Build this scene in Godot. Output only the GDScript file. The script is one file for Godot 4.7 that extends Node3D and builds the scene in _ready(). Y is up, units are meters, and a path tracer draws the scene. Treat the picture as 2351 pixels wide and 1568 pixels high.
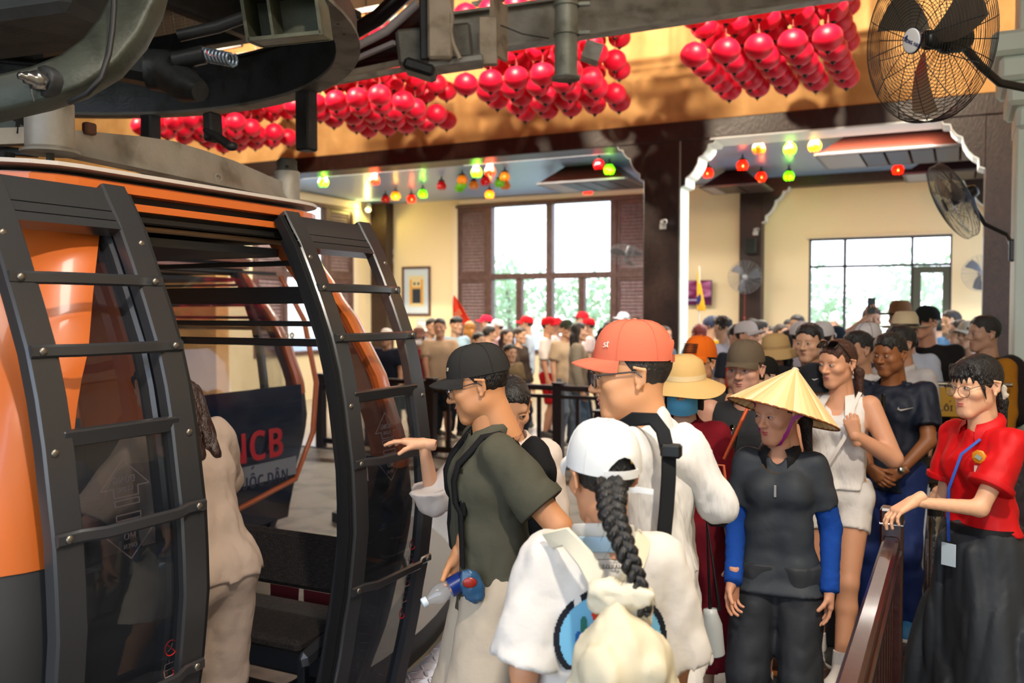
extends Node3D
# A cable car station: a cabin with open doors on the left, boarding guests on the right, red lanterns and machinery above.
# World: x to the right along the back wall, y up, -z towards the back wall; the camera stands at x = z = 0.

func _ready() -> void:
	var cam := Camera3D.new()
	cam.name = "camera"
	cam.position = Vector3(0, 1.78, 0)
	cam.rotation = Vector3(-0.03492, deg_to_rad(26.4), 0)
	cam.near = 0.05
	cam.far = 400.0
	var lens := CameraAttributesPhysical.new()
	lens.frustum_focal_length = 46.0
	lens.frustum_focus_distance = 2.95
	lens.exposure_aperture = 4.2
	lens.exposure_sensitivity = 100.0
	cam.attributes = lens
	add_child(cam)
	cam.fov = 41.654
	var sky_mat := ProceduralSkyMaterial.new()
	sky_mat.sky_top_color = Color(0.62, 0.76, 0.95)
	sky_mat.sky_horizon_color = Color(0.96, 0.98, 1.0)
	sky_mat.sky_curve = 0.25
	sky_mat.ground_bottom_color = Color(0.55, 0.57, 0.55)
	sky_mat.ground_horizon_color = Color(0.9, 0.93, 0.92)
	sky_mat.sun_angle_max = 1.0
	var sky := Sky.new()
	sky.sky_material = sky_mat
	var env := Environment.new()
	env.background_mode = Environment.BG_SKY
	env.sky = sky
	env.background_energy_multiplier = 4.6
	env.tonemap_mode = Environment.TONE_MAPPER_LINEAR
	env.tonemap_exposure = 1.0
	env.sdfgi_enabled = true
	env.ssao_enabled = true
	env.ssil_enabled = true
	var we := WorldEnvironment.new()
	we.name = "environment"
	we.environment = env
	add_child(we)
	lights()
	setting()
	back_hall()
	lanterns()
	machinery()
	cabins()
	railings()
	fans()
	people()


func lights() -> void:
	# added fill panels out of view under the hall roof and over the queue
	for a in [[Vector3(-3.2, 5.6, 1.2), 2.6, 0.7, 6.0, "added white fill panel under the hall roof, over the viewer"], [Vector3(0.0, 5.6, -2.3), 2.0, 0.7, 12.0, "added white fill panel under the hall roof, over the queue"]]:
		var at: Vector3 = a[0]
		var t := thing("ceiling_lamp", a[4], "lamp", at, 0.0, "added fill panels under the roof")
		part("housing", Geo.new().span(Vector3(-a[1] / 2 - 0.04, 0.0, -a[2] / 2 - 0.04), Vector3(a[1] / 2 + 0.04, 0.1, a[2] / 2 + 0.04), 0.01), mt("fill_lamp_housing", Color(0.6, 0.6, 0.6), {"rough": 0.5}), t)
		part("diffuser", Geo.new().span(Vector3(-a[1] / 2, -0.02, -a[2] / 2), Vector3(a[1] / 2, -0.002, a[2] / 2)), mt("fill_lamp_glow", Color(1, 1, 1), {"em": Color(1, 0.97, 0.92), "ee": 1.5}), t)
		area_lamp(at + Vector3(0, -0.04, 0), Vector3(-PI / 2, 0, 0), a[1], a[2], a[3], Color(1, 0.97, 0.93))
	# added fill strips hidden behind the front beam, which wash the waiting hall
	for q in [[-9.0, "left of the middle column, near the corner"], [-5.8, "left of the middle column, near it"], [-1.5, "right of the middle column"]]:
		var t := thing("ceiling_lamp", "added fill lamp strip behind the front beam, " + str(q[1]), "lamp", Vector3(q[0], 4.08, -12.32), 0.0, "added fill strips behind the beam")
		part("housing", Geo.new().span(Vector3(-1.25, -0.005, -0.14), Vector3(1.25, 0.02, 0.14), 0.004), mt("fill_lamp_housing", Color(0.6, 0.6, 0.6)), t)
		part("diffuser", Geo.new().span(Vector3(-1.22, -0.02, -0.12), Vector3(1.22, -0.006, 0.12)), mt("fill_lamp_glow", Color(1, 1, 1)), t)
		area_lamp(Vector3(q[0], 4.05, -12.32), Vector3(-PI / 2, 0, 0), 2.4, 0.24, 27.0, Color(1, 0.97, 0.92))
	# unseen flood lamp high on the right, placed to throw the conical hat's shade
	flood(Vector3(0.75, 4.6, -0.2), Vector3(-1.15, 1.2, -3.4), 17.0, 32.0, Color(1.0, 0.95, 0.88), "unseen flood lamp high on the right, throwing the conical hat shade")
	# unseen warm spots, placed to light the ochre wall behind the lanterns
	for q in [[-1.2, "right-hand end"], [-4.0, "part behind the grey pipe"], [-7.0, "part left of the grey pipe"], [-10.5, "left-hand end"]]:
		flood(Vector3(q[0], 5.9, -7.2), Vector3(q[0] - 0.5, 4.9, -11.6), 32.0, 55.0, Color(1.0, 0.92, 0.8), "unseen warm spotlight lighting the ochre wall's " + q[1])


func area_lamp(at: Vector3, turn: Vector3, w: float, h: float, e: float, c: Color) -> void:
	var l := AreaLight3D.new()
	l.name = numbered("area_light")
	l.position = at
	l.rotation = turn
	l.area_size = Vector2(w, h)
	l.light_energy = e
	l.light_color = c
	l.area_range = 40.0
	l.area_attenuation = 2.0
	l.shadow_enabled = true
	add_child(l)


func flood(at: Vector3, aim: Vector3, e: float, angle: float, c: Color, label: String) -> void:
	var t := thing("floodlight", label, "spotlight", at)
	t.look_at_from_position(at, aim)
	part("housing", Geo.new().lathe([Vector2(0.0, -0.16), Vector2(0.07, -0.15), Vector2(0.11, -0.02), Vector2(0.11, 0.0), Vector2(0.095, 0.0), Vector2(0.06, -0.11), Vector2(0.0, -0.12)], 20, Transform3D(Basis(Vector3.RIGHT, -PI / 2), Vector3.ZERO)), mt("flood_black", Color(0.06, 0.06, 0.06), {"rough": 0.4}), t)
	part("lens", Geo.new().lathe([Vector2(0.0, 0.004), Vector2(0.093, 0.002), Vector2(0.093, -0.004), Vector2(0.0, -0.006)], 20, Transform3D(Basis(Vector3.RIGHT, -PI / 2), Vector3.ZERO)), mt("flood_glow", Color(1, 1, 1), {"em": c, "ee": 3.0}), t)
	var l := SpotLight3D.new()
	l.name = numbered("spot")
	l.position = at + (aim - at).normalized() * 0.03
	l.light_energy = e
	l.light_color = c
	l.spot_angle = angle
	l.spot_angle_attenuation = 0.4
	l.spot_range = 40.0
	l.spot_attenuation = 2.0
	l.light_size = 0.09
	l.shadow_enabled = true
	add_child(l)
	l.look_at(aim)


# ---------------------------------------------------------------- helpers
class Geo:
	var v := PackedVector3Array()
	var n := PackedVector3Array()
	var uv := PackedVector2Array()
	var ix := PackedInt32Array()
	func tri(a: Vector3, b: Vector3, c: Vector3) -> void:   # a, b, c counter-clockwise seen from outside
		var nn := (b - a).cross(c - a)
		if nn.length_squared() < 1e-16:
			return
		nn = nn.normalized()
		var i := v.size()
		v.append(a); v.append(b); v.append(c)
		n.append(nn); n.append(nn); n.append(nn)
		uv.append(Vector2(0, 0)); uv.append(Vector2(1, 0)); uv.append(Vector2(1, 1))
		ix.append(i); ix.append(i + 2); ix.append(i + 1)
	func quad(a: Vector3, b: Vector3, c: Vector3, d: Vector3) -> void:
		var nn := (c - a).cross(d - b)
		if nn.length_squared() < 1e-16:
			return
		nn = nn.normalized()
		var i := v.size()
		v.append(a); v.append(b); v.append(c); v.append(d)
		for k in 4:
			n.append(nn)
		uv.append(Vector2(0, 1)); uv.append(Vector2(1, 1)); uv.append(Vector2(1, 0)); uv.append(Vector2(0, 0))
		ix.append_array(PackedInt32Array([i, i + 2, i + 1, i, i + 3, i + 2]))
	func box(c: Vector3, s: Vector3, b := Basis(), bev := 0.0) -> Geo:
		var h := s * 0.5
		bev = minf(bev, 0.49 * minf(s.x, minf(s.y, s.z)))
		var ax: Array[Vector3] = [b.x, b.y, b.z]
		var hh := [h.x, h.y, h.z]
		for a in 3:
			var u := (a + 1) % 3
			var w := (a + 2) % 3
			for sg in [-1.0, 1.0]:
				var m: Vector3 = c + ax[a] * (sg * hh[a])
				var du: Vector3 = ax[u] * (hh[u] - bev)
				var dw: Vector3 = ax[w] * (hh[w] - bev)
				if sg > 0:
					quad(m - du - dw, m + du - dw, m + du + dw, m - du + dw)
				else:
					quad(m - du - dw, m - du + dw, m + du + dw, m + du - dw)
		if bev > 0.0:
			for a in 3:
				var u := (a + 1) % 3
				var w := (a + 2) % 3
				for su in [-1.0, 1.0]:
					for sw in [-1.0, 1.0]:
						var e: Vector3 = ax[a] * (hh[a] - bev)
						var p1: Vector3 = c + ax[u] * (su * hh[u]) + ax[w] * (sw * (hh[w] - bev))
						var p2: Vector3 = c + ax[u] * (su * (hh[u] - bev)) + ax[w] * (sw * hh[w])
						if su * sw > 0:
							quad(p1 - e, p2 - e, p2 + e, p1 + e)
						else:
							quad(p1 - e, p1 + e, p2 + e, p2 - e)
			for sx in [-1.0, 1.0]:
				for sy in [-1.0, 1.0]:
					for sz in [-1.0, 1.0]:
						var px: Vector3 = c + b.x * (sx * h.x) + b.y * (sy * (h.y - bev)) + b.z * (sz * (h.z - bev))
						var py: Vector3 = c + b.x * (sx * (h.x - bev)) + b.y * (sy * h.y) + b.z * (sz * (h.z - bev))
						var pz: Vector3 = c + b.x * (sx * (h.x - bev)) + b.y * (sy * (h.y - bev)) + b.z * (sz * h.z)
						if sx * sy * sz > 0:
							tri(px, py, pz)
						else:
							tri(px, pz, py)
		return self
	func span(lo: Vector3, hi: Vector3, bev := 0.0) -> Geo:
		return box((lo + hi) * 0.5, (hi - lo).abs(), Basis(), bev)
	func bar(a: Vector3, b: Vector3, w: float, h: float, up := Vector3.UP, bev := 0.0) -> Geo:   # box beam from a to b, w wide, h along up
		var z := (b - a).normalized()
		var x := up.cross(z)
		if x.length() < 1e-4:
			x = Vector3.RIGHT.cross(z)
		x = x.normalized()
		return box((a + b) * 0.5, Vector3(w, h, a.distance_to(b)), Basis(x, z.cross(x), z), bev)
	# rows x cols points (smooth), rows run counter-clockwise seen from outside with columns upward
	func sheet(p: PackedVector3Array, cols: int, wrap := false, flip := false) -> Geo:
		var rows := p.size() / cols
		var i0 := v.size()
		var nn := PackedVector3Array()
		nn.resize(p.size())
		var last := cols if wrap else cols - 1
		var tri_ix := PackedInt32Array()
		for r in rows - 1:
			for c in last:
				var a := r * cols + c
				var b := r * cols + (c + 1) % cols
				var d := a + cols
				var e := b + cols
				var q := (p[e] - p[a]).cross(p[d] - p[b])
				if flip:
					q = -q
				nn[a] += q; nn[b] += q; nn[d] += q; nn[e] += q
				if flip:
					tri_ix.append_array(PackedInt32Array([i0 + a, i0 + b, i0 + e, i0 + a, i0 + e, i0 + d]))
				else:
					tri_ix.append_array(PackedInt32Array([i0 + a, i0 + e, i0 + b, i0 + a, i0 + d, i0 + e]))
		for k in p.size():
			v.append(p[k])
			n.append(nn[k].normalized())
			uv.append(Vector2(float(k % cols) / maxf(1, cols - 1), float(k / cols) / maxf(1, rows - 1)))
		ix.append_array(tri_ix)
		return self
	# closed plate: top sheet p (outside up), thickness along -normal direction t
	func plate(p: PackedVector3Array, cols: int, t: Vector3) -> Geo:
		var rows := p.size() / cols
		sheet(p, cols)
		var q := PackedVector3Array()
		for a in p:
			q.append(a + t)
		sheet(q, cols, false, true)
		for c in cols - 1:
			quad(q[c], q[c + 1], p[c + 1], p[c])
			var o := (rows - 1) * cols
			quad(p[o + c], p[o + c + 1], q[o + c + 1], q[o + c])
		for r in rows - 1:
			var a := r * cols
			var b := a + cols
			quad(p[a], p[b], q[b], q[a])
			a += cols - 1
			b += cols - 1
			quad(q[a], q[b], p[b], p[a])
		return self
	func lathe(prof: Array, seg: int, xf := Transform3D(), sharp := false) -> Geo:   # prof: Vector2(radius, y), bottom to top outside
		if sharp:
			for k in prof.size() - 1:
				lathe([prof[k], prof[k + 1]], seg, xf)
			return self
		var p := PackedVector3Array()
		for q in prof:
			for s in seg:
				var a := TAU * s / seg
				p.append(xf * Vector3(q.x * cos(a), q.y, -q.x * sin(a)))
		return sheet(p, seg, true)
	func tube(pts: Array, r, seg := 8, cap := true) -> Geo:
		var p := PackedVector3Array()
		var up := Vector3.UP
		var t0: Vector3 = (pts[1] - pts[0]).normalized()
		if absf(t0.dot(up)) > 0.9:
			up = Vector3.RIGHT
		var x := up.cross(t0).normalized()
		for k in pts.size():
			var t: Vector3
			if k == 0:
				t = t0
			elif k == pts.size() - 1:
				t = (pts[k] - pts[k - 1]).normalized()
			else:
				t = (pts[k + 1] - pts[k - 1]).normalized()
			x = (x - t * x.dot(t)).normalized()
			var y := t.cross(x)
			var rr: float = r[k] if r is Array else r
			for s in seg:
				var a := TAU * s / seg
				p.append(pts[k] + (x * cos(a) + y * sin(a)) * rr)
		sheet(p, seg, true)
		if cap:
			for s in range(1, seg - 1):
				tri(p[0], p[s + 1], p[s])
				var o := p.size() - seg
				tri(p[o], p[o + s], p[o + s + 1])
		return self
	# closed 2D section (counter-clockwise seen against the direction of travel) swept along pts; up = section's y
	func sweep(sec: PackedVector2Array, pts: Array, ups, close := false) -> Geo:
		var m := sec.size()
		var rings := []
		var cnt := pts.size()
		for k in cnt:
			var t: Vector3
			if close:
				t = (pts[(k + 1) % cnt] - pts[(k + cnt - 1) % cnt]).normalized()
			else:
				t = (pts[mini(k + 1, cnt - 1)] - pts[maxi(k - 1, 0)]).normalized()
			var up: Vector3 = ups[k] if ups is Array else ups
			var x := up.cross(t).normalized()
			var y := t.cross(x)
			var ring := PackedVector3Array()
			for s in sec:
				ring.append(pts[k] + x * s.x + y * s.y)
			rings.append(ring)
		for s in m:
			var p := PackedVector3Array()
			for k in (cnt + 1 if close else cnt):
				p.append(rings[k % cnt][s])
				p.append(rings[k % cnt][(s + 1) % m])
			sheet(p, 2)
		if not close:
			var tr := Geometry2D.triangulate_polygon(sec)
			var ra: PackedVector3Array = rings[0]
			var rb: PackedVector3Array = rings[cnt - 1]
			for k in range(0, tr.size(), 3):
				var a := tr[k]
				var b := tr[k + 1]
				var c := tr[k + 2]
				if (sec[b] - sec[a]).cross(sec[c] - sec[a]) < 0:
					var q := b
					b = c
					c = q
				tri(rb[a], rb[b], rb[c])
				tri(ra[a], ra[c], ra[b])
		return self
	func prism(poly: PackedVector2Array, depth: float, xf := Transform3D()) -> Geo:   # polygon in xy (counter-clockwise), from z = 0 to z = depth
		var pts := [xf * Vector3.ZERO, xf * Vector3(0, 0, depth)]
		var a: Vector3 = pts[0]
		var tr := Geometry2D.triangulate_polygon(poly)
		var p0 := PackedVector3Array()
		var p1 := PackedVector3Array()
		for s in poly:
			p0.append(xf * Vector3(s.x, s.y, 0))
			p1.append(xf * Vector3(s.x, s.y, depth))
		var m := poly.size()
		for s in m:
			quad(p0[s], p0[(s + 1) % m], p1[(s + 1) % m], p1[s])
		for k in range(0, tr.size(), 3):
			var i := tr[k]
			var j := tr[k + 1]
			var l := tr[k + 2]
			if (poly[j] - poly[i]).cross(poly[l] - poly[i]) < 0:
				var q := j
				j = l
				l = q
			tri(p1[i], p1[j], p1[l])
			tri(p0[i], p0[l], p0[j])
		return self
	func ball(c: Vector3, r: Vector3, seg := 12, rings := 8, b := Basis()) -> Geo:
		var p := PackedVector3Array()
		for i in rings + 1:
			var t := -PI / 2 + PI * i / rings
			for s in seg:
				var a := TAU * s / seg
				p.append(c + b * Vector3(r.x * cos(t) * cos(a), r.y * sin(t), -r.z * cos(t) * sin(a)))
		return sheet(p, seg, true)
	func add(g: Geo, xf := Transform3D()) -> Geo:
		var i0 := v.size()
		var flip := xf.basis.determinant() < 0
		v.append_array(xf * g.v)
		var b := xf.basis.orthonormalized()
		if flip:
			b = xf.basis
		for k in g.n:
			n.append((b * k).normalized())
		uv.append_array(g.uv)
		var m := g.ix.size()
		var o := ix.size()
		ix.resize(o + m)
		for k in range(0, m, 3):
			ix[o + k] = g.ix[k] + i0
			if flip:
				ix[o + k + 1] = g.ix[k + 2] + i0
				ix[o + k + 2] = g.ix[k + 1] + i0
			else:
				ix[o + k + 1] = g.ix[k + 1] + i0
				ix[o + k + 2] = g.ix[k + 2] + i0
		return self
	func commit() -> ArrayMesh:
		var m := ArrayMesh.new()
		if v.size() == 0:
			return m
		var a := []
		a.resize(Mesh.ARRAY_MAX)
		a[Mesh.ARRAY_VERTEX] = v
		a[Mesh.ARRAY_NORMAL] = n
		a[Mesh.ARRAY_TEX_UV] = uv
		a[Mesh.ARRAY_INDEX] = ix
		m.add_surface_from_arrays(Mesh.PRIMITIVE_TRIANGLES, a)
		return m


# a distance field on a grid, meshed as surface nets
class Sdf:
	var o: Vector3
	var h: float
	var nx: int
	var ny: int
	var nz: int
	var d := PackedFloat32Array()
	var pad := 0.0
	func _init(lo: Vector3, hi: Vector3, cell: float, padding := 0.0) -> void:
		h = cell
		pad = padding
		o = lo
		nx = int(ceil((hi.x - lo.x) / cell)) + 2
		ny = int(ceil((hi.y - lo.y) / cell)) + 2
		nz = int(ceil((hi.z - lo.z) / cell)) + 2
		d.resize(nx * ny * nz)
		d.fill(9.0)
	func cap(a: Vector3, b: Vector3, ra: float, rb: float, k := 0.02, cutb := false, sub := false) -> Sdf:
		var m := maxf(ra, rb) + k + 2.5 * h + pad
		var lo := (a.min(b) - Vector3(m, m, m) - o) / h
		var hi := (a.max(b) + Vector3(m, m, m) - o) / h
		var x0 := maxi(0, int(lo.x)); var x1 := mini(nx - 1, int(hi.x) + 1)
		var y0 := maxi(0, int(lo.y)); var y1 := mini(ny - 1, int(hi.y) + 1)
		var z0 := maxi(0, int(lo.z)); var z1 := mini(nz - 1, int(hi.z) + 1)
		var ab := b - a
		var l2 := maxf(ab.length_squared(), 1e-9)
		var abn := ab / sqrt(l2)
		var abl := ab / l2
		var dr := rb - ra
		var ik := 0.25 / maxf(k, 1e-5)
		for z in range(z0, z1 + 1):
			for y in range(y0, y1 + 1):
				var i := (z * ny + y) * nx + x0
				var p := Vector3(o.x + x0 * h, o.y + y * h, o.z + z * h) - a
				for x in range(x0, x1 + 1):
					var t := clampf(p.dot(abl), 0.0, 1.0)
					var e := (p - ab * t).length() - ra - dr * t
					if cutb:
						e = maxf(e, (p - ab).dot(abn))
					var f := d[i]
					if sub:
						e = -e
						var q := k - absf(f - e)
						f = maxf(f, e)
						if q > 0.0:
							f += q * q * ik
						d[i] = f
					else:
						var q := k - absf(f - e)
						f = minf(f, e)
						if q > 0.0:
							f -= q * q * ik
						d[i] = f
					i += 1
					p.x += h
		return self
	func ell(c: Vector3, r: Vector3, k := 0.02, bs := Basis(), sub := false) -> Sdf:
		var m := maxf(r.x, maxf(r.y, r.z)) + k + 2.5 * h + pad
		var ext := Vector3(m, m, m)
		if bs == Basis():
			ext = r + Vector3.ONE * (k + 2.5 * h + pad)
		var lo := (c - ext - o) / h
		var hi := (c + ext - o) / h
		var x0 := maxi(0, int(lo.x)); var x1 := mini(nx - 1, int(hi.x) + 1)
		var y0 := maxi(0, int(lo.y)); var y1 := mini(ny - 1, int(hi.y) + 1)
		var z0 := maxi(0, int(lo.z)); var z1 := mini(nz - 1, int(hi.z) + 1)
		var ir := Vector3(1.0 / r.x, 1.0 / r.y, 1.0 / r.z)
		var inv := bs.transposed()
		var ik := 0.25 / maxf(k, 1e-5)
		for z in range(z0, z1 + 1):
			for y in range(y0, y1 + 1):
				var i := (z * ny + y) * nx + x0
				var p := inv * (Vector3(o.x + x0 * h, o.y + y * h, o.z + z * h) - c)
				var step := inv * Vector3(h, 0, 0)
				for x in range(x0, x1 + 1):
					var q0 := p * ir
					var k0 := q0.length()
					var e := k0 * (k0 - 1.0) / maxf((q0 * ir).length(), 1e-6)
					var f := d[i]
					if sub:
						e = -e
						var q := k - absf(f - e)
						f = maxf(f, e)
						if q > 0.0:
							f += q * q * ik
						d[i] = f
					else:
						var q := k - absf(f - e)
						f = minf(f, e)
						if q > 0.0:
							f -= q * q * ik
						d[i] = f
					i += 1
					p += step
		return self
	func clip(nn: Vector3, off: float) -> Sdf:   # keeps nn.p < off
		var i := 0
		for z in nz:
			for y in ny:
				var e := nn.x * o.x + nn.y * (o.y + y * h) + nn.z * (o.z + z * h) - off
				var s := nn.x * h
				for x in nx:
					if e > d[i]:
						d[i] = e
					i += 1
					e += s
		return self
	func mesh(amp := 0.0, noise: FastNoiseLite = null, squash := Vector3.ONE) -> Geo:
		var band := 2.5 * h
		if amp > 0.0:
			var i := 0
			band += 2.0 * amp
			for z in nz:
				for y in ny:
					for x in nx:
						if absf(d[i]) < band:
							d[i] += amp * noise.get_noise_3dv(Vector3(o.x + x * h, o.y + y * h, o.z + z * h) * squash)
						i += 1
			band = 2.5 * h
		var band2 := 2.5 * h + amp
		var g := Geo.new()
		var at := PackedInt32Array()
		at.resize(d.size())
		at.fill(-1)
		var sy := nx
		var sz := nx * ny
		var cells := PackedInt32Array()
		for z in nz - 1:
			for y in ny - 1:
				var i := (z * ny + y) * nx
				for x in nx - 1:
					var d0 := d[i]
					if d0 < band2 and d0 > -band2:
						var d1 := d[i + 1]; var d2 := d[i + sy]; var d3 := d[i + sy + 1]
						var d4 := d[i + sz]; var d5 := d[i + sz + 1]; var d6 := d[i + sz + sy]; var d7 := d[i + sz + sy + 1]
						var neg := int(d0 < 0) + int(d1 < 0) + int(d2 < 0) + int(d3 < 0) + int(d4 < 0) + int(d5 < 0) + int(d6 < 0) + int(d7 < 0)
						if neg > 0 and neg < 8:
							var s := Vector3.ZERO
							var c := 0.0
							if (d0 < 0) != (d1 < 0): s += Vector3(d0 / (d0 - d1), 0, 0); c += 1
							if (d2 < 0) != (d3 < 0): s += Vector3(d2 / (d2 - d3), 1, 0); c += 1
							if (d4 < 0) != (d5 < 0): s += Vector3(d4 / (d4 - d5), 0, 1); c += 1
							if (d6 < 0) != (d7 < 0): s += Vector3(d6 / (d6 - d7), 1, 1); c += 1
							if (d0 < 0) != (d2 < 0): s += Vector3(0, d0 / (d0 - d2), 0); c += 1
							if (d1 < 0) != (d3 < 0): s += Vector3(1, d1 / (d1 - d3), 0); c += 1
							if (d4 < 0) != (d6 < 0): s += Vector3(0, d4 / (d4 - d6), 1); c += 1
							if (d5 < 0) != (d7 < 0): s += Vector3(1, d5 / (d5 - d7), 1); c += 1
							if (d0 < 0) != (d4 < 0): s += Vector3(0, 0, d0 / (d0 - d4)); c += 1
							if (d1 < 0) != (d5 < 0): s += Vector3(1, 0, d1 / (d1 - d5)); c += 1
							if (d2 < 0) != (d6 < 0): s += Vector3(0, 1, d2 / (d2 - d6)); c += 1
							if (d3 < 0) != (d7 < 0): s += Vector3(1, 1, d3 / (d3 - d7)); c += 1
							at[i] = g.v.size()
							g.v.append(o + (Vector3(x, y, z) + s / c) * h)
							cells.append(i)
					i += 1
		var cnt := g.v.size()
		var nn := PackedVector3Array()
		nn.resize(cnt)
		for i in cells:
			var a := at[i]
			var neg := d[i] < 0
			for ax in 3:
				var st := 1 if ax == 0 else (sy if ax == 1 else sz)
				if (d[i + st] < 0) == neg:
					continue
				var u := sy if ax == 0 else (sz if ax == 1 else 1)
				var w := sz if ax == 0 else (1 if ax == 1 else sy)
				if i - u - w < 0:
					continue
				var b := at[i - u]; var c := at[i - u - w]; var e := at[i - w]
				if b < 0 or c < 0 or e < 0:
					continue
				var q := (g.v[c] - g.v[a]).cross(g.v[e] - g.v[b])
				if not neg:
					q = -q
				nn[a] += q; nn[b] += q; nn[c] += q; nn[e] += q
				if neg:
					g.ix.append_array(PackedInt32Array([a, c, b, a, e, c]))
				else:
					g.ix.append_array(PackedInt32Array([a, b, c, a, c, e]))
		for k in cnt:
			nn[k] = nn[k].normalized()
		g.n = nn
		g.uv.resize(cnt)
		return g


var names := {}
func numbered(called: String) -> String:
	var k: int = names.get(called, 0)
	names[called] = k + 1
	return called if k == 0 else "%s_%03d" % [called, k]


func tag(o: Node3D, label: String, category: String, group := "") -> Node3D:
	o.set_meta("label", label)
	o.set_meta("category", category)
	if group:
		o.set_meta("group", group)
	return o


func thing(called: String, label: String, category: String, at := Vector3.ZERO, turn := 0.0, group := "") -> Node3D:
	var o := Node3D.new()
	o.name = numbered(called)
	add_child(o)
	o.position = at
	o.rotation.y = turn
	return tag(o, label, category, group)


func part(called: String, g, m: Material, to: Node) -> MeshInstance3D:
	var o := MeshInstance3D.new()
	o.mesh = g.commit() if g is Geo else g
	o.material_override = m
	o.name = numbered(called) if to == self else called
	to.add_child(o, true)
	return o


func solo(called: String, g, m: Material, label: String, category: String, group := "") -> MeshInstance3D:
	var o := part(called, g, m, self)
	tag(o, label, category, group)
	return o


func struct(called: String, g, m: Material, to: Node = self) -> MeshInstance3D:
	var o := part(called, g, m, to)
	if to == self:
		o.set_meta("kind", "structure")
	return o


var tex := {}
func noise_tex(key: String, freq: float, kind := FastNoiseLite.TYPE_SIMPLEX_SMOOTH, octs := 4, bump := 4.0, normal := true, ramp: Gradient = null, size := 512) -> NoiseTexture2D:
	if not tex.has(key):
		var f := FastNoiseLite.new()
		f.seed = key.hash() % 1000
		f.noise_type = kind
		f.frequency = freq
		f.fractal_octaves = octs
		var t := NoiseTexture2D.new()
		t.width = size
		t.height = size
		t.seamless = true
		t.as_normal_map = normal
		t.bump_strength = bump
		if ramp:
			t.color_ramp = ramp
		t.noise = f
		tex[key] = t
	return tex[key]


func grad(stops: Array) -> Gradient:
	var g := Gradient.new()
	var offs := PackedFloat32Array()
	var cols := PackedColorArray()
	for s in stops:
		offs.append(s[0])
		cols.append(s[1])
	g.offsets = offs
	g.colors = cols
	return g


var mats := {}
# one cached material per key; opt: rough, metal, spec, n (normal texture), ns (strength), s (triplanar scale), t (albedo texture), coat, rim, back, em, ee
func mt(key: String, col := Color.WHITE, opt := {}) -> StandardMaterial3D:
	if mats.has(key):
		return mats[key]
	var m := StandardMaterial3D.new()
	m.resource_name = key
	m.albedo_color = col
	m.roughness = opt.get("rough", 0.6)
	m.metallic = opt.get("metal", 0.0)
	m.metallic_specular = opt.get("spec", 0.5)
	if opt.has("t"):
		m.albedo_texture = opt.t
	if opt.has("n"):
		m.normal_enabled = true
		m.normal_texture = opt.n
		m.normal_scale = opt.get("ns", 0.5)
	if opt.has("rt"):
		m.roughness_texture = opt.rt
	if opt.has("s"):
		m.uv1_triplanar = true
		m.uv1_scale = (opt.s as Vector3) if opt.s is Vector3 else Vector3.ONE * float(opt.s)
		m.uv1_world_triplanar = opt.get("world", false)
	if opt.has("coat"):
		m.clearcoat_enabled = true
		m.clearcoat = opt.coat
		m.clearcoat_roughness = 0.08
	if opt.has("rim"):
		m.rim_enabled = true
		m.rim = opt.rim
		m.rim_tint = 0.5
	if opt.has("back"):
		m.backlight_enabled = true
		m.backlight = opt.back
	if opt.has("em"):
		m.emission_enabled = true
		m.emission = opt.em
		m.emission_energy_multiplier = opt.get("ee", 1.0)
	if opt.has("sss"):
		m.subsurf_scatter_enabled = true
		m.subsurf_scatter_strength = opt.sss
	if col.a < 1.0:
		m.transparency = BaseMaterial3D.TRANSPARENCY_ALPHA
	mats[key] = m
	return m


func hexc(s: String) -> Color:
	return Color.html(s)


func cloth(hex: String, kind := "knit") -> StandardMaterial3D:
	var o := {"rough": 0.9, "spec": 0.3, "n": noise_tex("cloth_fold", 0.012, FastNoiseLite.TYPE_SIMPLEX_SMOOTH, 5, 10.0), "ns": 0.7, "s": 2.2}
	if kind == "smooth":
		o.rough = 0.6
		o.spec = 0.4
		o.ns = 0.4
	elif kind == "crinkle":
		o.n = noise_tex("crinkle", 0.03, FastNoiseLite.TYPE_SIMPLEX_SMOOTH, 2, 5.0)
		o.s = Vector3(5.0, 0.9, 5.0)
		o.ns = 0.55
	elif kind == "weave":
		o.n = noise_tex("weave", 0.12, FastNoiseLite.TYPE_CELLULAR, 1, 6.0)
		o.s = 9.0
		o.ns = 0.22
	return mt("cloth_" + kind + hex, hexc(hex), o)


func skin(hex: String) -> StandardMaterial3D:
	return mt("skin" + hex, hexc(hex), {"rough": 0.5, "spec": 0.45, "sss": 0.12, "n": noise_tex("skin_grain", 0.08, FastNoiseLite.TYPE_SIMPLEX_SMOOTH, 3, 2.0), "ns": 0.25, "s": 8.0})


func hairm(hex: String) -> StandardMaterial3D:
	return mt("hair" + hex, hexc(hex), {"rough": 0.45, "spec": 0.5, "n": noise_tex("strands", 0.06, FastNoiseLite.TYPE_SIMPLEX_SMOOTH, 2, 14.0), "ns": 0.8, "s": Vector3(14, 1.5, 14)})


func stain_tex() -> NoiseTexture2D:
	return noise_tex("stain", 0.006, FastNoiseLite.TYPE_SIMPLEX_SMOOTH, 5, 1.0, false, grad([[0.0, Color(0.62, 0.6, 0.56)], [0.45, Color(0.92, 0.92, 0.9)], [1.0, Color(1, 1, 1)]]))


func steel(key: String, hex: String, rough := 0.5, metal := 0.6, ns := 0.25) -> StandardMaterial3D:
	return mt(key, hexc(hex), {"rough": rough, "metal": metal, "n": noise_tex("metal_grain", 0.05, FastNoiseLite.TYPE_SIMPLEX_SMOOTH, 5, 3.0), "ns": ns, "s": 1.5,
		"t": stain_tex()})


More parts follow.
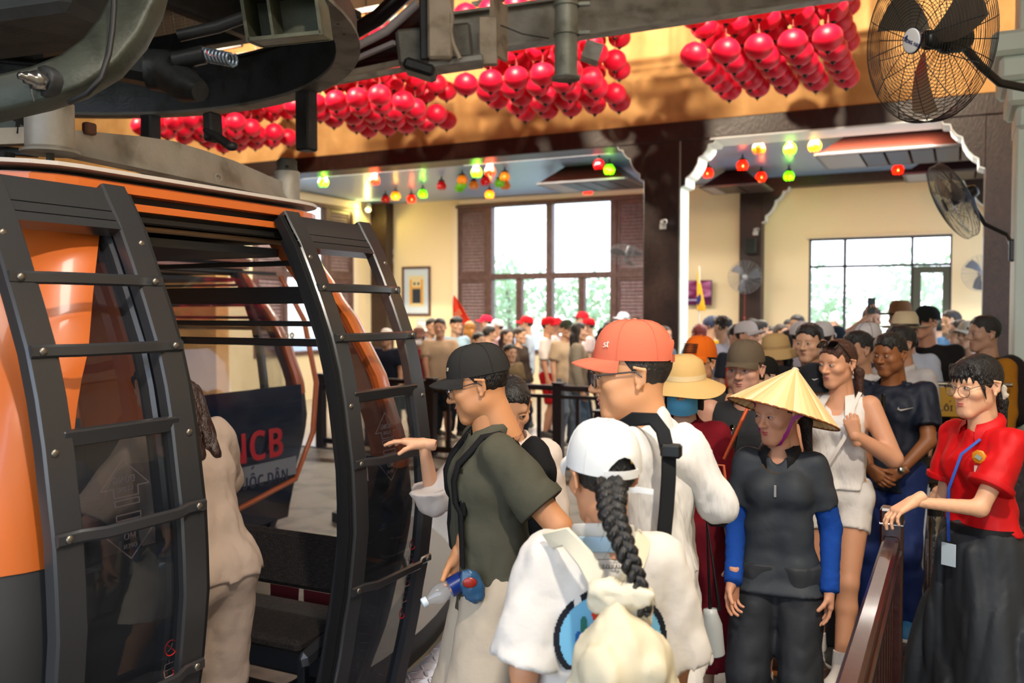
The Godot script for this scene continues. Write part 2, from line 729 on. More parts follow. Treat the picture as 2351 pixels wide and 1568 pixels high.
func text_mesh(s: String, size: float, depth: float, font := "Droid Sans", bold := false) -> TextMesh:
	var f := SystemFont.new()
	f.font_names = PackedStringArray([font])
	f.font_weight = 700 if bold else 400
	var t := TextMesh.new()
	t.text = s
	t.font = f
	t.font_size = 64
	t.pixel_size = size / 64.0
	t.depth = depth
	t.curve_step = 1.0
	return t


func letter(called: String, s: String, size: float, xf: Transform3D, m: Material, to: Node, bold := false, font := "Droid Sans") -> MeshInstance3D:
	var o := part(called, text_mesh(s, size, 0.002, font, bold), m, to)
	o.transform = xf
	return o


# ---------------------------------------------------------------- the setting
func setting() -> void:
	var ochre := mt("ochre_plaster", Color(0.86, 0.67, 0.43), {"rough": 0.8, "s": 0.6, "t": noise_tex("plaster_tone", 0.005, FastNoiseLite.TYPE_SIMPLEX_SMOOTH, 4, 1, false, grad([[0.0, Color(0.86, 0.82, 0.76)], [1.0, Color(1, 1, 1)]])), "n": noise_tex("plaster", 0.03, FastNoiseLite.TYPE_SIMPLEX_SMOOTH, 4, 3.0), "ns": 0.2})
	var yellow := mt("yellow_plaster", Color(0.96, 0.88, 0.71), {"rough": 0.7, "s": 0.6, "n": noise_tex("plaster", 0.03), "ns": 0.15})
	var cream := mt("cream_trim", Color(0.95, 0.88, 0.76), {"rough": 0.6})
	var brown := wood("brown_cladding", Color(0.20, 0.115, 0.085))
	var pale := mt("pale_green_paint", Color(0.78, 0.83, 0.79), {"rough": 0.55, "s": 1.0, "n": noise_tex("plaster", 0.03), "ns": 0.15})
	# floors
	var conc := mt("concrete_floor", Color(0.55, 0.52, 0.47), {"rough": 0.55, "s": 0.7, "world": true, "t": stain_tex(), "n": noise_tex("plaster", 0.03), "ns": 0.2})
	struct("floor", Geo.new().span(Vector3(-19.5, -0.3, -16.8), Vector3(1.6, 0.0, 6.0)), conc)
	var tile := mt("hall_tile", Color(0.6, 0.56, 0.53), {"rough": 0.18, "s": 1.0, "world": true, "n": noise_tex("plaster", 0.03), "ns": 0.05})
	var ti := Geo.new()
	var tf := struct("floor", Geo.new().span(Vector3(-11.4, 0.0, -16.45), Vector3(0.9, 0.006, -9.2)), mt("tile_joint", Color(0.2, 0.18, 0.16), {"rough": 0.8}))
	ti.span(Vector3(-0.395, 0, -0.395), Vector3(0.395, 0.004, 0.395), 0.002)
	var tm := ti.commit()
	for i in 15:
		for k in 9:
			part("tile", tm, tile, tf).position = Vector3(-11.0 + 0.8 * i, 0.006, -16.05 + 0.8 * k)
	# chequer plate where the guests queue: sheets with a raised pattern
	var chk := chequer()
	var chm := StandardMaterial3D.new()
	chm.resource_name = "chequer_plate"
	chm.albedo_color = Color(0.30, 0.19, 0.15)
	chm.roughness = 0.34
	chm.metallic = 0.55
	chm.uv1_triplanar = true
	chm.uv1_world_triplanar = true
	chm.uv1_scale = Vector3.ONE * 6.0
	chm.heightmap_enabled = false
	chm.normal_enabled = true
	chm.normal_texture = chk
	chm.normal_scale = 1.6
	var pf := struct("floor", Geo.new().span(Vector3(-1.62, 0.0, -9.0), Vector3(1.3, 0.003, -4.47)), mt("plate_gap", Color(0.03, 0.03, 0.03), {"rough": 0.8}))
	for i in 3:
		for k in 4:
			part("floor_plate", Geo.new().span(Vector3(-1.61 + 0.97 * i, 0.003, -8.99 + 1.13 * k), Vector3(-0.64 + 0.97 * i, 0.01, -7.87 + 1.13 * k), 0.002), chm, pf)
	struct("trim", Geo.new().span(Vector3(-2.2, 0.0, -4.47), Vector3(-0.30, 0.012, -4.41), 0.003), mt("yellow_edge", Color(0.85, 0.52, 0.12), {"rough": 0.5}))
	struct("floor", Geo.new().span(Vector3(-2.05, 0.0, -4.41), Vector3(-0.30, 0.006, -2.0)), mt("dark_mat", Color(0.14, 0.16, 0.2), {"rough": 0.6, "s": 3.0, "n": noise_tex("cloth_fold", 0.012), "ns": 0.3}))
	struct("floor", Geo.new().span(Vector3(-0.30, 0.0, -4.41), Vector3(0.9, 0.006, -2.0)), mt("slate_mat", Color(0.16, 0.17, 0.18), {"rough": 0.5, "s": 3.0, "n": noise_tex("plaster", 0.03), "ns": 0.3}))
	# the curved edge of the moving platform, with its ribbed steel landing
	var arc := []
	var arc2 := []
	for k in 25:
		var a := lerpf(-0.35, 1.25, k / 24.0)
		arc.append(Vector3(-5.6 + 3.05 * cos(a), 0.03, -3.3 - 3.05 * sin(a)))
		arc2.append(Vector3(-5.6 + 3.75 * cos(a), 0.012, -3.3 - 3.75 * sin(a)))
	struct("trim", Geo.new().sweep(PackedVector2Array([Vector2(-0.16, -0.03), Vector2(0.16, -0.03), Vector2(0.16, 0.05), Vector2(-0.16, 0.11)]), arc, Vector3.UP), mt("black_kerb", Color(0.17, 0.175, 0.18), {"rough": 0.5}))
	struct("floor", Geo.new().sweep(PackedVector2Array([Vector2(-0.5, -0.012), Vector2(0.5, -0.012), Vector2(0.5, 0.006), Vector2(-0.5, 0.006)]), arc2, Vector3.UP), mt("ribbed_steel", Color(0.52, 0.55, 0.62), {"rough": 0.3, "metal": 0.6, "s": 8.0, "world": true, "n": chk, "ns": 1.0}))
	var arc3 := []
	for k in 25:
		var a := lerpf(-0.2, 1.25, k / 24.0)
		arc3.append(Vector3(-5.6 + 4.34 * cos(a), 0.012, -3.3 - 4.34 * sin(a)))
	struct("trim", Geo.new().sweep(PackedVector2Array([Vector2(-0.1, -0.012), Vector2(0.1, -0.012), Vector2(0.1, 0.02), Vector2(-0.1, 0.02)]), arc3, Vector3.UP), steel("grey_rim", "8a8d94", 0.4, 0.3))
	# walls of the tall hall
	struct("wall_upper", Geo.new().span(Vector3(-19.5, 4.1, -11.94), Vector3(1.5, 6.4, -11.64)), ochre)
	struct("wall_left", Geo.new().span(Vector3(-19.8, 0.0, -12.0), Vector3(-19.5, 6.4, 6.0)), ochre)
	struct("wall_left", Geo.new().span(Vector3(-19.5, 0.0, -11.94), Vector3(-11.5, 4.1, -11.64)), ochre)
	struct("wall_front", Geo.new().span(Vector3(-19.5, 0.0, 3.1), Vector3(-5.6, 6.4, 3.4)).span(Vector3(-5.6, 4.3, 3.1), Vector3(1.6, 6.4, 3.4)), ochre)  # unseen front wall and fascia, added to cut the skylight on the cabin
	# unseen openings in the right wall, placed to light queue and waiting hall
	var rw := Geo.new()
	for s in [[-16.8, -16.2, 0.0, 6.4], [-16.2, -12.3, 0.0, 0.5], [-16.2, -12.3, 3.8, 6.4], [-12.3, -11.3, 0.0, 6.4], [-11.3, -8.1, 0.0, 0.5], [-11.3, -8.1, 3.9, 6.4], [-8.1, 2.0, 0.0, 6.4]]:
		rw.span(Vector3(1.3, s[2], s[0]), Vector3(1.6, s[3], s[1]))
	struct("wall_right", rw, yellow)
	struct("ceiling", Geo.new().span(Vector3(-19.8, 6.4, -12.0), Vector3(1.6, 6.6, 3.4)), mt("roof_boards", Color(0.32, 0.3, 0.28), {"rough": 0.8}))
	struct("beam", Geo.new().span(Vector3(-19.5, 4.0, -12.1), Vector3(1.3, 4.25, -11.6), 0.01), brown)
	# columns
	var c1 := struct("column", Geo.new().span(Vector3(-3.80, 0.0, -12.04), Vector3(-3.31, 4.0, -11.62), 0.008), brown)
	part("side_panel", Geo.new().span(Vector3(-3.31, 0.0, -12.02), Vector3(-3.292, 4.0, -11.63), 0.003), pale, c1)
	struct("column", Geo.new().span(Vector3(0.25, 0.0, -12.04), Vector3(0.75, 4.0, -11.62), 0.008), brown)
	var c3 := struct("column", Geo.new().span(Vector3(0.355, 0.0, -7.9), Vector3(1.3, 4.2, -7.3), 0.01), pale)
	part("base", Geo.new().span(Vector3(0.325, 0.0, -7.93), Vector3(1.3, 0.13, -7.27), 0.01), mt("dark_base", Color(0.12, 0.11, 0.1), {"rough": 0.5}), c3)
	for k in 4:
		part("capital", Geo.new().span(Vector3(0.345 - 0.055 * k, 3.05 + 0.17 * k, -7.92 - 0.03 * k), Vector3(1.3, 3.22 + 0.17 * k, -7.27 + 0.03 * k), 0.03), pale, c3)
	struct("column", Geo.new().span(Vector3(-11.5, 0.0, -16.5), Vector3(-11.08, 4.1, -16.22), 0.008), brown)
	struct("column", Geo.new().span(Vector3(-3.52, 0.0, -16.5), Vector3(-3.13, 4.1, -16.24), 0.008), brown)
	struct("beam", Geo.new().span(Vector3(-3.13, 3.93, -16.5), Vector3(1.3, 4.1, -16.2), 0.008), brown)
	# low ceiling of the waiting hall
	struct("ceiling", Geo.new().span(Vector3(-11.8, 4.1, -16.8), Vector3(1.3, 4.2, -12.1)), mt("blue_ceiling", Color(0.53, 0.65, 0.80), {"rough": 0.32, "spec": 0.6, "s": Vector3(0.4, 1, 3), "world": true, "n": noise_tex("plaster", 0.03), "ns": 0.12}))
	struct("roof", Geo.new().span(Vector3(-11.8, 4.2, -16.8), Vector3(1.6, 4.35, -11.9)), mt("roof_boards", Color(0.3, 0.3, 0.3)))
	# scroll brackets where beams meet columns
	bracket(Vector3(-3.80, 4.0, -12.04), -1.0, 0.5, 0.42, brown)
	bracket(Vector3(-3.29, 4.0, -12.04), 1.0, 0.62, 0.42, brown)
	bracket(Vector3(0.25, 4.0, -12.04), -1.0, 0.62, 0.42, brown)
	bracket(Vector3(-3.13, 3.93, -16.45), 1.0, 0.62, 0.22, brown)
	bracket(Vector3(0.42, 3.93, -16.45), -1.0, 0.62, 0.22, brown)
	# white lining under the front beam
	struct("trim", Geo.new().span(Vector3(-2.9, 3.975, -12.13), Vector3(-0.2, 4.0, -11.58), 0.004), mt("white_lining", Color(0.86, 0.88, 0.88), {"rough": 0.5}))
	struct("trim", Geo.new().span(Vector3(-9.4, 4.0, -16.48), Vector3(-3.52, 4.09, -16.42), 0.01), cream)
	# back wall with its window and glazed door
	var bw := Geo.new()
	for s in [[-11.8, -9.5, 0.0, 4.1], [-9.5, -5.2, 0.0, 0.9], [-9.5, -5.2, 3.98, 4.1], [-5.2, -2.36, 0.0, 4.1], [-2.36, -0.1, 3.03, 4.1], [-0.1, 1.3, 0.0, 4.1]]:
		bw.span(Vector3(s[0], s[2], -16.8), Vector3(s[1], s[3], -16.5))
	struct("wall_back", bw, yellow)
	var lw := Geo.new()
	for s in [[-16.8, -15.55, 0.0, 4.1], [-15.55, -12.55, 0.0, 0.9], [-15.55, -12.55, 3.92, 4.1], [-12.55, -11.94, 0.0, 4.1]]:
		lw.span(Vector3(-11.8, s[2], s[0]), Vector3(-11.5, s[3], s[1]))
	struct("wall_left", lw, yellow)
	struct("trim", Geo.new().span(Vector3(-11.5, 3.92, -15.7), Vector3(-11.42, 4.07, -12.4), 0.012), cream)
	struct("trim", Geo.new().span(Vector3(-11.5, 0.8, -15.72), Vector3(-11.44, 3.92, -15.55), 0.012), cream)
	struct("trim", Geo.new().span(Vector3(-9.58, 0.85, -16.5), Vector3(-9.44, 4.0, -16.44), 0.012), cream)
	window_frames(brown)
	outside()


func wood(key: String, c: Color) -> StandardMaterial3D:
	return mt(key, c, {"rough": 0.42, "s": Vector3(1.2, 0.5, 1.2), "world": true, "t": noise_tex("wood_tone", 0.02, FastNoiseLite.TYPE_SIMPLEX_SMOOTH, 5, 1, false, grad([[0.0, Color(0.7, 0.66, 0.62)], [1.0, Color(1, 1, 1)]])), "n": noise_tex("metal_grain", 0.05), "ns": 0.15})


func chequer() -> ImageTexture:
	var im := Image.create(128, 128, false, Image.FORMAT_RGBA8)
	im.fill(Color(0, 0, 0))
	for y in 128:
		for x in 128:
			var best := 0.0
			for q in [[32, 32, 1], [96, 96, 1], [96, 32, -1], [32, 96, -1], [160, 32, 1], [-32, 96, 1]]:
				var dx := float(x - q[0])
				var dy := float(y - q[1])
				var u: float = (dx + dy * q[2]) * 0.7071
				var w: float = (dx - dy * q[2]) * 0.7071
				best = maxf(best, clampf((1.0 - Vector2(u / 34.0, w / 9.0).length()) * 2.5, 0.0, 1.0))
			im.set_pixel(x, y, Color(best, best, best))
	im.bump_map_to_normal_map(5.0)
	return ImageTexture.create_from_image(im)


func bracket(at: Vector3, sg: float, w: float, deep: float, m: Material) -> void:
	var pr := [[0.0, 0.0], [1.0, 0.0], [0.93, -0.14], [0.78, -0.16], [0.74, -0.30], [0.62, -0.44], [0.50, -0.50], [0.47, -0.66], [0.36, -0.86], [0.25, -0.98], [0.14, -1.05], [0.13, -1.25], [0.0, -1.3]]
	var poly := PackedVector2Array()
	for q in pr:
		poly.append(Vector2(sg * q[0] * w * 0.75, q[1] * w * 0.75))
	if sg > 0:
		poly.reverse()
	var b := struct("beam", Geo.new().prism(poly, deep, Transform3D(Basis(), at)), m)
	var line := Geo.new()
	for k in range(1, pr.size() - 1):
		var a := Vector3(sg * pr[k][0] * w * 0.75, pr[k][1] * w * 0.75, deep * 0.5)
		var c := Vector3(sg * pr[k + 1][0] * w * 0.75, pr[k + 1][1] * w * 0.75, deep * 0.5)
		line.bar(at + a, at + c, deep + 0.008, 0.012, Vector3(sg, -1, 0).normalized())
	part("lining", line, mt("white_lining", Color(0.86, 0.88, 0.88), {"rough": 0.5}), b)


func pane_mat() -> StandardMaterial3D:
	return mt("window_glass", Color(0.9, 0.95, 0.95, 0.08), {"rough": 0.03})


func shutter(xf: Transform3D, w: float, y0: float, y1: float, to: Node, m: Material, light: Material) -> void:
	var f := Geo.new()
	f.span(Vector3(0, y0, 0), Vector3(0.07, y1, 0.05), 0.006)
	f.span(Vector3(w - 0.07, y0, 0), Vector3(w, y1, 0.05), 0.006)
	f.span(Vector3(0.07, y0, 0), Vector3(w - 0.07, y0 + 0.07, 0.05), 0.006)
	f.span(Vector3(0.07, y1 - 0.07, 0), Vector3(w - 0.07, y1, 0.05), 0.006)
	f.span(Vector3(0.06, y0 + 0.06, 0.0), Vector3(w - 0.06, y1 - 0.06, 0.008))
	var sh := part("shutter", f, m, to)
	sh.transform = xf
	var g := Geo.new().box(Vector3.ZERO, Vector3(w - 0.14, 0.075, 0.012), Basis(Vector3.RIGHT, -0.6), 0.003).commit()
	var nn := int((y1 - y0 - 0.14) / 0.066)
	for k in nn:
		part("slat", g, light, sh).position = Vector3(w / 2, y0 + 0.07 + (k + 0.5) * (y1 - y0 - 0.14) / nn, 0.026)


func window_frames(brown: Material) -> void:
	var fr := wood("window_brown", Color(0.45, 0.34, 0.32))
	var sl := wood("slat_brown", Color(0.66, 0.57, 0.59))
	# back wall: shutters beside two upper panes over four lower ones
	var g := Geo.new()
	g.span(Vector3(-9.5, 3.90, -16.62), Vector3(-5.2, 3.98, -16.44), 0.01)
	g.span(Vector3(-9.5, 0.9, -16.62), Vector3(-5.2, 0.98, -16.44), 0.01)
	g.span(Vector3(-9.46, 2.41, -16.62), Vector3(-5.23, 2.53, -16.46), 0.01)
	for x in [[-9.5, -9.43], [-8.75, -8.64], [-7.41, -7.28], [-6.05, -5.92], [-5.27, -5.2]]:
		g.span(Vector3(x[0], 0.98, -16.62), Vector3(x[1], 3.90, -16.45), 0.008)
	for x in [[-8.09, -7.96], [-6.72, -6.59]]:
		g.span(Vector3(x[0], 0.98, -16.6), Vector3(x[1], 2.41, -16.47), 0.008)
	var w := struct("window_1", g, fr)
	for p in [[-8.64, -7.41, 2.53, 3.9], [-7.28, -6.05, 2.53, 3.9], [-8.64, -8.09, 0.98, 2.41], [-7.96, -7.41, 0.98, 2.41], [-7.28, -6.72, 0.98, 2.41], [-6.59, -6.05, 0.98, 2.41]]:
		part("pane", Geo.new().span(Vector3(p[0], p[2], -16.56), Vector3(p[1], p[3], -16.55)), pane_mat(), w)
	for x in [-9.43, -5.92]:
		shutter(Transform3D(Basis(), Vector3(x, 0, -16.53)), 0.67, 0.98, 2.42, w, fr, sl)
		shutter(Transform3D(Basis(), Vector3(x, 0, -16.53)), 0.67, 2.52, 3.9, w, fr, sl)
	# left wall
	g = Geo.new()
	g.span(Vector3(-11.62, 3.84, -15.55), Vector3(-11.45, 3.92, -12.55), 0.01)
	g.span(Vector3(-11.62, 0.9, -15.55), Vector3(-11.45, 0.98, -12.55), 0.01)
	g.span(Vector3(-11.62, 2.41, -15.5), Vector3(-11.46, 2.53, -12.6), 0.01)
	for z in [[-15.55, -15.48], [-14.75, -14.64], [-13.46, -13.36], [-12.62, -12.55]]:
		g.span(Vector3(-11.62, 0.98, z[0]), Vector3(-11.45, 3.84, z[1]), 0.008)
	w = struct("window_2", g, fr)
	for p in [[2.53, 3.84], [0.98, 2.41]]:
		part("pane", Geo.new().span(Vector3(-11.56, p[0], -14.64), Vector3(-11.55, p[1], -13.46)), pane_mat(), w)
	for z in [-14.75, -12.62]:
		shutter(Transform3D(Basis(Vector3.UP, PI / 2), Vector3(-11.53, 0, z)), 0.73, 0.98, 2.42, w, fr, sl)
		shutter(Transform3D(Basis(Vector3.UP, PI / 2), Vector3(-11.53, 0, z)), 0.73, 2.52, 3.84, w, fr, sl)
	# glazed front with its door
	var gr := mt("grey_green_frame", Color(0.30, 0.31, 0.25), {"rough": 0.45})
	var vio := mt("dark_frame", Color(0.2, 0.17, 0.18), {"rough": 0.45})
	g = Geo.new()
	g.span(Vector3(-2.36, 2.995, -16.62), Vector3(-0.1, 3.03, -16.47), 0.006)
	g.span(Vector3(-2.36, 2.52, -16.6), Vector3(-0.1, 2.56, -16.5), 0.006)
	for x in [[-2.36, -2.325], [-1.79, -1.745], [-0.72, -0.68], [-0.13, -0.1]]:
		g.span(Vector3(x[0], 0.0 if x[0] > -2.4 else 0.0, -16.6), Vector3(x[1], 2.995, -16.5), 0.006)
	w = struct("window_3", g, vio)
	for p in [[-2.325, -1.79, 2.56, 2.995], [-1.745, -0.72, 2.56, 2.995], [-0.68, -0.13, 2.56, 2.995], [-2.325, -1.79, 0.03, 2.52], [-1.745, -0.72, 0.03, 2.52]]:
		part("pane", Geo.new().span(Vector3(p[0], p[2], -16.56), Vector3(p[1], p[3], -16.55)), pane_mat(), w)
	struct("trim", Geo.new().span(Vector3(-2.4, 3.03, -16.5), Vector3(-0.06, 3.06, -16.44), 0.006), mt("cream_trim", Color.WHITE))
	g = Geo.new()
	g.span(Vector3(-0.68, 0.02, -16.59), Vector3(-0.56, 2.51, -16.49), 0.006)
	g.span(Vector3(-0.235, 0.02, -16.59), Vector3(-0.13, 2.51, -16.49), 0.006)
	g.span(Vector3(-0.56, 2.40, -16.59), Vector3(-0.235, 2.51, -16.49), 0.006)
	g.span(Vector3(-0.56, 0.02, -16.59), Vector3(-0.235, 0.2, -16.49), 0.006)
	var d := struct("door_1", g, gr)
	part("pane", Geo.new().span(Vector3(-0.56, 0.2, -16.545), Vector3(-0.235, 2.40, -16.535)), pane_mat(), d)
	part("door_handle", Geo.new().tube([Vector3(-0.61, 1.0, -16.47), Vector3(-0.61, 1.0, -16.44), Vector3(-0.52, 1.0, -16.44)], 0.009), steel("chrome", "c8c8c8", 0.2, 1.0), d)


func outside() -> void:
	struct("ground", Geo.new().span(Vector3(-40, -0.4, -60), Vector3(25, -0.1, -16.8)), mt("paving", Color(0.72, 0.7, 0.66), {"rough": 0.8}))
	struct("ground", Geo.new().span(Vector3(-60, -3.2, 6.0), Vector3(40, -3.0, 60)), mt("grass_ground", Color(0.3, 0.36, 0.2), {"rough": 0.9}))
	var rng := RandomNumberGenerator.new()
	rng.seed = 5
	var leaf := Geo.new()
	leaf.quad(Vector3(-0.05, 0, 0), Vector3(0, -0.04, 0.02), Vector3(0.09, 0, 0), Vector3(0, 0.04, 0.02))
	leaf.quad(Vector3(0, 0.04, 0.02), Vector3(0.09, 0, 0), Vector3(0, -0.04, 0.02), Vector3(-0.05, 0, 0))
	var lm := leaf.commit()
	var green := mt("leaf_green", Color(0.80, 0.88, 0.70), {"rough": 0.5, "back": Color(0.8, 0.85, 0.7)})
	for q in [[-11.5, -23.0, 3.2, "pale leafy tree beyond the left part of the shuttered window"], [-9.6, -24.0, 2.9, "pale leafy tree seen through the right panes of the shuttered window"], [-13.5, -26.0, 3.5, "pale tall tree outside, farthest from the glazed door"], [-3.4, -23.5, 2.9, "pale leafy tree beyond the left panes of the glazed front"], [-1.0, -25.5, 3.3, "pale leafy tree beyond the glazed door"]]:
		var t := thing("tree", q[3], "tree", Vector3(q[0], -0.1, q[1]))
		part("trunk", Geo.new().tube([Vector3(0, 0, 0), Vector3(0.05, q[2] * 0.4, 0), Vector3(-0.05, q[2] * 0.8, 0.1)], [0.12, 0.09, 0.03]), mt("bark", Color(0.4, 0.33, 0.27), {"rough": 0.9}), t)
		var mm := MultiMesh.new()
		mm.transform_format = MultiMesh.TRANSFORM_3D
		mm.mesh = lm
		mm.instance_count = 650
		for k in 650:
			var dir := Vector3(rng.randfn(), rng.randfn(), rng.randfn()).normalized() * pow(rng.randf(), 0.4)
			var lump := 1.0 + 0.25 * sin(dir.x * 9.0) * cos(dir.z * 8.0)
			mm.set_instance_transform(k, Transform3D(Basis.from_euler(Vector3(rng.randf() * TAU, rng.randf() * TAU, rng.randf() * TAU)).scaled(Vector3.ONE * rng.randf_range(1.0, 2.2)), Vector3(0, q[2] * 0.68, 0) + dir * Vector3(1.25, q[2] * 0.36, 1.2) * lump))
		var mi := MultiMeshInstance3D.new()
		mi.multimesh = mm
		mi.material_override = green
		mi.name = "crown"
		mi.set_meta("kind", "stuff")
		t.add_child(mi)


# ---------------------------------------------------------------- cable cars
const HALF_X := [[0.0, 0.79], [0.15, 0.83], [0.5, 0.91], [0.77, 0.96], [0.95, 0.98], [1.15, 0.975], [1.47, 0.935], [1.69, 0.88], [1.9, 0.79], [2.0, 0.745], [2.15, 0.66], [2.3, 0.55]]
const HALF_Z := [[0.0, 0.86], [0.5, 1.0], [0.9, 1.065], [1.2, 1.03], [1.5, 0.94], [1.73, 0.84], [1.9, 0.76], [2.0, 0.71], [2.15, 0.62], [2.3, 0.5]]


func lut(t: Array, y: float) -> float:
	for k in range(1, t.size()):
		if y <= t[k][0]:
			return lerpf(t[k - 1][1], t[k][1], smoothstep(0.0, 1.0, (y - t[k - 1][0]) / (t[k][0] - t[k - 1][0])) * 0.35 + 0.65 * (y - t[k - 1][0]) / (t[k][0] - t[k - 1][0]))
	return t[t.size() - 1][1]


# quarter of the shell: from the door side (x = a, z = b - zs) round the corner to the end (x = a - xs)
func shell_patch(y0: float, y1: float, zs: float, xs: float, sx: float, sz: float, inset := 0.0, thick := 0.03) -> Geo:
	var rows := 12
	var cols := 12
	var po := PackedVector3Array()
	var pi := PackedVector3Array()
	for r in rows + 1:
		var y := lerpf(y0, y1, float(r) / rows)
		var a := lut(HALF_X, y) - inset
		var b := lut(HALF_Z, y) - inset
		var rad := minf(0.24, minf(b, a) * 0.6)
		for c in cols + 1:
			var f := float(c) / cols
			var p: Vector2
			if f < 0.2:
				p = Vector2(a, lerpf(b - maxf(zs, rad), b - rad, f / 0.2))
			elif f > 0.8:
				p = Vector2(lerpf(a - rad, a - maxf(xs, rad), (f - 0.8) / 0.2), b)
			else:
				var t := (f - 0.2) / 0.6 * PI / 2
				p = Vector2(a - rad + rad * cos(t), b - rad + rad * sin(t))
			po.append(Vector3(p.x * sx, y, p.y * sz))
			var q := p - Vector2(cos(PI / 2 * f), sin(PI / 2 * f)) * thick
			pi.append(Vector3(q.x * sx, y, q.y * sz))
	var g := Geo.new()
	var fl := sx * sz > 0
	g.sheet(po, cols + 1, false, fl)
	g.sheet(pi, cols + 1, false, not fl)
	for r in rows:
		for e in [0, cols]:
			var k: int = r * (cols + 1) + e
			var k2: int = k + cols + 1
			if (e == 0) != fl:
				g.quad(pi[k], po[k], po[k2], pi[k2])
			else:
				g.quad(po[k], pi[k], pi[k2], po[k2])
	for c in cols:
		var o := rows * (cols + 1)
		if fl:
			g.quad(po[o + c + 1], po[o + c], pi[o + c], pi[o + c + 1])
			g.quad(po[c], po[c + 1], pi[c + 1], pi[c])
		else:
			g.quad(po[o + c], po[o + c + 1], pi[o + c + 1], pi[o + c])
			g.quad(po[c + 1], po[c], pi[c], pi[c + 1])
	return g


func round_rect(a: float, b: float, rad: float) -> PackedVector2Array:
	var p := PackedVector2Array()
	for q in 4:
		for k in 6:
			var t := PI / 2 * (q + k / 5.0)
			var c := Vector2(a - rad, b - rad) * Vector2(1 if q == 0 or q == 3 else -1, 1 if q < 2 else -1)
			p.append(c + Vector2(cos(t), sin(t)) * rad)
	return p


func slab(a: float, b: float, y0: float, y1: float, rad := 0.2, g: Geo = null) -> Geo:
	if g == null:
		g = Geo.new()
	return g.prism(round_rect(a, b, rad), y1 - y0, Transform3D(Basis(Vector3.RIGHT, -PI / 2), Vector3(0, y0, 0)))


func door_x(y: float) -> float:
	return lut(HALF_X, y) + 0.07


func door_path(y0: float, y1: float, z: float, off := 0.0, n := 18) -> Array:
	var p := []
	for k in n + 1:
		var y := lerpf(y0, y1, float(k) / n)
		p.append(Vector3(door_x(y) + off, y, z))
	return p


func rect(w: float, h: float, c := 0.0) -> PackedVector2Array:
	w *= 0.5
	h *= 0.5
	if c <= 0.0:
		return PackedVector2Array([Vector2(-w, -h), Vector2(w, -h), Vector2(w, h), Vector2(-w, h)])
	return PackedVector2Array([Vector2(-w + c, -h), Vector2(w - c, -h), Vector2(w, -h + c), Vector2(w, h - c), Vector2(w - c, h), Vector2(-w + c, h), Vector2(-w, h - c), Vector2(-w, -h + c)])


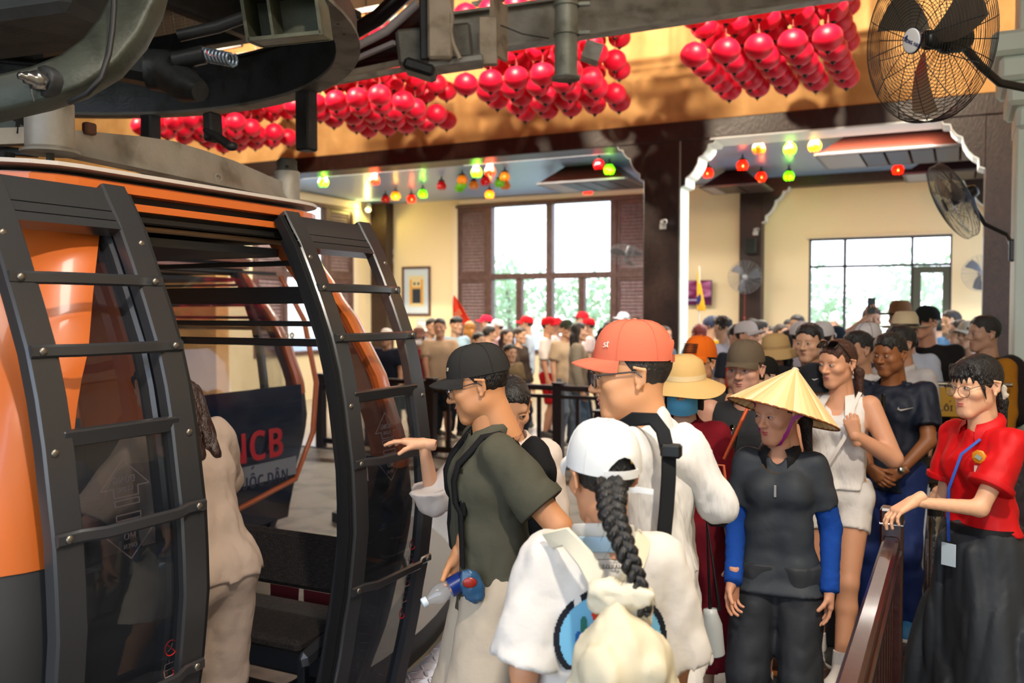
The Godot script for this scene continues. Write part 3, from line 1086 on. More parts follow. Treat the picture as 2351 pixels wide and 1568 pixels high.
func door_leaf(to: Node3D, z0: float, z1: float, near_seal: float, stickers: bool) -> Node3D:
	var black := mt("cabin_black", Color(0.17, 0.172, 0.178), {"rough": 0.28, "spec": 0.6, "n": noise_tex("metal_grain", 0.05), "ns": 0.06, "s": 3.0})
	var rubber := mt("rubber", Color(0.11, 0.11, 0.115), {"rough": 0.5})
	var tint := mt("tinted_glass", Color(0.10, 0.115, 0.14, 0.55), {"rough": 0.03, "spec": 0.55})
	var d := Node3D.new()
	d.name = "door"
	to.add_child(d, true)
	for z in [z0 + 0.045, z1 - 0.045]:
		part("stile", Geo.new().sweep(rect(0.09, 0.045, 0.006), door_path(0.0, 2.15, z, -0.01), Vector3.RIGHT), black, d)
		for dz in [-0.027, 0.027]:
			pass
	# ribbed rubber seal on the closing edge
	var sl := Geo.new()
	for k in 3:
		sl.sweep(rect(0.012, 0.05 - 0.008 * k), door_path(0.0, 2.13, near_seal + (0.011 * k if near_seal > (z0 + z1) / 2 else -0.011 * k), -0.02), Vector3.RIGHT)
	part("seal", sl, rubber, d)
	# header of three grooved boards
	for k in 3:
		var ya: float = 2.02 + [0.0, 0.027, 0.056][k]
		var yb: float = 2.02 + [0.024, 0.053, 0.125][k]
		var p := PackedVector3Array()
		for r in 4:
			var y := lerpf(ya, yb, r / 3.0)
			p.append(Vector3(door_x(y) + 0.012, y, z1))
			p.append(Vector3(door_x(y) + 0.012, y, z0))
		part("header", Geo.new().plate(p, 2, Vector3(-0.04, -0.02, 0)), black, d)
	part("rail", Geo.new().bar(Vector3(door_x(1.45), 1.45, z0 + 0.06), Vector3(door_x(1.45), 1.45, z1 - 0.06), 0.02, 0.045, Vector3(0.25, 1, 0).normalized(), 0.004), black, d)
	part("rail", Geo.new().bar(Vector3(door_x(0.06), 0.06, z0 + 0.06), Vector3(door_x(0.06), 0.06, z1 - 0.06), 0.03, 0.1, Vector3.UP, 0.004), black, d)
	# dark lower pane
	var gp := PackedVector3Array()
	for r in 15:
		var y := lerpf(0.1, 1.43, r / 14.0)
		gp.append(Vector3(door_x(y) - 0.012, y, z1 - 0.07))
		gp.append(Vector3(door_x(y) - 0.012, y, z0 + 0.07))
	part("pane", Geo.new().sheet(gp, 2), tint, d)
	# bent grab bars with their screws
	var scr := Geo.new().lathe([Vector2(0.011, 0), Vector2(0.011, 0.003), Vector2(0.006, 0.006), Vector2(0.0, 0.006)], 10).commit()
	for y in [1.865, 1.675, 1.205, 0.725]:
		var x := door_x(y)
		var pts := [Vector3(x + 0.018, y, z1 - 0.005), Vector3(x + 0.018, y, z1 - 0.075), Vector3(x + 0.045, y, z1 - 0.13), Vector3(x + 0.045, y, z0 + 0.13), Vector3(x + 0.018, y, z0 + 0.075), Vector3(x + 0.018, y, z0 + 0.005)]
		var bar := part("grab_bar", Geo.new().sweep(rect(0.034, 0.016, 0.006), pts, Vector3.RIGHT), black, d)
		for z in [z1 - 0.035, z0 + 0.035]:
			var s := part("screw", scr, steel("screw_steel", "8d857a", 0.35, 0.9), bar)
			s.transform = Transform3D(Basis(Vector3.FORWARD, PI / 2), Vector3(x + 0.026, y, z))
	for y in [1.98, 1.42]:
		for z in [z1 - 0.03, z0 + 0.03]:
			var s := part("screw", scr, steel("screw_steel", "8d857a", 0.35, 0.9), d)
			s.transform = Transform3D(Basis(Vector3.FORWARD, PI / 2), Vector3(door_x(y) + 0.013, y, z))
	if stickers:
		door_stickers(d, z0, z1)
	return d


# text and outlines on the inner face of the pane: they read from inside the cabin
func door_stickers(d: Node3D, z0: float, z1: float) -> void:
	var white := mt("sticker_white", Color(0.62, 0.55, 0.55), {"rough": 0.6})
	var red := mt("sticker_red", Color(0.75, 0.05, 0.07), {"rough": 0.6})
	var zc := (z0 + z1) / 2
	var ln := func(a: Vector2, b: Vector2, g: Geo, w := 0.003) -> void:
		g.bar(Vector3(door_x(a.y) - 0.014, a.y, zc + a.x), Vector3(door_x(b.y) - 0.014, b.y, zc + b.x), w, 0.0012, Vector3.RIGHT)
	var ar := Geo.new()
	var out := [[0.0, 1.37], [0.08, 1.295], [0.04, 1.295], [0.04, 1.27], [-0.04, 1.27], [-0.04, 1.295], [-0.08, 1.295], [0.0, 1.37]]
	for k in 7:
		ln.call(Vector2(out[k][0], out[k][1]), Vector2(out[k + 1][0], out[k + 1][1]), ar)
		ln.call(Vector2(out[k][0], 2.47 - out[k][1]), Vector2(out[k + 1][0], 2.47 - out[k + 1][1]), ar)
	for y in [[1.262, 1.247], [1.223, 1.208]]:
		ln.call(Vector2(-0.04, y[0]), Vector2(0.04, y[0]), ar)
		ln.call(Vector2(-0.04, y[1]), Vector2(0.04, y[1]), ar)
		ln.call(Vector2(-0.04, y[0]), Vector2(-0.04, y[1]), ar)
		ln.call(Vector2(0.04, y[0]), Vector2(0.04, y[1]), ar)
	ar.tube([Vector3(door_x(1.19) - 0.015, 1.186, zc + 0.008), Vector3(door_x(1.19) - 0.015, 1.192, zc + 0.013), Vector3(door_x(1.19) - 0.015, 1.187, zc + 0.016)], 0.0014, 4)
	ar.tube([Vector3(door_x(1.18) - 0.015, 1.18, zc + 0.02), Vector3(door_x(1.18) - 0.015, 1.184, zc + 0.025)], 0.0014, 4)
	part("arrow_sticker", ar, white, d)
	for w in [["ĐÓNG", 1.315, 0.026], ["CLOSE", 1.29, 0.018], ["MO", 1.162, 0.026], ["OPEN", 1.135, 0.018]]:
		letter("lettering", w[0], w[2], Transform3D(Basis(Vector3.UP, -PI / 2), Vector3(door_x(w[1]) - 0.016, w[1], zc)), white, d)
	var k := 0
	for y in [0.80, 0.735, 0.64, 0.57, 0.50]:
		var z := z0 + 0.105
		var x := door_x(y) - 0.014
		var g := Geo.new()
		var w := Geo.new()
		if k == 0 or k == 4:
			var p := []
			for q in 17:
				p.append(Vector3(x, y + 0.022 * sin(TAU * q / 16), z + 0.022 * cos(TAU * q / 16)))
			g.tube(p, 0.0022, 4)
			g.tube([Vector3(x, y - 0.014, z - 0.014), Vector3(x, y + 0.014, z + 0.014)], 0.0022, 4)
			w.tube([Vector3(x, y - 0.008, z + 0.012), Vector3(x, y, z), Vector3(x, y + 0.012, z - 0.006)], 0.0012, 4)
		else:
			var p := []
			for q in [[-0.016, -0.02], [-0.02, 0.0], [-0.015, 0.018], [0.015, 0.018], [0.02, 0.0], [0.016, -0.02], [-0.016, -0.02]]:
				p.append(Vector3(x, y + q[1], z + q[0]))
			w.tube(p, 0.0014, 4)
			w.tube([Vector3(x, y + 0.018, z), Vector3(x, y + 0.028, z)], 0.0014, 4)
			w.tube([Vector3(x, y, z - 0.02), Vector3(x, y, z + 0.02)], 0.001, 4)
			g.tube([Vector3(x, y - 0.02, z - 0.024), Vector3(x, y - 0.006, z - 0.012)], 0.0018, 4)
			g.tube([Vector3(x, y - 0.006, z - 0.024), Vector3(x, y - 0.02, z - 0.012)], 0.0018, 4)
		var s := part("pictogram", w, white, d)
		part("mark", g, red, s)
		k += 1


func cabin(label: String, at: Vector3, open: bool) -> Node3D:
	var t := thing("cable_car", label, "cable car", at)
	var orange := mt("cabin_orange", Color(0.74, 0.37, 0.14), {"rough": 0.33, "coat": 0.3, "n": noise_tex("metal_grain", 0.05), "ns": 0.04, "s": 1.0})
	var black := mt("cabin_black", Color(0.17, 0.172, 0.178), {"rough": 0.28, "spec": 0.6})
	var dark := mt("cabin_dark_panel", Color(0.17, 0.168, 0.17), {"rough": 0.6})
	var glass := mt("cabin_glass", Color(0.10, 0.14, 0.20, 0.28), {"rough": 0.03, "spec": 0.55})
	for sx in [-1.0, 1.0]:
		for sz in [-1.0, 1.0]:
			part("corner_panel", shell_patch(1.12, 2.06, 0.14, 0.3, sx, sz), orange, t)
			part("lower_panel", shell_patch(0.06, 1.12, 0.14, 0.32, sx, sz, 0.004), dark, t)
	# end windows: bars across dark glass
	for sz in [-1.0, 1.0]:
		var p := PackedVector3Array()
		for r in 13:
			var y := lerpf(0.3, 2.05, r / 12.0)
			var a := lut(HALF_X, y) - 0.29
			for c in 5:
				p.append(Vector3(lerpf(-a, a, c / 4.0) * sz, y, (lut(HALF_Z, y) - 0.02) * sz))
		var w := part("end_window", Geo.new().sheet(p, 5), glass, t)
		for q in [[1.98, 0.022], [1.845, 0.075], [1.72, 0.024], [1.635, 0.034]]:
			var a := lut(HALF_X, q[0]) - 0.24
			part("window_bar", Geo.new().bar(Vector3(-a, q[0], (lut(HALF_Z, q[0]) - 0.03) * sz), Vector3(a, q[0], (lut(HALF_Z, q[0]) - 0.03) * sz), 0.03, q[1], Vector3.UP, 0.004), black, w)
		part("end_sill", Geo.new().bar(Vector3(-0.62, 0.2, 0.92 * sz), Vector3(0.62, 0.2, 0.92 * sz), 0.05, 0.24, Vector3.UP, 0.02), dark, t)
	# door jambs, side glass and thresholds
	for sx in [-1.0, 1.0]:
		for sz in [-1.0, 1.0]:
			var jp := []
			for k in 17:
				var y := lerpf(0.03, 2.06, k / 16.0)
				jp.append(Vector3((lut(HALF_X, y) - 0.01) * sx, y, 0.43 * sz))
			part("jamb", Geo.new().sweep(rect(0.05, 0.06, 0.01), jp, Vector3.RIGHT * sx), black, t)
			var gp := PackedVector3Array()
			for r in 9:
				var y := lerpf(1.1, 2.02, r / 8.0)
				for z in [0.45, maxf(0.47, lut(HALF_Z, y) - 0.22)]:
					gp.append(Vector3((lut(HALF_X, y) - 0.02) * sx, y, z * sz))
			part("side_pane", Geo.new().sheet(gp, 2, false, sx * sz > 0), glass, t)
			var lp := PackedVector3Array()
			for r in 9:
				var y := lerpf(0.05, 1.1, r / 8.0)
				for z in [0.44, lut(HALF_Z, y) - 0.2]:
					lp.append(Vector3((lut(HALF_X, y) - 0.02) * sx, y, z * sz))
			part("side_panel", Geo.new().sheet(lp, 2, false, sx * sz > 0), dark, t)
	part("cabin_floor", slab(0.8, 0.86, 0.0, 0.05, 0.2), mt("cabin_floor", Color(0.16, 0.07, 0.075), {"rough": 0.6}), t)
	# roof: orange rims with dark gaps, a white plate on top
	var gap := mt("roof_gap", Color(0.1, 0.1, 0.1), {"rough": 0.6})
	part("roof_rim", slab(0.70, 0.70, 2.095, 2.118, 0.22), orange, t)
	part("roof_gap", slab(0.66, 0.66, 2.06, 2.19, 0.2), gap, t)
	part("roof_rim", slab(0.71, 0.73, 2.145, 2.172, 0.22, slab(0.69, 0.71, 2.172, 2.18, 0.22)), orange, t)
	part("roof_top", slab(0.72, 0.74, 2.2, 2.212, 0.24, slab(0.5, 0.5, 2.212, 2.235, 0.2)), mt("roof_white", Color(0.72, 0.68, 0.64), {"rough": 0.5}), t)
	part("ceiling_panel", slab(0.56, 0.6, 2.0, 2.03, 0.1), mt("cabin_ceiling", Color(0.3, 0.3, 0.31), {"rough": 0.5}), t)
	for sx in [-1.0, 1.0]:
		part("door_track", Geo.new().tube([Vector3(0.6 * sx, 2.055, -0.62), Vector3(0.6 * sx, 2.055, 0.62)], 0.013, 8), mt("beige_tube", Color(0.68, 0.55, 0.42), {"rough": 0.4, "metal": 0.3}), t)
		part("door_track", Geo.new().span(Vector3(0.62 * sx - 0.015, 2.06, -0.9), Vector3(0.62 * sx + 0.06, 2.085, 0.9), 0.004), mt("track_alu", Color(0.2, 0.19, 0.18), {"rough": 0.4, "metal": 0.6}), t)
	# benches along both ends
	var bench := mt("bench_cloth", Color(0.19, 0.145, 0.12), {"rough": 0.75, "n": noise_tex("bench_weave", 0.08, FastNoiseLite.TYPE_SIMPLEX_SMOOTH, 3, 12.0), "ns": 1.0, "s": Vector3(1.5, 9, 9), "t": noise_tex("bench_tone", 0.03, FastNoiseLite.TYPE_SIMPLEX_SMOOTH, 4, 1, false, grad([[0.3, Color(0.35, 0.3, 0.28)], [0.75, Color(1, 1, 1)]]))})
	for sz in [-1.0, 1.0]:
		part("bench_back", Geo.new().box(Vector3(0, 0.645, 0.86 * sz), Vector3(1.46, 0.25, 0.05), Basis(Vector3.RIGHT, 0.12 * sz), 0.02), bench, t)
		part("bench_seat", Geo.new().box(Vector3(0, 0.43, 0.66 * sz), Vector3(1.4, 0.06, 0.38), Basis(Vector3.RIGHT, -0.06 * sz), 0.02), bench, t)
		for sx in [-1.0, 1.0]:
			part("seat_bracket", Geo.new().bar(Vector3(0.72 * sx, 0.37, 0.46 * sz), Vector3(0.74 * sx, 0.47, 0.84 * sz), 0.05, 0.075, Vector3.UP, 0.02), black, t)
			part("bench_leg", Geo.new().span(Vector3(0.6 * sx - 0.02, 0.05, 0.6 * sz), Vector3(0.6 * sx + 0.02, 0.4, 0.6 * sz + 0.04 * sz), 0.005), black, t)
	if open:
		door_leaf(t, 0.365, 0.865, 0.372, true)
		door_leaf(t, -0.925, -0.365, -0.372, true)
		var rd := mt("red_flap", Color(0.36, 0.015, 0.05), {"rough": 0.5})
		for x in [0.14, 0.34]:
			part("notice", Geo.new().prism(PackedVector2Array([Vector2(0, 0.11), Vector2(0, 0.02), Vector2(0.03, 0), Vector2(0.16, -0.01), Vector2(0.17, 0.11)]), 0.004, Transform3D(Basis(), Vector3(x, 0.37, -0.945))), rd, t)
	else:
		var navy := mt("panel_navy", Color(0.09, 0.13, 0.2), {"rough": 0.12, "coat": 0.5})
		for sx in [-1.0, 1.0]:
			var p := PackedVector3Array()
			for r in 15:
				var y := lerpf(0.14, 1.2, r / 14.0)
				for z in [0.8, -0.8]:
					p.append(Vector3((lut(HALF_X, y) + 0.03) * sx, y, z * sx))
			part("door", Geo.new().plate(p, 2, Vector3(-0.02 * sx, 0, 0)), navy, t)
			var up := PackedVector3Array()
			for r in 9:
				var y := lerpf(1.2, 2.02, r / 8.0)
				for z in [0.6, -0.6]:
					up.append(Vector3((lut(HALF_X, y) + 0.02) * sx, y, z * sx))
			part("door_pane", Geo.new().sheet(up, 2), glass, t)
			var fr := []
			for q in [[0.86, 2.05], [0.95, 1.7], [0.98, 1.2], [0.94, 0.8], [0.8, 0.45], [0.0, 0.28], [-0.8, 0.45], [-0.94, 0.8], [-0.98, 1.2], [-0.95, 1.7], [-0.86, 2.05]]:
				fr.append(Vector3((lut(HALF_X, q[1]) + 0.035) * sx, q[1], q[0]))
			part("door_frame", Geo.new().tube(fr, 0.022, 8), orange, t)
		var redm := mt("logo_red", Color(0.72, 0.05, 0.08), {"rough": 0.4})
		var face := Basis(Vector3.UP, PI / 2)
		letter("logo_lettering", "NCB", 0.30, Transform3D(face * Basis(Vector3.RIGHT, -0.04), Vector3(1.014, 0.78, -0.27)), redm, t, true)
		part("logo_disc", Geo.new().lathe([Vector2(0, 0.004), Vector2(0.13, 0.004), Vector2(0.13, 0)], 28, Transform3D(Basis(Vector3.FORWARD, PI / 2), Vector3(1.008, 0.9, 0.22))), redm, t)
		part("logo_swirl", Geo.new().tube([Vector3(1.016, 0.98, 0.30), Vector3(1.02, 0.9, 0.2), Vector3(1.016, 0.8, 0.17)], [0.012, 0.026, 0.01], 6), mt("logo_blue", Color(0.05, 0.1, 0.4)), t)
		var strip := part("name_strip", Geo.new().span(Vector3(0.955, 0.5, -0.76), Vector3(0.965, 0.64, 0.76)), mt("strip_grey", Color(0.5, 0.52, 0.56), {"rough": 0.4}), t)
		strip.position = Vector3(0.015, 0, 0)
		letter("name_lettering", "NGÂN HÀNG QUÔC DÂN", 0.115, Transform3D(face, Vector3(0.981, 0.515, 0.0)), mt("strip_navy", Color(0.05, 0.08, 0.2)), t, true)
		part("accent", Geo.new().bar(Vector3(0.983, 0.615, -0.262), Vector3(0.983, 0.632, -0.285), 0.012, 0.003, Vector3.RIGHT), mt("strip_navy", Color(0.05, 0.08, 0.2)), t)
		letter("number", "28", 0.12, Transform3D(face, Vector3(0.955, 1.56, -0.72)), mt("number_cream", Color(0.75, 0.65, 0.5)), t, true)
	return t


func cabins() -> void:
	cabin("orange and black cable car with its two curved door leaves slid open", Vector3(-3.05, 0.0, -2.335), true)
	cabin("closed orange and navy cable car with red bank lettering, seen through the open one", Vector3(-5.6, 0.0, -4.75), false)
	# suspension of the near cabin
	var galv := steel("galvanised", "a09a90", 0.55, 0.35)
	var dk := steel("dark_cap", "4a4740", 0.7, 0.3)
	var t := thing("suspension_yoke", "galvanised suspension yoke with two spring pots on the open cable car's roof", "suspension yoke")
	for q in [[Vector3(-2.97, 2.35, -2.2), 0.083, 0.18, 0.058, 0.075], [Vector3(-3.19, 2.34, -3.75), 0.066, 0.17, 0.052, 0.07]]:
		var xf := Transform3D(Basis(), q[0])
		part("spring_pot", Geo.new().lathe([Vector2(0, 0), Vector2(q[1] + 0.016, 0), Vector2(q[1] + 0.018, 0.008), Vector2(q[1] + 0.004, 0.016), Vector2(q[1], 0.02), Vector2(q[1], q[2]), Vector2(q[1] - 0.006, q[2] + 0.003), Vector2(0, q[2] + 0.003)], 32, xf, true), galv, t)
		var cap := part("cap", Geo.new().lathe([Vector2(q[3] + 0.004, q[2]), Vector2(q[3] + 0.004, q[2] + 0.012), Vector2(q[3], q[2] + 0.013), Vector2(q[3], q[2] + q[4] - 0.012), Vector2(q[3] - 0.014, q[2] + q[4]), Vector2(0, q[2] + q[4])], 28, xf, true), dk, t)
		part("slot", Geo.new().box(q[0] + Vector3(q[3] * 0.62, q[2] + q[4] * 0.3, q[3] * 0.74), Vector3(0.014, 0.012, 0.014)), mt("hole_black", Color(0.01, 0.01, 0.01)), cap)
		part("stud", Geo.new().tube([q[0] + Vector3(0, -0.12, 0), q[0] + Vector3(0, 0.01, 0)], 0.014, 10), dk, t)
	var a := Vector3(-2.97, 2.36, -2.2)
	var b := Vector3(-3.19, 2.36, -3.75)
	var prof := [[0.04, 0.09], [0.1, 0.105], [0.2, 0.122], [0.3, 0.14], [0.42, 0.155], [0.55, 0.15], [0.7, 0.138], [0.82, 0.118], [0.92, 0.10], [0.97, 0.095]]
	var p := PackedVector3Array()
	var p2 := PackedVector3Array()
	for q in prof:
		for r in 6:
			var f := r / 5.0
			var flare := 0.012 + 0.035 * pow(1.0 - f, 3.0)
			var base := a.lerp(b, q[0])
			p.append(base + Vector3(flare, f * q[1] - 0.004, 0))
			p2.append(base + Vector3(-flare, f * q[1] - 0.004, 0))
	var g := Geo.new().sheet(p, 6, false, true).sheet(p2, 6)
	for k in prof.size() - 1:
		var o := k * 6
		g.quad(p[o + 5], p[o + 11], p2[o + 11], p2[o + 5])
		g.quad(p[o + 6], p[o], p2[o], p2[o + 6])
	part("yoke_beam", g, galv, t)
	part("lug", Geo.new().box(a.lerp(b, 0.11) + Vector3(0.02, 0.11, 0), Vector3(0.03, 0.045, 0.05), Basis(), 0.006), steel("rust", "5a3a2a", 0.9, 0.1), t)
	part("nameplate_ring", Geo.new().lathe([Vector2(0.02, 0), Vector2(0.024, 0.004), Vector2(0.02, 0.006), Vector2(0.016, 0.004)], 16, Transform3D(Basis(Vector3.FORWARD, PI / 2), a.lerp(b, 0.6) + Vector3(0.034, 0.03, 0))), galv, t)


# ---------------------------------------------------------------- ceiling things, machinery, rails, fans
func back_hall() -> void:
	# hanging canopies of dark copper under the low ceiling
	var copper := mt("dark_copper", Color(0.26, 0.11, 0.07), {"rough": 0.28, "metal": 0.6, "n": noise_tex("metal_grain", 0.05), "ns": 0.2, "s": 1.0})
	var soff := mt("soffit_white", Color(0.6, 0.58, 0.56), {"rough": 0.5})
	for q in [[-5.35, -13.75, 1.5, 1.1, "dark copper ceiling canopy left of the middle column"], [-3.35, -15.2, 1.0, 0.9, "small dark copper canopy in the corner right of the middle column"], [-0.55, -13.0, 2.3, 1.2, "long glossy copper ceiling canopy over the queue on the right"], [-0.1, -15.1, 1.3, 0.9, "copper canopy behind the long one, above the glazed front"]]:
		var t := thing("ceiling_canopy", q[4], "ceiling canopy", Vector3(q[0], 3.78, q[1]))
		var w: float = q[2] / 2
		var d: float = q[3] / 2
		var g := Geo.new()
		var lo := [Vector3(-w, 0.03, d), Vector3(w, 0.03, d), Vector3(w, 0.03, -d), Vector3(-w, 0.03, -d)]
		var hi := [Vector3(-w + 0.35, 0.32, d - 0.3), Vector3(w - 0.35, 0.32, d - 0.3), Vector3(w - 0.35, 0.32, -d + 0.3), Vector3(-w + 0.35, 0.32, -d + 0.3)]
		for k in 4:
			g.quad(lo[k], lo[(k + 1) % 4], hi[(k + 1) % 4], hi[k])
		g.quad(hi[0], hi[1], hi[2], hi[3])
		part("canopy_roof", g, copper, t)
		var r := Geo.new()
		for k in 4:
			r.bar(lo[k], lo[(k + 1) % 4], 0.05, 0.035, Vector3.UP, 0.006)
		part("rim", r, mt("rim_grey", Color(0.3, 0.27, 0.26), {"rough": 0.4}), t)
		part("soffit", Geo.new().span(Vector3(-w + 0.02, 0.015, -d + 0.02), Vector3(-w * 0.55, 0.03, d - 0.02)), soff, t)
		var nn := int(q[2] / 0.35)
		for k in nn:
			part("panel", Geo.new().span(Vector3(lerpf(-w * 0.54, w - 0.02, float(k) / nn) + 0.015, 0.012, -d + 0.05), Vector3(lerpf(-w * 0.54, w - 0.02, float(k + 1) / nn) - 0.015, 0.028, d - 0.05), 0.004), mt("canopy_panel", Color(0.17, 0.10, 0.08), {"rough": 0.45}), t)
	# lotus lamps
	var spots := [[-9.64, -12.25, 3, 1], [-8.72, -12.43, 1, 1], [-9.57, -14.32, 2, 1], [-10.04, -14.67, 0, 0], [-9.55, -14.84, 1, 1], [-8.94, -14.28, 3, 1], [-8.07, -13.5, 0, 0], [-7.69, -13.55, 3, 0], [-7.4, -13.05, 2, 0], [-7.95, -13.92, 3, 0], [-7.55, -13.72, 2, 0], [-6.8, -12.45, 3, 1], [-6.55, -12.43, 1, 1], [-7.14, -13.38, 0, 0], [-6.61, -13.05, 2, 0], [-7.02, -13.67, 3, 0], [-7.07, -13.99, 2, 0], [-7.86, -14.89, 2, 1], [-4.81, -12.6, 0, 0], [-4.83, -13.09, 3, 1], [-6.02, -15.2, 1, 1],
		[-3.56, -14.11, 1, 1], [-2.91, -13.59, 1, 1], [-2.42, -12.3, 2, 0], [-2.89, -14.9, 1, 1], [-2.05, -12.51, 3, 1], [-2.47, -15.0, 3, 1], [-1.72, -12.42, 2, 1], [-0.86, -15.06, 1, 1], [-0.75, -13.9, 0, 1]]
	var nm := ["red", "orange-red", "amber", "lime green"]
	var cols := [Color(0.75, 0.03, 0.05), Color(0.85, 0.16, 0.06), Color(0.9, 0.5, 0.06), Color(0.45, 0.75, 0.08)]
	var glow := [Color(1.0, 0.2, 0.1), Color(1.0, 0.45, 0.2), Color(1.0, 0.8, 0.35), Color(0.7, 1.0, 0.25)]
	var petal := Geo.new()
	for k in 8:
		var p := PackedVector3Array()
		for r in 7:
			var f := r / 6.0
			var rad := 0.035 + 0.075 * sin(PI * (0.1 + 0.72 * f))
			var wd := 0.045 * sin(PI * clampf(0.14 + 0.86 * f, 0.0, 0.985))
			for c in 3:
				p.append(Basis(Vector3.UP, TAU * k / 8) * Vector3(wd * (c - 1), -0.02 - 0.2 * f, rad + (0.006 if c == 1 else 0.0)))
		petal.sheet(p, 3, false, true)
	var pm := petal.commit()
	var bulb := Geo.new().ball(Vector3(0, -0.1, 0), Vector3(0.04, 0.05, 0.04), 10, 8).commit()
	var cap := Geo.new().lathe([Vector2(0.0, -0.03), Vector2(0.075, -0.025), Vector2(0.08, 0.0), Vector2(0.02, 0.03), Vector2(0.012, 0.1), Vector2(0, 0.1)], 12).commit()
	var words := ["first", "second", "third", "fourth", "fifth", "sixth", "seventh"]
	for q in spots:
		var k: int = q[2]
		var before := 0
		for w in spots:
			if w[2] == k and w[3] == q[3] and (w[0] < -4.0) == (q[0] < -4.0) and w[0] / -w[1] < q[0] / -q[1]:
				before += 1
		var lit: bool = q[3] == 1
		var t := thing("lotus_lamp", "%s %s lotus lamp, %s of these from the left, %s" % ["glowing" if lit else "unlit", nm[k], words[before], "left of the middle column" if q[0] < -4.0 else "right of the middle column"], "lamp", Vector3(q[0], 4.03, q[1]), 0.3 * q[0], "%s %s lotus lamps %s" % ["lit" if lit else "unlit", nm[k], "left" if q[0] < -4.0 else "right"])
		t.scale = Vector3.ONE * 0.75
		part("petals", pm, mt("petal_" + nm[k], cols[k], {"rough": 0.2, "back": cols[k] * 0.9}), t)
		part("cap", cap, mt("lamp_cap", Color(0.12, 0.08, 0.06), {"rough": 0.5}), t)
		part("bulb", bulb, mt("bulb_" + nm[k], Color(1, 1, 1), {"em": glow[k], "ee": 5.0}) if lit else mt("bulb_off", Color(0.8, 0.8, 0.75), {"rough": 0.3}), t)
		if lit:
			var l := OmniLight3D.new()
			l.name = numbered("lotus_light")
			l.position = Vector3(q[0], 3.9, q[1])
			l.light_energy = 0.22
			l.light_color = glow[k]
			l.light_size = 0.04
			l.omni_range = 20.0
			l.omni_attenuation = 2.0
			l.shadow_enabled = true
			add_child(l)
	# framed picture of a house front
	var f := thing("framed_picture", "framed picture of a yellow house front with a dark blue door on the cream wall", "picture", Vector3(-10.485, 2.19, -16.49))
	var fr := Geo.new()
	fr.span(Vector3(-0.36, -0.53, 0), Vector3(-0.31, 0.53, 0.04), 0.006).span(Vector3(0.31, -0.53, 0), Vector3(0.36, 0.53, 0.04), 0.006).span(Vector3(-0.31, 0.48, 0), Vector3(0.31, 0.53, 0.04), 0.006).span(Vector3(-0.31, -0.53, 0), Vector3(0.31, -0.48, 0.04), 0.006)
	part("frame", fr, wood("window_brown", Color.WHITE), f)
	part("mount", Geo.new().span(Vector3(-0.31, -0.48, 0.0), Vector3(0.31, 0.48, 0.015)), mt("mount_white", Color(0.78, 0.84, 0.88), {"rough": 0.3}), f)
	part("print", Geo.new().span(Vector3(-0.18, -0.33, 0.0), Vector3(0.19, 0.33, 0.018)), mt("print_cream", Color(0.86, 0.8, 0.62)), f)
	part("print_house", Geo.new().span(Vector3(-0.16, -0.28, 0.0), Vector3(-0.11, 0.25, 0.02)).span(Vector3(0.12, -0.28, 0.0), Vector3(0.17, 0.25, 0.02)).span(Vector3(-0.11, 0.06, 0.0), Vector3(0.12, 0.09, 0.02)), mt("print_ochre", Color(0.85, 0.6, 0.2)), f)
	part("print_door", Geo.new().span(Vector3(-0.1, -0.26, 0.0), Vector3(0.11, 0.05, 0.02)).span(Vector3(-0.07, 0.13, 0.0), Vector3(-0.02, 0.19, 0.02)).span(Vector3(0.03, 0.13, 0.0), Vector3(0.08, 0.19, 0.02)), mt("print_blue", Color(0.17, 0.2, 0.26)), f)
	# wall screen
	var tv := thing("wall_screen", "small wall screen with a pink picture beside the middle column", "screen", Vector3(-4.3, 2.1, -16.38))
	part("case", Geo.new().box(Vector3.ZERO, Vector3(0.52, 0.46, 0.05), Basis(), 0.01), mt("tv_black", Color(0.02, 0.02, 0.02), {"rough": 0.3}), tv)
	var im := Image.create(64, 56, false, Image.FORMAT_RGBA8)
	for y in 56:
		for x in 64:
			var v := 0.5 + 0.5 * sin(x * 0.11 + sin(y * 0.17) * 2.0) * cos(y * 0.1)
			im.set_pixel(x, y, Color(0.55, 0.12, 0.3).lerp(Color(0.95, 0.6, 0.75), v) if y < 38 else Color(0.3, 0.08, 0.25).lerp(Color(0.6, 0.2, 0.4), v))
	im.fill_rect(Rect2i(6, 43, 40, 4), Color(0.9, 0.8, 0.9))
	var sm := StandardMaterial3D.new()
	sm.resource_name = "screen_picture"
	sm.albedo_color = Color(0, 0, 0)
	sm.emission_enabled = true
	sm.emission = Color.BLACK
	sm.emission_texture = ImageTexture.create_from_image(im)
	sm.emission_energy_multiplier = 0.6
	var scr := Geo.new()
	scr.quad(Vector3(-0.25, -0.22, 0.027), Vector3(0.25, -0.22, 0.027), Vector3(0.25, 0.22, 0.027), Vector3(-0.25, 0.22, 0.027))
	part("screen", scr, sm, tv)
	area_lamp(Vector3(-4.3, 2.1, -16.33), Vector3(0, PI, 0), 0.5, 0.44, 0.25, Color(1, 0.6, 0.75))
	part("bracket", Geo.new().span(Vector3(-0.05, -0.05, -0.12), Vector3(0.05, 0.05, -0.02)), mt("tv_black", Color.BLACK), tv)
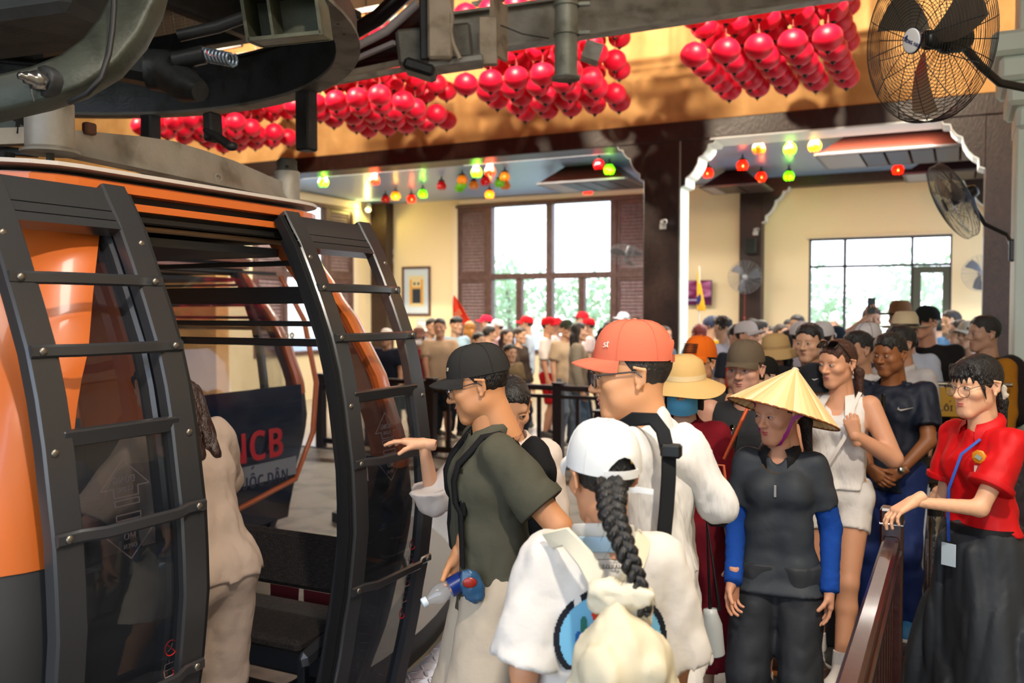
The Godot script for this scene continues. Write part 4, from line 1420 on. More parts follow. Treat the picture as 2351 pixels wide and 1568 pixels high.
	# cameras, a speaker, sockets
	for q in [[Vector3(-3.523, 2.908, -11.620), "white security camera on the front of the middle column"], [Vector3(-3.235, 3.162, -16.240), "white security camera on the back pillar above a speaker"]]:
		var t := thing("security_camera", q[1], "camera", q[0])
		part("bracket", Geo.new().box(Vector3(0, -0.02, 0.02), Vector3(0.09, 0.07, 0.03), Basis(), 0.006), mt("cam_white", Color(0.82, 0.82, 0.8), {"rough": 0.4}), t)
		part("body", Geo.new().box(Vector3(0.03, 0.035, 0.09), Vector3(0.06, 0.06, 0.14), Basis(Vector3.UP, 0.6), 0.012), mt("cam_white", Color.WHITE), t)
		part("lens", Geo.new().ball(Vector3(0.07, 0.03, 0.15), Vector3(0.02, 0.02, 0.02), 10, 6), mt("tv_black", Color.BLACK), t)
	var sp := thing("speaker", "dark green box speaker below the camera on the back pillar", "speaker", Vector3(-3.301, 2.918, -16.240))
	part("body", Geo.new().box(Vector3(0, 0, 0.07), Vector3(0.19, 0.27, 0.14), Basis(), 0.012), mt("speaker_green", Color(0.13, 0.16, 0.14), {"rough": 0.6}), sp)
	part("grille", Geo.new().box(Vector3(0, 0, 0.142), Vector3(0.16, 0.23, 0.006), Basis(), 0.003), mt("speaker_grille", Color(0.09, 0.11, 0.1), {"rough": 0.8}), sp)
	var sl := thing("ceiling_spotlight", "small lit spotlight above the corner pillar", "spotlight", Vector3(-11.3, 3.98, -15.9))
	part("body", Geo.new().tube([Vector3(0, 0.1, 0), Vector3(0, 0.02, 0), Vector3(0.05, -0.06, 0.1)], [0.02, 0.05, 0.055], 12), mt("cam_white", Color.WHITE), sl)
	part("bulb", Geo.new().ball(Vector3(0.06, -0.07, 0.12), Vector3(0.07, 0.05, 0.04), 12, 8), mt("spot_glow", Color.WHITE, {"em": Color(1, 0.9, 0.4), "ee": 4.0}), sl)
	var ol := OmniLight3D.new()
	ol.name = "corner_light"
	ol.position = Vector3(-11.22, 3.88, -15.72)
	ol.light_energy = 0.5
	ol.light_color = Color(1, 0.9, 0.5)
	ol.shadow_enabled = true
	ol.omni_range = 20.0
	ol.omni_attenuation = 2.0
	add_child(ol)
	var ns := thing("notice", "small white notice with a red emblem on the wall below the picture", "notice", Vector3(-10.375, 1.442, -16.490))
	part("sheet", Geo.new().span(Vector3(-0.12, -0.16, 0), Vector3(0.12, 0.16, 0.012), 0.003), mt("cam_white", Color.WHITE), ns)
	part("emblem", Geo.new().lathe([Vector2(0, 0.016), Vector2(0.05, 0.016), Vector2(0.05, 0.0)], 16, Transform3D(Basis(Vector3.RIGHT, PI / 2), Vector3.ZERO)), mt("emblem_red", Color(0.75, 0.1, 0.08)), ns)
	for q in [Vector3(-11.097, 3.057, -16.490), Vector3(-11.109, 2.867, -16.490)]:
		var k := solo("wall_socket", Geo.new().box(q + Vector3(0, 0, 0.01), Vector3(0.08, 0.1, 0.02), Basis(), 0.006), mt("cam_white", Color.WHITE), "white wall socket up the cream wall by the framed picture, %s of the two" % ("upper" if q.y > 2.93 else "lower"), "socket", "sockets by the picture")
	# flags above the crowd
	var fl := thing("guide_flag", "orange pennant with pale lettering held up before the shutter", "flag", Vector3(-7.044, 1.556, -12.134))
	part("pole", Geo.new().tube([Vector3(0, -0.9, 0), Vector3(0, 0.48, 0)], 0.008, 6), mt("cam_white", Color.WHITE), fl)
	part("cloth", flag_cloth(0.36, 0.46), mt("flag_orange", Color(0.85, 0.2, 0.05), {"rough": 0.8}), fl)
	part("lettering", Geo.new().box(Vector3(0.09, 0.17, 0.02), Vector3(0.12, 0.1, 0.006), Basis(Vector3.BACK, 0.6)), mt("flag_pale", Color(0.9, 0.5, 0.35)), fl)
	var f2 := thing("guide_flag", "yellow flag with a blue emblem on a tall white pole by the screen", "flag", Vector3(-3.354, 1.572, -12.849))
	part("pole", Geo.new().tube([Vector3(0, -0.8, 0), Vector3(0, 0.84, 0)], 0.01, 6), mt("cam_white", Color.WHITE), f2)
	part("cloth", flag_cloth(0.13, 0.62).add(Geo.new()), mt("flag_yellow", Color(0.9, 0.68, 0.08), {"rough": 0.8}), f2).position = Vector3(-0.03, 0.2, 0)
	part("emblem", Geo.new().ball(Vector3(0.0, 0.36, 0.012), Vector3(0.035, 0.1, 0.01), 10, 6), mt("flag_blue", Color(0.08, 0.14, 0.4)), f2)


func flag_cloth(w: float, h: float) -> Geo:
	var p := PackedVector3Array()
	for r in 8:
		for c in 7:
			var f := r / 7.0
			var x := (c / 6.0) * w * (1.0 - f * 0.97)
			p.append(Vector3(x, h * f, 0.02 * sin(x * 25.0 + f * 3.0)))
	return Geo.new().plate(p, 7, Vector3(0, 0, -0.004))


func lanterns() -> void:
	var red := mt("lantern_silk", Color(0.84, 0.03, 0.21), {"rough": 0.42, "spec": 0.5, "back": Color(0.6, 0.02, 0.12), "rim": 0.5})
	var blk := mt("lantern_cap", Color(0.012, 0.012, 0.014), {"rough": 0.4})
	var cord := mt("lantern_cord", Color(0.75, 0.4, 0.4), {"rough": 0.8})
	var p := PackedVector3Array()
	var seg := 32
	for r in 13:
		var t := lerpf(-1.36, 1.36, r / 12.0)
		for s in seg:
			var a := TAU * s / seg
			var k := 1.0 - 0.022 * absf(sin(a * 8.0)) * cos(t)
			p.append(Vector3(0.14 * pow(cos(t), 0.9 if t > 0 else 1.12) * cos(a) * k, 0.126 * sin(t), -0.14 * pow(cos(t), 0.9 if t > 0 else 1.12) * sin(a) * k))
	var shade := Geo.new().sheet(p, seg, true).commit()
	var foot := Geo.new().lathe([Vector2(0, -0.16), Vector2(0.006, -0.157), Vector2(0.009, -0.14), Vector2(0.022, -0.136), Vector2(0.032, -0.118), Vector2(0.0, -0.115)], 10).commit()
	var top := Geo.new().lathe([Vector2(0.0, 0.118), Vector2(0.034, 0.119), Vector2(0.026, 0.133), Vector2(0, 0.134)], 10).commit()
	var string := Geo.new().tube([Vector3(0.02, 0.12, 0), Vector3(0, 0.18, 0), Vector3(0, 0.224, 0)], 0.0022, 4, false).tube([Vector3(-0.02, 0.12, 0), Vector3(0, 0.18, 0)], 0.0022, 4, false).commit()
	var at := ["rightmost cluster", "cluster behind the pipe", "cluster left of the pipe", "cluster behind the yoke"]
	var cx := [-1.75, -4.3, -6.72, -9.4]
	var lv := ["lowest", "middle", "topmost"]
	var rows := ["front", "second", "third", "fourth", "back"]
	var place := ["leftmost of five", "second from the left", "middle one", "second from the right", "rightmost of five"]
	var rng := RandomNumberGenerator.new()
	rng.seed = 3
	for c in 4:
		for y in 3:
			for i in 5:
				for k in 5:
					var pos := Vector3(cx[c] + (i - 2) * 0.315, 4.3 + 0.385 * y, -8.85 - 0.385 * k)
					if c > 0:
						# staggered rows
						pos.x += 0.08 * ((k % 2) - 0.5)
					var t := thing("red_lantern", "red silk lantern, %s, %s layer, %s row, %s" % [at[c], lv[y], rows[k], place[i]], "lantern", pos, rng.randf() * TAU, "%s layer of the %s" % [lv[y], at[c]])
					part("shade", shade, red, t)
					part("foot", foot, blk, t)
					part("cap", top, blk, t)
					part("cord", string, cord, t)
	# the battens that carry them
	for c in 4:
		for k in 5:
			var z := -8.85 - 0.385 * k
			solo("lantern_batten", Geo.new().span(Vector3(cx[c] - 0.8, 5.292, z - 0.02), Vector3(cx[c] + 0.8, 5.35, z + 0.02)).span(Vector3(cx[c] - 0.71, 5.35, z - 0.008), Vector3(cx[c] - 0.69, 6.4, z + 0.008)).span(Vector3(cx[c] + 0.69, 5.35, z - 0.008), Vector3(cx[c] + 0.71, 6.4, z + 0.008)), blk, "dark ceiling batten over the %s, %s row" % [at[c], rows[k]], "batten", "battens over the %s" % at[c])


func machinery() -> void:
	var green := steel("green_grey_steel", "3d4139", 0.5, 0.45)
	var dark := steel("dark_steel", "3a3d40", 0.45, 0.5)
	var soot := steel("soot_steel", "2c2d2f", 0.55, 0.4)
	var flange := steel("flange_grey", "6d6a64", 0.6, 0.3)
	var beige := steel("beige_steel", "a89a88", 0.6, 0.2)
	var gal := steel("grey_beam", "8f8d88", 0.55, 0.3)
	# the hanger arm of the near cabin, bolted beside the big spring pot
	var arm := thing("hanger_arm", "curved green-grey hanger arm sweeping up from the bolt over the near spring pot", "hanger arm")
	var pts := [Vector3(-2.798, 2.374, -1.673), Vector3(-2.680, 2.403, -1.732), Vector3(-2.586, 2.426, -1.780), Vector3(-2.498, 2.449, -1.825), Vector3(-2.436, 2.492, -1.890), Vector3(-2.402, 2.563, -1.966), Vector3(-2.388, 2.653, -2.032), Vector3(-2.390, 2.760, -2.091), Vector3(-2.407, 2.884, -2.144), Vector3(-2.437, 3.034, -2.191)]
	var wd := [0.062, 0.062, 0.06, 0.06, 0.064, 0.07, 0.074, 0.077, 0.078, 0.078]
	var ring := PackedVector3Array()
	for k in pts.size():
		var tt: Vector3 = (pts[mini(k + 1, pts.size() - 1)] - pts[maxi(k - 1, 0)]).normalized()
		var out := Vector3(0.4444, 0.0349, 0.8952)
		var side := out.cross(tt).normalized()
		out = tt.cross(side)
		for s in 12:
			var a := TAU * s / 12
			var q := Vector2(cos(a), sin(a))
			q = q.sign() * Vector2(pow(absf(q.x), 0.5), pow(absf(q.y), 0.5))
			ring.append(pts[k] + side * (q.x * wd[k] * 1.02) + out * (q.y * 0.055))
	part("arm", Geo.new().sheet(ring, 12, true), green, arm)
	part("cable", Geo.new().tube([Vector3(-2.322, 2.779, -1.947), Vector3(-2.313, 2.696, -1.937), Vector3(-2.308, 2.627, -1.926), Vector3(-2.291, 2.546, -1.898), Vector3(-2.285, 2.466, -1.864), Vector3(-2.321, 2.421, -1.844), Vector3(-2.403, 2.405, -1.848)], 0.009, 8), mt("rubber", Color(0.018, 0.018, 0.02)), arm)
	var bolt := part("bolt", Geo.new().lathe([Vector2(0, 0.0), Vector2(0.03, 0.0), Vector2(0.03, 0.03), Vector2(0.019, 0.032), Vector2(0.019, 0.055), Vector2(0.011, 0.058), Vector2(0.011, 0.075), Vector2(0, 0.077)], 6), steel("bolt_steel", "9a9a9c", 0.25, 0.9), arm)
	bolt.transform = Transform3D(Basis(Quaternion(Vector3.UP, Vector3(-0.0031, 0.0312, 0.9995))), Vector3(-2.440, 2.456, -1.787))
	part("boss", Geo.new().lathe([Vector2(0.05, -0.04), Vector2(0.05, 0.01), Vector2(0.044, 0.02), Vector2(0, 0.02)], 18, Transform3D(Basis(Quaternion(Vector3.UP, Vector3(-0.0031, 0.0312, 0.9995))), Vector3(-2.459, 2.461, -1.811))), soot, arm)
	part("pin_wire", Geo.new().tube([Vector3(-2.456, 2.476, -1.757), Vector3(-2.451, 2.448, -1.759), Vector3(-2.458, 2.419, -1.765), Vector3(-2.462, 2.399, -1.774)], 0.0028, 5), steel("bolt_steel", "9a9a9c"), arm)
	# the bent guide rail: a channel that runs in a half circle overhead
	var rail := thing("guide_rail", "dark steel guide rail bent in a half circle over the cable car", "guide rail")
	var web := []
	for k in 49:
		var a := lerpf(-2.75, 1.1, k / 48.0)
		web.append(Vector3(-4.3 + 1.9 * cos(a), 3.1, -2.6 + 1.9 * sin(a)))
	part("flange", Geo.new().sweep(PackedVector2Array([Vector2(-0.06, -0.01), Vector2(0.06, -0.01), Vector2(0.06, 0.008), Vector2(-0.06, 0.008)]), web, Vector3.UP), flange, rail)
	part("web", Geo.new().sweep(PackedVector2Array([Vector2(-0.045, 0.0), Vector2(-0.03, 0.0), Vector2(-0.03, 0.3), Vector2(-0.045, 0.3)]), web, Vector3.UP), dark, rail)
	part("web", Geo.new().sweep(PackedVector2Array([Vector2(0.035, 0.0), Vector2(0.045, 0.0), Vector2(0.045, 0.12), Vector2(0.035, 0.12)]), web, Vector3.UP), dark, rail)
	part("top_flange", Geo.new().sweep(PackedVector2Array([Vector2(-0.08, 0.3), Vector2(0.0, 0.3), Vector2(0.0, 0.315), Vector2(-0.08, 0.315)]), web, Vector3.UP), soot, rail)
	for a in [-0.5, -0.42, -0.12, 0.12, 0.5, 0.58]:
		part("hole", Geo.new().lathe([Vector2(0.0, -0.0115), Vector2(0.008, -0.0115), Vector2(0.008, -0.009), Vector2(0, -0.009)], 8, Transform3D(Basis(), Vector3(-4.3 + 1.9 * cos(a), 3.1, -2.6 + 1.9 * sin(a)))), mt("hole_black", Color(0.01, 0.01, 0.01)), rail)
	for q in [[-1.16, 0.36], [-1.9, 0.42]]:
		var b: Vector3 = Vector3(-4.3 + 1.9 * cos(q[0]), 3.1, -2.6 + 1.9 * sin(q[0]))
		part("hanger_post", Geo.new().span(b + Vector3(-0.05, -q[1], -0.05), b + Vector3(0.05, 0.0, 0.05), 0.01), soot, rail)
	# box bracket at the tip of the rail
	var bx := thing("rail_box", "olive steel box bracket lit inside, at the tip of the guide rail", "bracket")
	var c := Vector3(-2.528, 3.002, -2.982)
	var bb := Basis(Vector3(0.8897, 0.0994, -0.4455), Vector3(-0.0158, 0.9809, 0.1940), Vector3(0.4202, -0.1676, 0.8918))
	var gb := Geo.new()
	gb.box(c + bb.y * -0.085, Vector3(0.30, 0.014, 0.2), bb).box(c + bb.x * -0.15, Vector3(0.014, 0.19, 0.2), bb).box(c + bb.z * -0.1, Vector3(0.30, 0.19, 0.012), bb).box(c + bb.y * 0.09, Vector3(0.30, 0.014, 0.2), bb).box(c + bb.x * 0.15, Vector3(0.014, 0.19, 0.2), bb)
	part("housing", gb, steel("olive_steel", "55584a", 0.6, 0.2), bx)
	part("rib", Geo.new().box(c + bb.x * -0.05, Vector3(0.012, 0.17, 0.16), bb), steel("olive_steel", "55584a"), bx)
	# drive box, grating and cable trays overhead
	var drv := thing("drive_housing", "dark grey drive housing over the hanger arm, cut by the photo's top edge", "machine housing")
	part("housing", Geo.new().box(Vector3(-3.115, 2.951, -2.186), Vector3(0.75, 0.34, 0.5), Basis(Vector3(0.9635, 0.0558, -0.2617), Vector3(-0.0158, 0.9967, 0.0800), Vector3(0.2603, -0.0635, 0.9634)).orthonormalized(), 0.03), steel("drive_grey", "3b3a3a", 0.7, 0.1), drv)
	part("block", Geo.new().box(Vector3(-3.433, 2.905, -2.473), Vector3(0.28, 0.1, 0.2), Basis(Vector3(0.9635, 0.0558, -0.2617), Vector3(-0.0158, 0.9967, 0.0800), Vector3(0.2603, -0.0635, 0.9634)).orthonormalized(), 0.03), soot, drv)
	for q in [[Vector3(-4.145, 3.149, -2.688), Vector3(-3.756, 3.034, -3.323), "upper perforated cable tray behind the hanger arm"], [Vector3(-4.018, 3.108, -2.861), Vector3(-3.735, 3.027, -3.445), "lower perforated cable tray behind the hanger arm"]]:
		var tr := thing("cable_tray", q[2], "cable tray")
		var a: Vector3 = q[0]
		var b: Vector3 = q[1]
		part("tray", Geo.new().bar(a, b, 0.16, 0.02).bar(a + Vector3(0.08, 0.03, 0.05), b + Vector3(0.08, 0.03, 0.05), 0.012, 0.06).bar(a - Vector3(0.08, -0.03, 0.05), b - Vector3(0.08, -0.03, 0.05), 0.012, 0.06), flange, tr)
		var hs := Geo.new().box(Vector3.ZERO, Vector3(0.035, 0.006, 0.05), Basis(), 0.001).commit()
		var n := int(a.distance_to(b) / 0.09)
		for k in n:
			for s in [-0.04, 0.04]:
				var o := part("slot", hs, mt("hole_black", Color(0.01, 0.01, 0.01)), tr)
				var z := (b - a).normalized()
				var x := Vector3.UP.cross(z).normalized()
				o.transform = Transform3D(Basis(x, z.cross(x), z), a.lerp(b, (k + 0.5) / n) + x * s + z.cross(x) * -0.009)
	var ct := thing("sheave_deck", "dark grated maintenance deck above the guide rail", "platform")
	part("grating", Geo.new().box(Vector3(-5.5, 3.75, -3.65), Vector3(3.8, 0.05, 2.7), Basis(), 0.01), mt("grating", Color(0.2, 0.205, 0.215), {"rough": 0.5, "metal": 0.5, "n": chequer(), "ns": 2.0, "s": 10.0}), ct)
	for x in [-7.2, -6.2, -5.1, -4.1]:
		part("joist", Geo.new().span(Vector3(x, 3.5, -4.5), Vector3(x + 0.08, 3.73, -2.3), 0.01), soot, ct)
	part("joist", Geo.new().span(Vector3(-7.3, 3.5, -4.5), Vector3(-3.9, 3.62, -4.4), 0.01), soot, ct)
	part("joist", Geo.new().span(Vector3(-7.3, 3.45, -2.5), Vector3(-3.9, 3.6, -2.35), 0.01), soot, ct)
	var gb2 := thing("gearbox", "dark ribbed gearbox with a chrome spring under the grated deck", "gearbox")
	part("case", Geo.new().box(Vector3(-3.816, 3.034, -3.293), Vector3(0.55, 0.16, 0.3), Basis(Vector3(0.8814, -0.1960, -0.4299), Vector3(0.2030, 0.9787, -0.0299), Vector3(0.4437, -0.0647, 0.8938)).orthonormalized(), 0.04), soot, gb2)
	part("case", Geo.new().tube([Vector3(-3.645, 2.985, -3.265), Vector3(-3.547, 2.974, -3.313), Vector3(-3.400, 2.872, -3.270), Vector3(-3.304, 2.839, -3.260)], [0.1, 0.11, 0.08, 0.05], 10), dark, gb2)
	var coil := []
	for k in 81:
		var f := k / 80.0
		var base := Vector3(-3.326, 3.032, -3.313).lerp(Vector3(-3.201, 3.005, -3.374), f)
		coil.append(base + Vector3(0, cos(f * 50.0) * 0.03, sin(f * 50.0) * 0.03))
	part("spring", Geo.new().tube(coil, 0.008, 6), steel("spring_blue", "9fb0c4", 0.3, 0.7), gb2)
	part("shaft", Geo.new().tube([Vector3(-3.442, 3.124, -3.259), Vector3(-3.271, 3.167, -3.346), Vector3(-3.157, 3.214, -3.404)], 0.03, 10), dark, gb2)
	part("shaft", Geo.new().tube([Vector3(-3.459, 3.000, -3.246), Vector3(-3.326, 3.032, -3.313)], 0.045, 10), dark, gb2)
	# struts left of the hanger
	var st := thing("strut_frame", "green steel strut frame behind the near spring pot", "steel frame")
	part("strut", Geo.new().bar(Vector3(-3.809, 2.635, -2.499), Vector3(-3.638, 2.536, -2.581), 0.05, 0.07), green, st)
	part("strut", Geo.new().bar(Vector3(-3.660, 2.644, -2.574), Vector3(-3.665, 2.540, -2.567), 0.05, 0.05, Vector3.RIGHT), soot, st)
	part("strut", Geo.new().bar(Vector3(-3.841, 2.525, -2.479), Vector3(-3.587, 2.536, -2.606), 0.06, 0.07), beige, st)
	part("strut", Geo.new().bar(Vector3(-3.939, 2.502, -2.541), Vector3(-3.695, 2.478, -2.662), 0.06, 0.03), soot, st)
	part("strut", Geo.new().bar(Vector3(-3.714, 2.465, -2.540), Vector3(-3.719, 2.351, -2.533), 0.05, 0.05, Vector3.RIGHT), soot, st)
	# small hydraulic damper between rail and yoke
	var dm := thing("damper", "slim dark damper hanging from the guide rail past the yoke", "damper")
	part("post", Geo.new().bar(Vector3(-3.289, 2.744, -3.320), Vector3(-3.281, 2.606, -3.319), 0.085, 0.06, Vector3.RIGHT, 0.01), soot, dm)
	part("rod", Geo.new().tube([Vector3(-3.283, 2.653, -3.264), Vector3(-3.188, 2.608, -3.253), Vector3(-3.091, 2.551, -3.243)], [0.012, 0.022, 0.02], 8), soot, dm)
	part("joint", Geo.new().ball(Vector3(-3.091, 2.555, -3.243), Vector3(0.03, 0.022, 0.03), 10, 6), soot, dm)
	# the big red cowl with a white band
	var cowl := thing("red_cowl", "deep red cowl with white stripes sweeping behind the guide rail", "cowl")
	var maroon := mt("maroon_gloss", Color(0.16, 0.006, 0.018), {"rough": 0.2, "coat": 0.4})
	var lo := [Vector3(-4.457, 3.485, -5.450), Vector3(-4.040, 3.508, -5.435), Vector3(-3.557, 3.524, -5.452), Vector3(-3.311, 3.564, -5.464)]
	var mid := [Vector3(-4.393, 3.547, -5.373), Vector3(-4.010, 3.630, -5.343), Vector3(-3.615, 3.741, -5.320), Vector3(-3.372, 3.897, -5.335)]
	var hi := [Vector3(-4.395, 3.703, -5.378), Vector3(-4.039, 3.734, -5.332), Vector3(-3.671, 3.833, -5.295), Vector3(-3.414, 4.011, -5.318)]
	var cp := PackedVector3Array()
	for k in 4:
		cp.append(lo[k])
		cp.append((lo[k] as Vector3).lerp(mid[k], 0.55) + Vector3(0.02, 0, 0.06))
		cp.append(mid[k])
	part("skin", Geo.new().plate(cp, 3, Vector3(0, 0.02, -0.06)), maroon, cowl)
	part("band", Geo.new().tube(mid, 0.035, 8), mt("cowl_white", Color(0.7, 0.66, 0.66), {"rough": 0.3}), cowl)
	part("lip", Geo.new().tube(hi, 0.06, 8), mt("cowl_dark", Color(0.07, 0.03, 0.03), {"rough": 0.3}), cowl)
	part("band", Geo.new().bar(Vector3(-4.274, 3.384, -5.202), Vector3(-3.432, 3.446, -5.287), 0.03, 0.035), beige, cowl)
	part("band", Geo.new().bar(Vector3(-4.312, 3.457, -5.298), Vector3(-3.502, 3.521, -5.367), 0.03, 0.04), beige, cowl)
	part("strip", Geo.new().bar(Vector3(-4.156, 3.547, -5.379), Vector3(-3.544, 3.641, -5.295), 0.03, 0.03), mt("cowl_white", Color.WHITE), cowl)
	# bracket post that joins cowl and beam
	var pb := thing("rail_bracket", "beige steel bracket post with bolts between red cowl and grey beam", "bracket")
	part("post", Geo.new().bar(Vector3(-3.082, 3.903, -5.144), Vector3(-3.070, 3.416, -5.131), 0.16, 0.13, Vector3(0.4444, 0.0349, 0.8952), 0.015), beige, pb)
	part("plate", Geo.new().bar(Vector3(-3.226, 3.939, -5.186), Vector3(-3.210, 3.421, -5.173), 0.06, 0.2, Vector3(0.4444, 0.0349, 0.8952), 0.01), soot, pb)
	part("arm", Geo.new().bar(Vector3(-3.432, 3.537, -5.179), Vector3(-2.982, 3.590, -5.405), 0.2, 0.24, Vector3.UP, 0.02), flange, pb)
	part("arm", Geo.new().bar(Vector3(-3.191, 3.392, -5.181), Vector3(-2.866, 3.444, -5.345), 0.2, 0.05, Vector3.UP, 0.01), gal, pb)
	part("shoe", Geo.new().bar(Vector3(-3.279, 3.388, -5.026), Vector3(-3.099, 3.325, -5.113), 0.2, 0.08, Vector3.UP, 0.02), soot, pb)
	part("gusset", Geo.new().bar(Vector3(-2.845, 3.735, -5.367), Vector3(-2.834, 3.415, -5.359), 0.12, 0.05, Vector3(0.4444, 0.0349, 0.8952), 0.006), beige, pb)
	part("hook", Geo.new().tube([Vector3(-2.999, 3.777, -5.124), Vector3(-2.982, 3.686, -5.129), Vector3(-2.991, 3.601, -5.122), Vector3(-2.974, 3.516, -5.126), Vector3(-2.932, 3.417, -5.144)], 0.016, 8), beige, pb)
	for v in [12, 45, 80, 112]:
		pass
	# long grey beam and its pipe
	var bm := thing("steel_beam", "long grey steel I-beam crossing under the lantern clusters", "beam")
	var a0 := Vector3(-3.294, 3.747, -5.647)
	var a1 := Vector3(-0.533, 4.445, -7.771)
	part("web", Geo.new().bar(a0, a1, 0.03, 0.28), gal, bm)
	part("flange", Geo.new().bar(a0 + Vector3(0, 0.14, 0), a1 + Vector3(0, 0.14, 0), 0.16, 0.02), gal, bm)
	part("flange", Geo.new().bar(a0 - Vector3(0, 0.14, 0), a1 - Vector3(0, 0.14, 0), 0.16, 0.022), gal, bm)
	part("end_plate", Geo.new().bar(a0 + Vector3(0.42, 0.16, 0.06), a0 + Vector3(0.42, -0.22, 0.06), 0.22, 0.03, Vector3.RIGHT), beige, bm)
	part("stub", Geo.new().bar(Vector3(-2.381, 3.604, -5.927), Vector3(-2.276, 3.564, -5.977), 0.14, 0.12), gal, bm)
	part("wire", Geo.new().tube([Vector3(-2.898, 3.764, -5.565), Vector3(-2.722, 3.686, -5.649), Vector3(-2.560, 3.656, -5.729)], 0.005, 5), soot, bm)
	var pp := thing("vertical_pipe", "stout grey pipe with two clamps hanging from the steel beam", "pipe")
	var pa := Vector3(-2.381, 4.084, -5.611)
	var pc := Vector3(-2.369, 3.339, -5.588)
	pc = Vector3(pa.x, pc.y, pa.z)
	part("pipe", Geo.new().lathe([Vector2(0.0, 0), Vector2(0.076, 0), Vector2(0.098, -0.012), Vector2(0.098, 0.004), Vector2(0.078, 0.01), Vector2(0.078, 0.75), Vector2(0, 0.75)], 24, Transform3D(Basis(), pc)), steel("pipe_grey", "93958c", 0.5, 0.3), pp)
	for y in [0.28, 0.47]:
		part("clamp", Geo.new().lathe([Vector2(0.078, y), Vector2(0.09, y), Vector2(0.09, y + 0.02), Vector2(0.078, y + 0.02)], 24, Transform3D(Basis(), pc), true).bar(pc + Vector3(0.07, y + 0.01, -0.02), pc + Vector3(0.15, y + 0.01, -0.05), 0.05, 0.02), steel("pipe_grey", "93958c"), pp)


func baluster_rail(label: String, a: Vector3, b: Vector3, hgt: float, m: Material, gap := 0.24, metal_top := false) -> Node3D:
	var t := thing("railing", label, "railing", a)
	var d := b - a
	var n := int(d.length() / gap)
	part("top_rail", Geo.new().bar(Vector3(0, hgt, 0), d + Vector3(0, hgt, 0), 0.09, 0.06, Vector3.UP, 0.012), m, t)
	part("bottom_rail", Geo.new().bar(Vector3(0, 0.09, 0), d + Vector3(0, 0.09, 0), 0.06, 0.07, Vector3.UP, 0.008), m, t)
	part("under_rail", Geo.new().bar(Vector3(0, hgt - 0.1, 0), d + Vector3(0, hgt - 0.1, 0), 0.05, 0.04, Vector3.UP, 0.006), m, t)
	var g := Geo.new().span(Vector3(-0.022, 0.12, -0.022), Vector3(0.022, hgt - 0.1, 0.022), 0.005).commit()
	var post := Geo.new().span(Vector3(-0.055, 0.0, -0.055), Vector3(0.055, hgt + 0.04, 0.055), 0.008).span(Vector3(-0.065, hgt + 0.04, -0.065), Vector3(0.065, hgt + 0.06, 0.065), 0.006).commit()
	for k in n + 1:
		var p := d * (float(k) / n)
		if k % 7 == 0 or k == n:
			part("post", post, m, t).position = p
		else:
			part("baluster", g, m, t).position = p
	return t


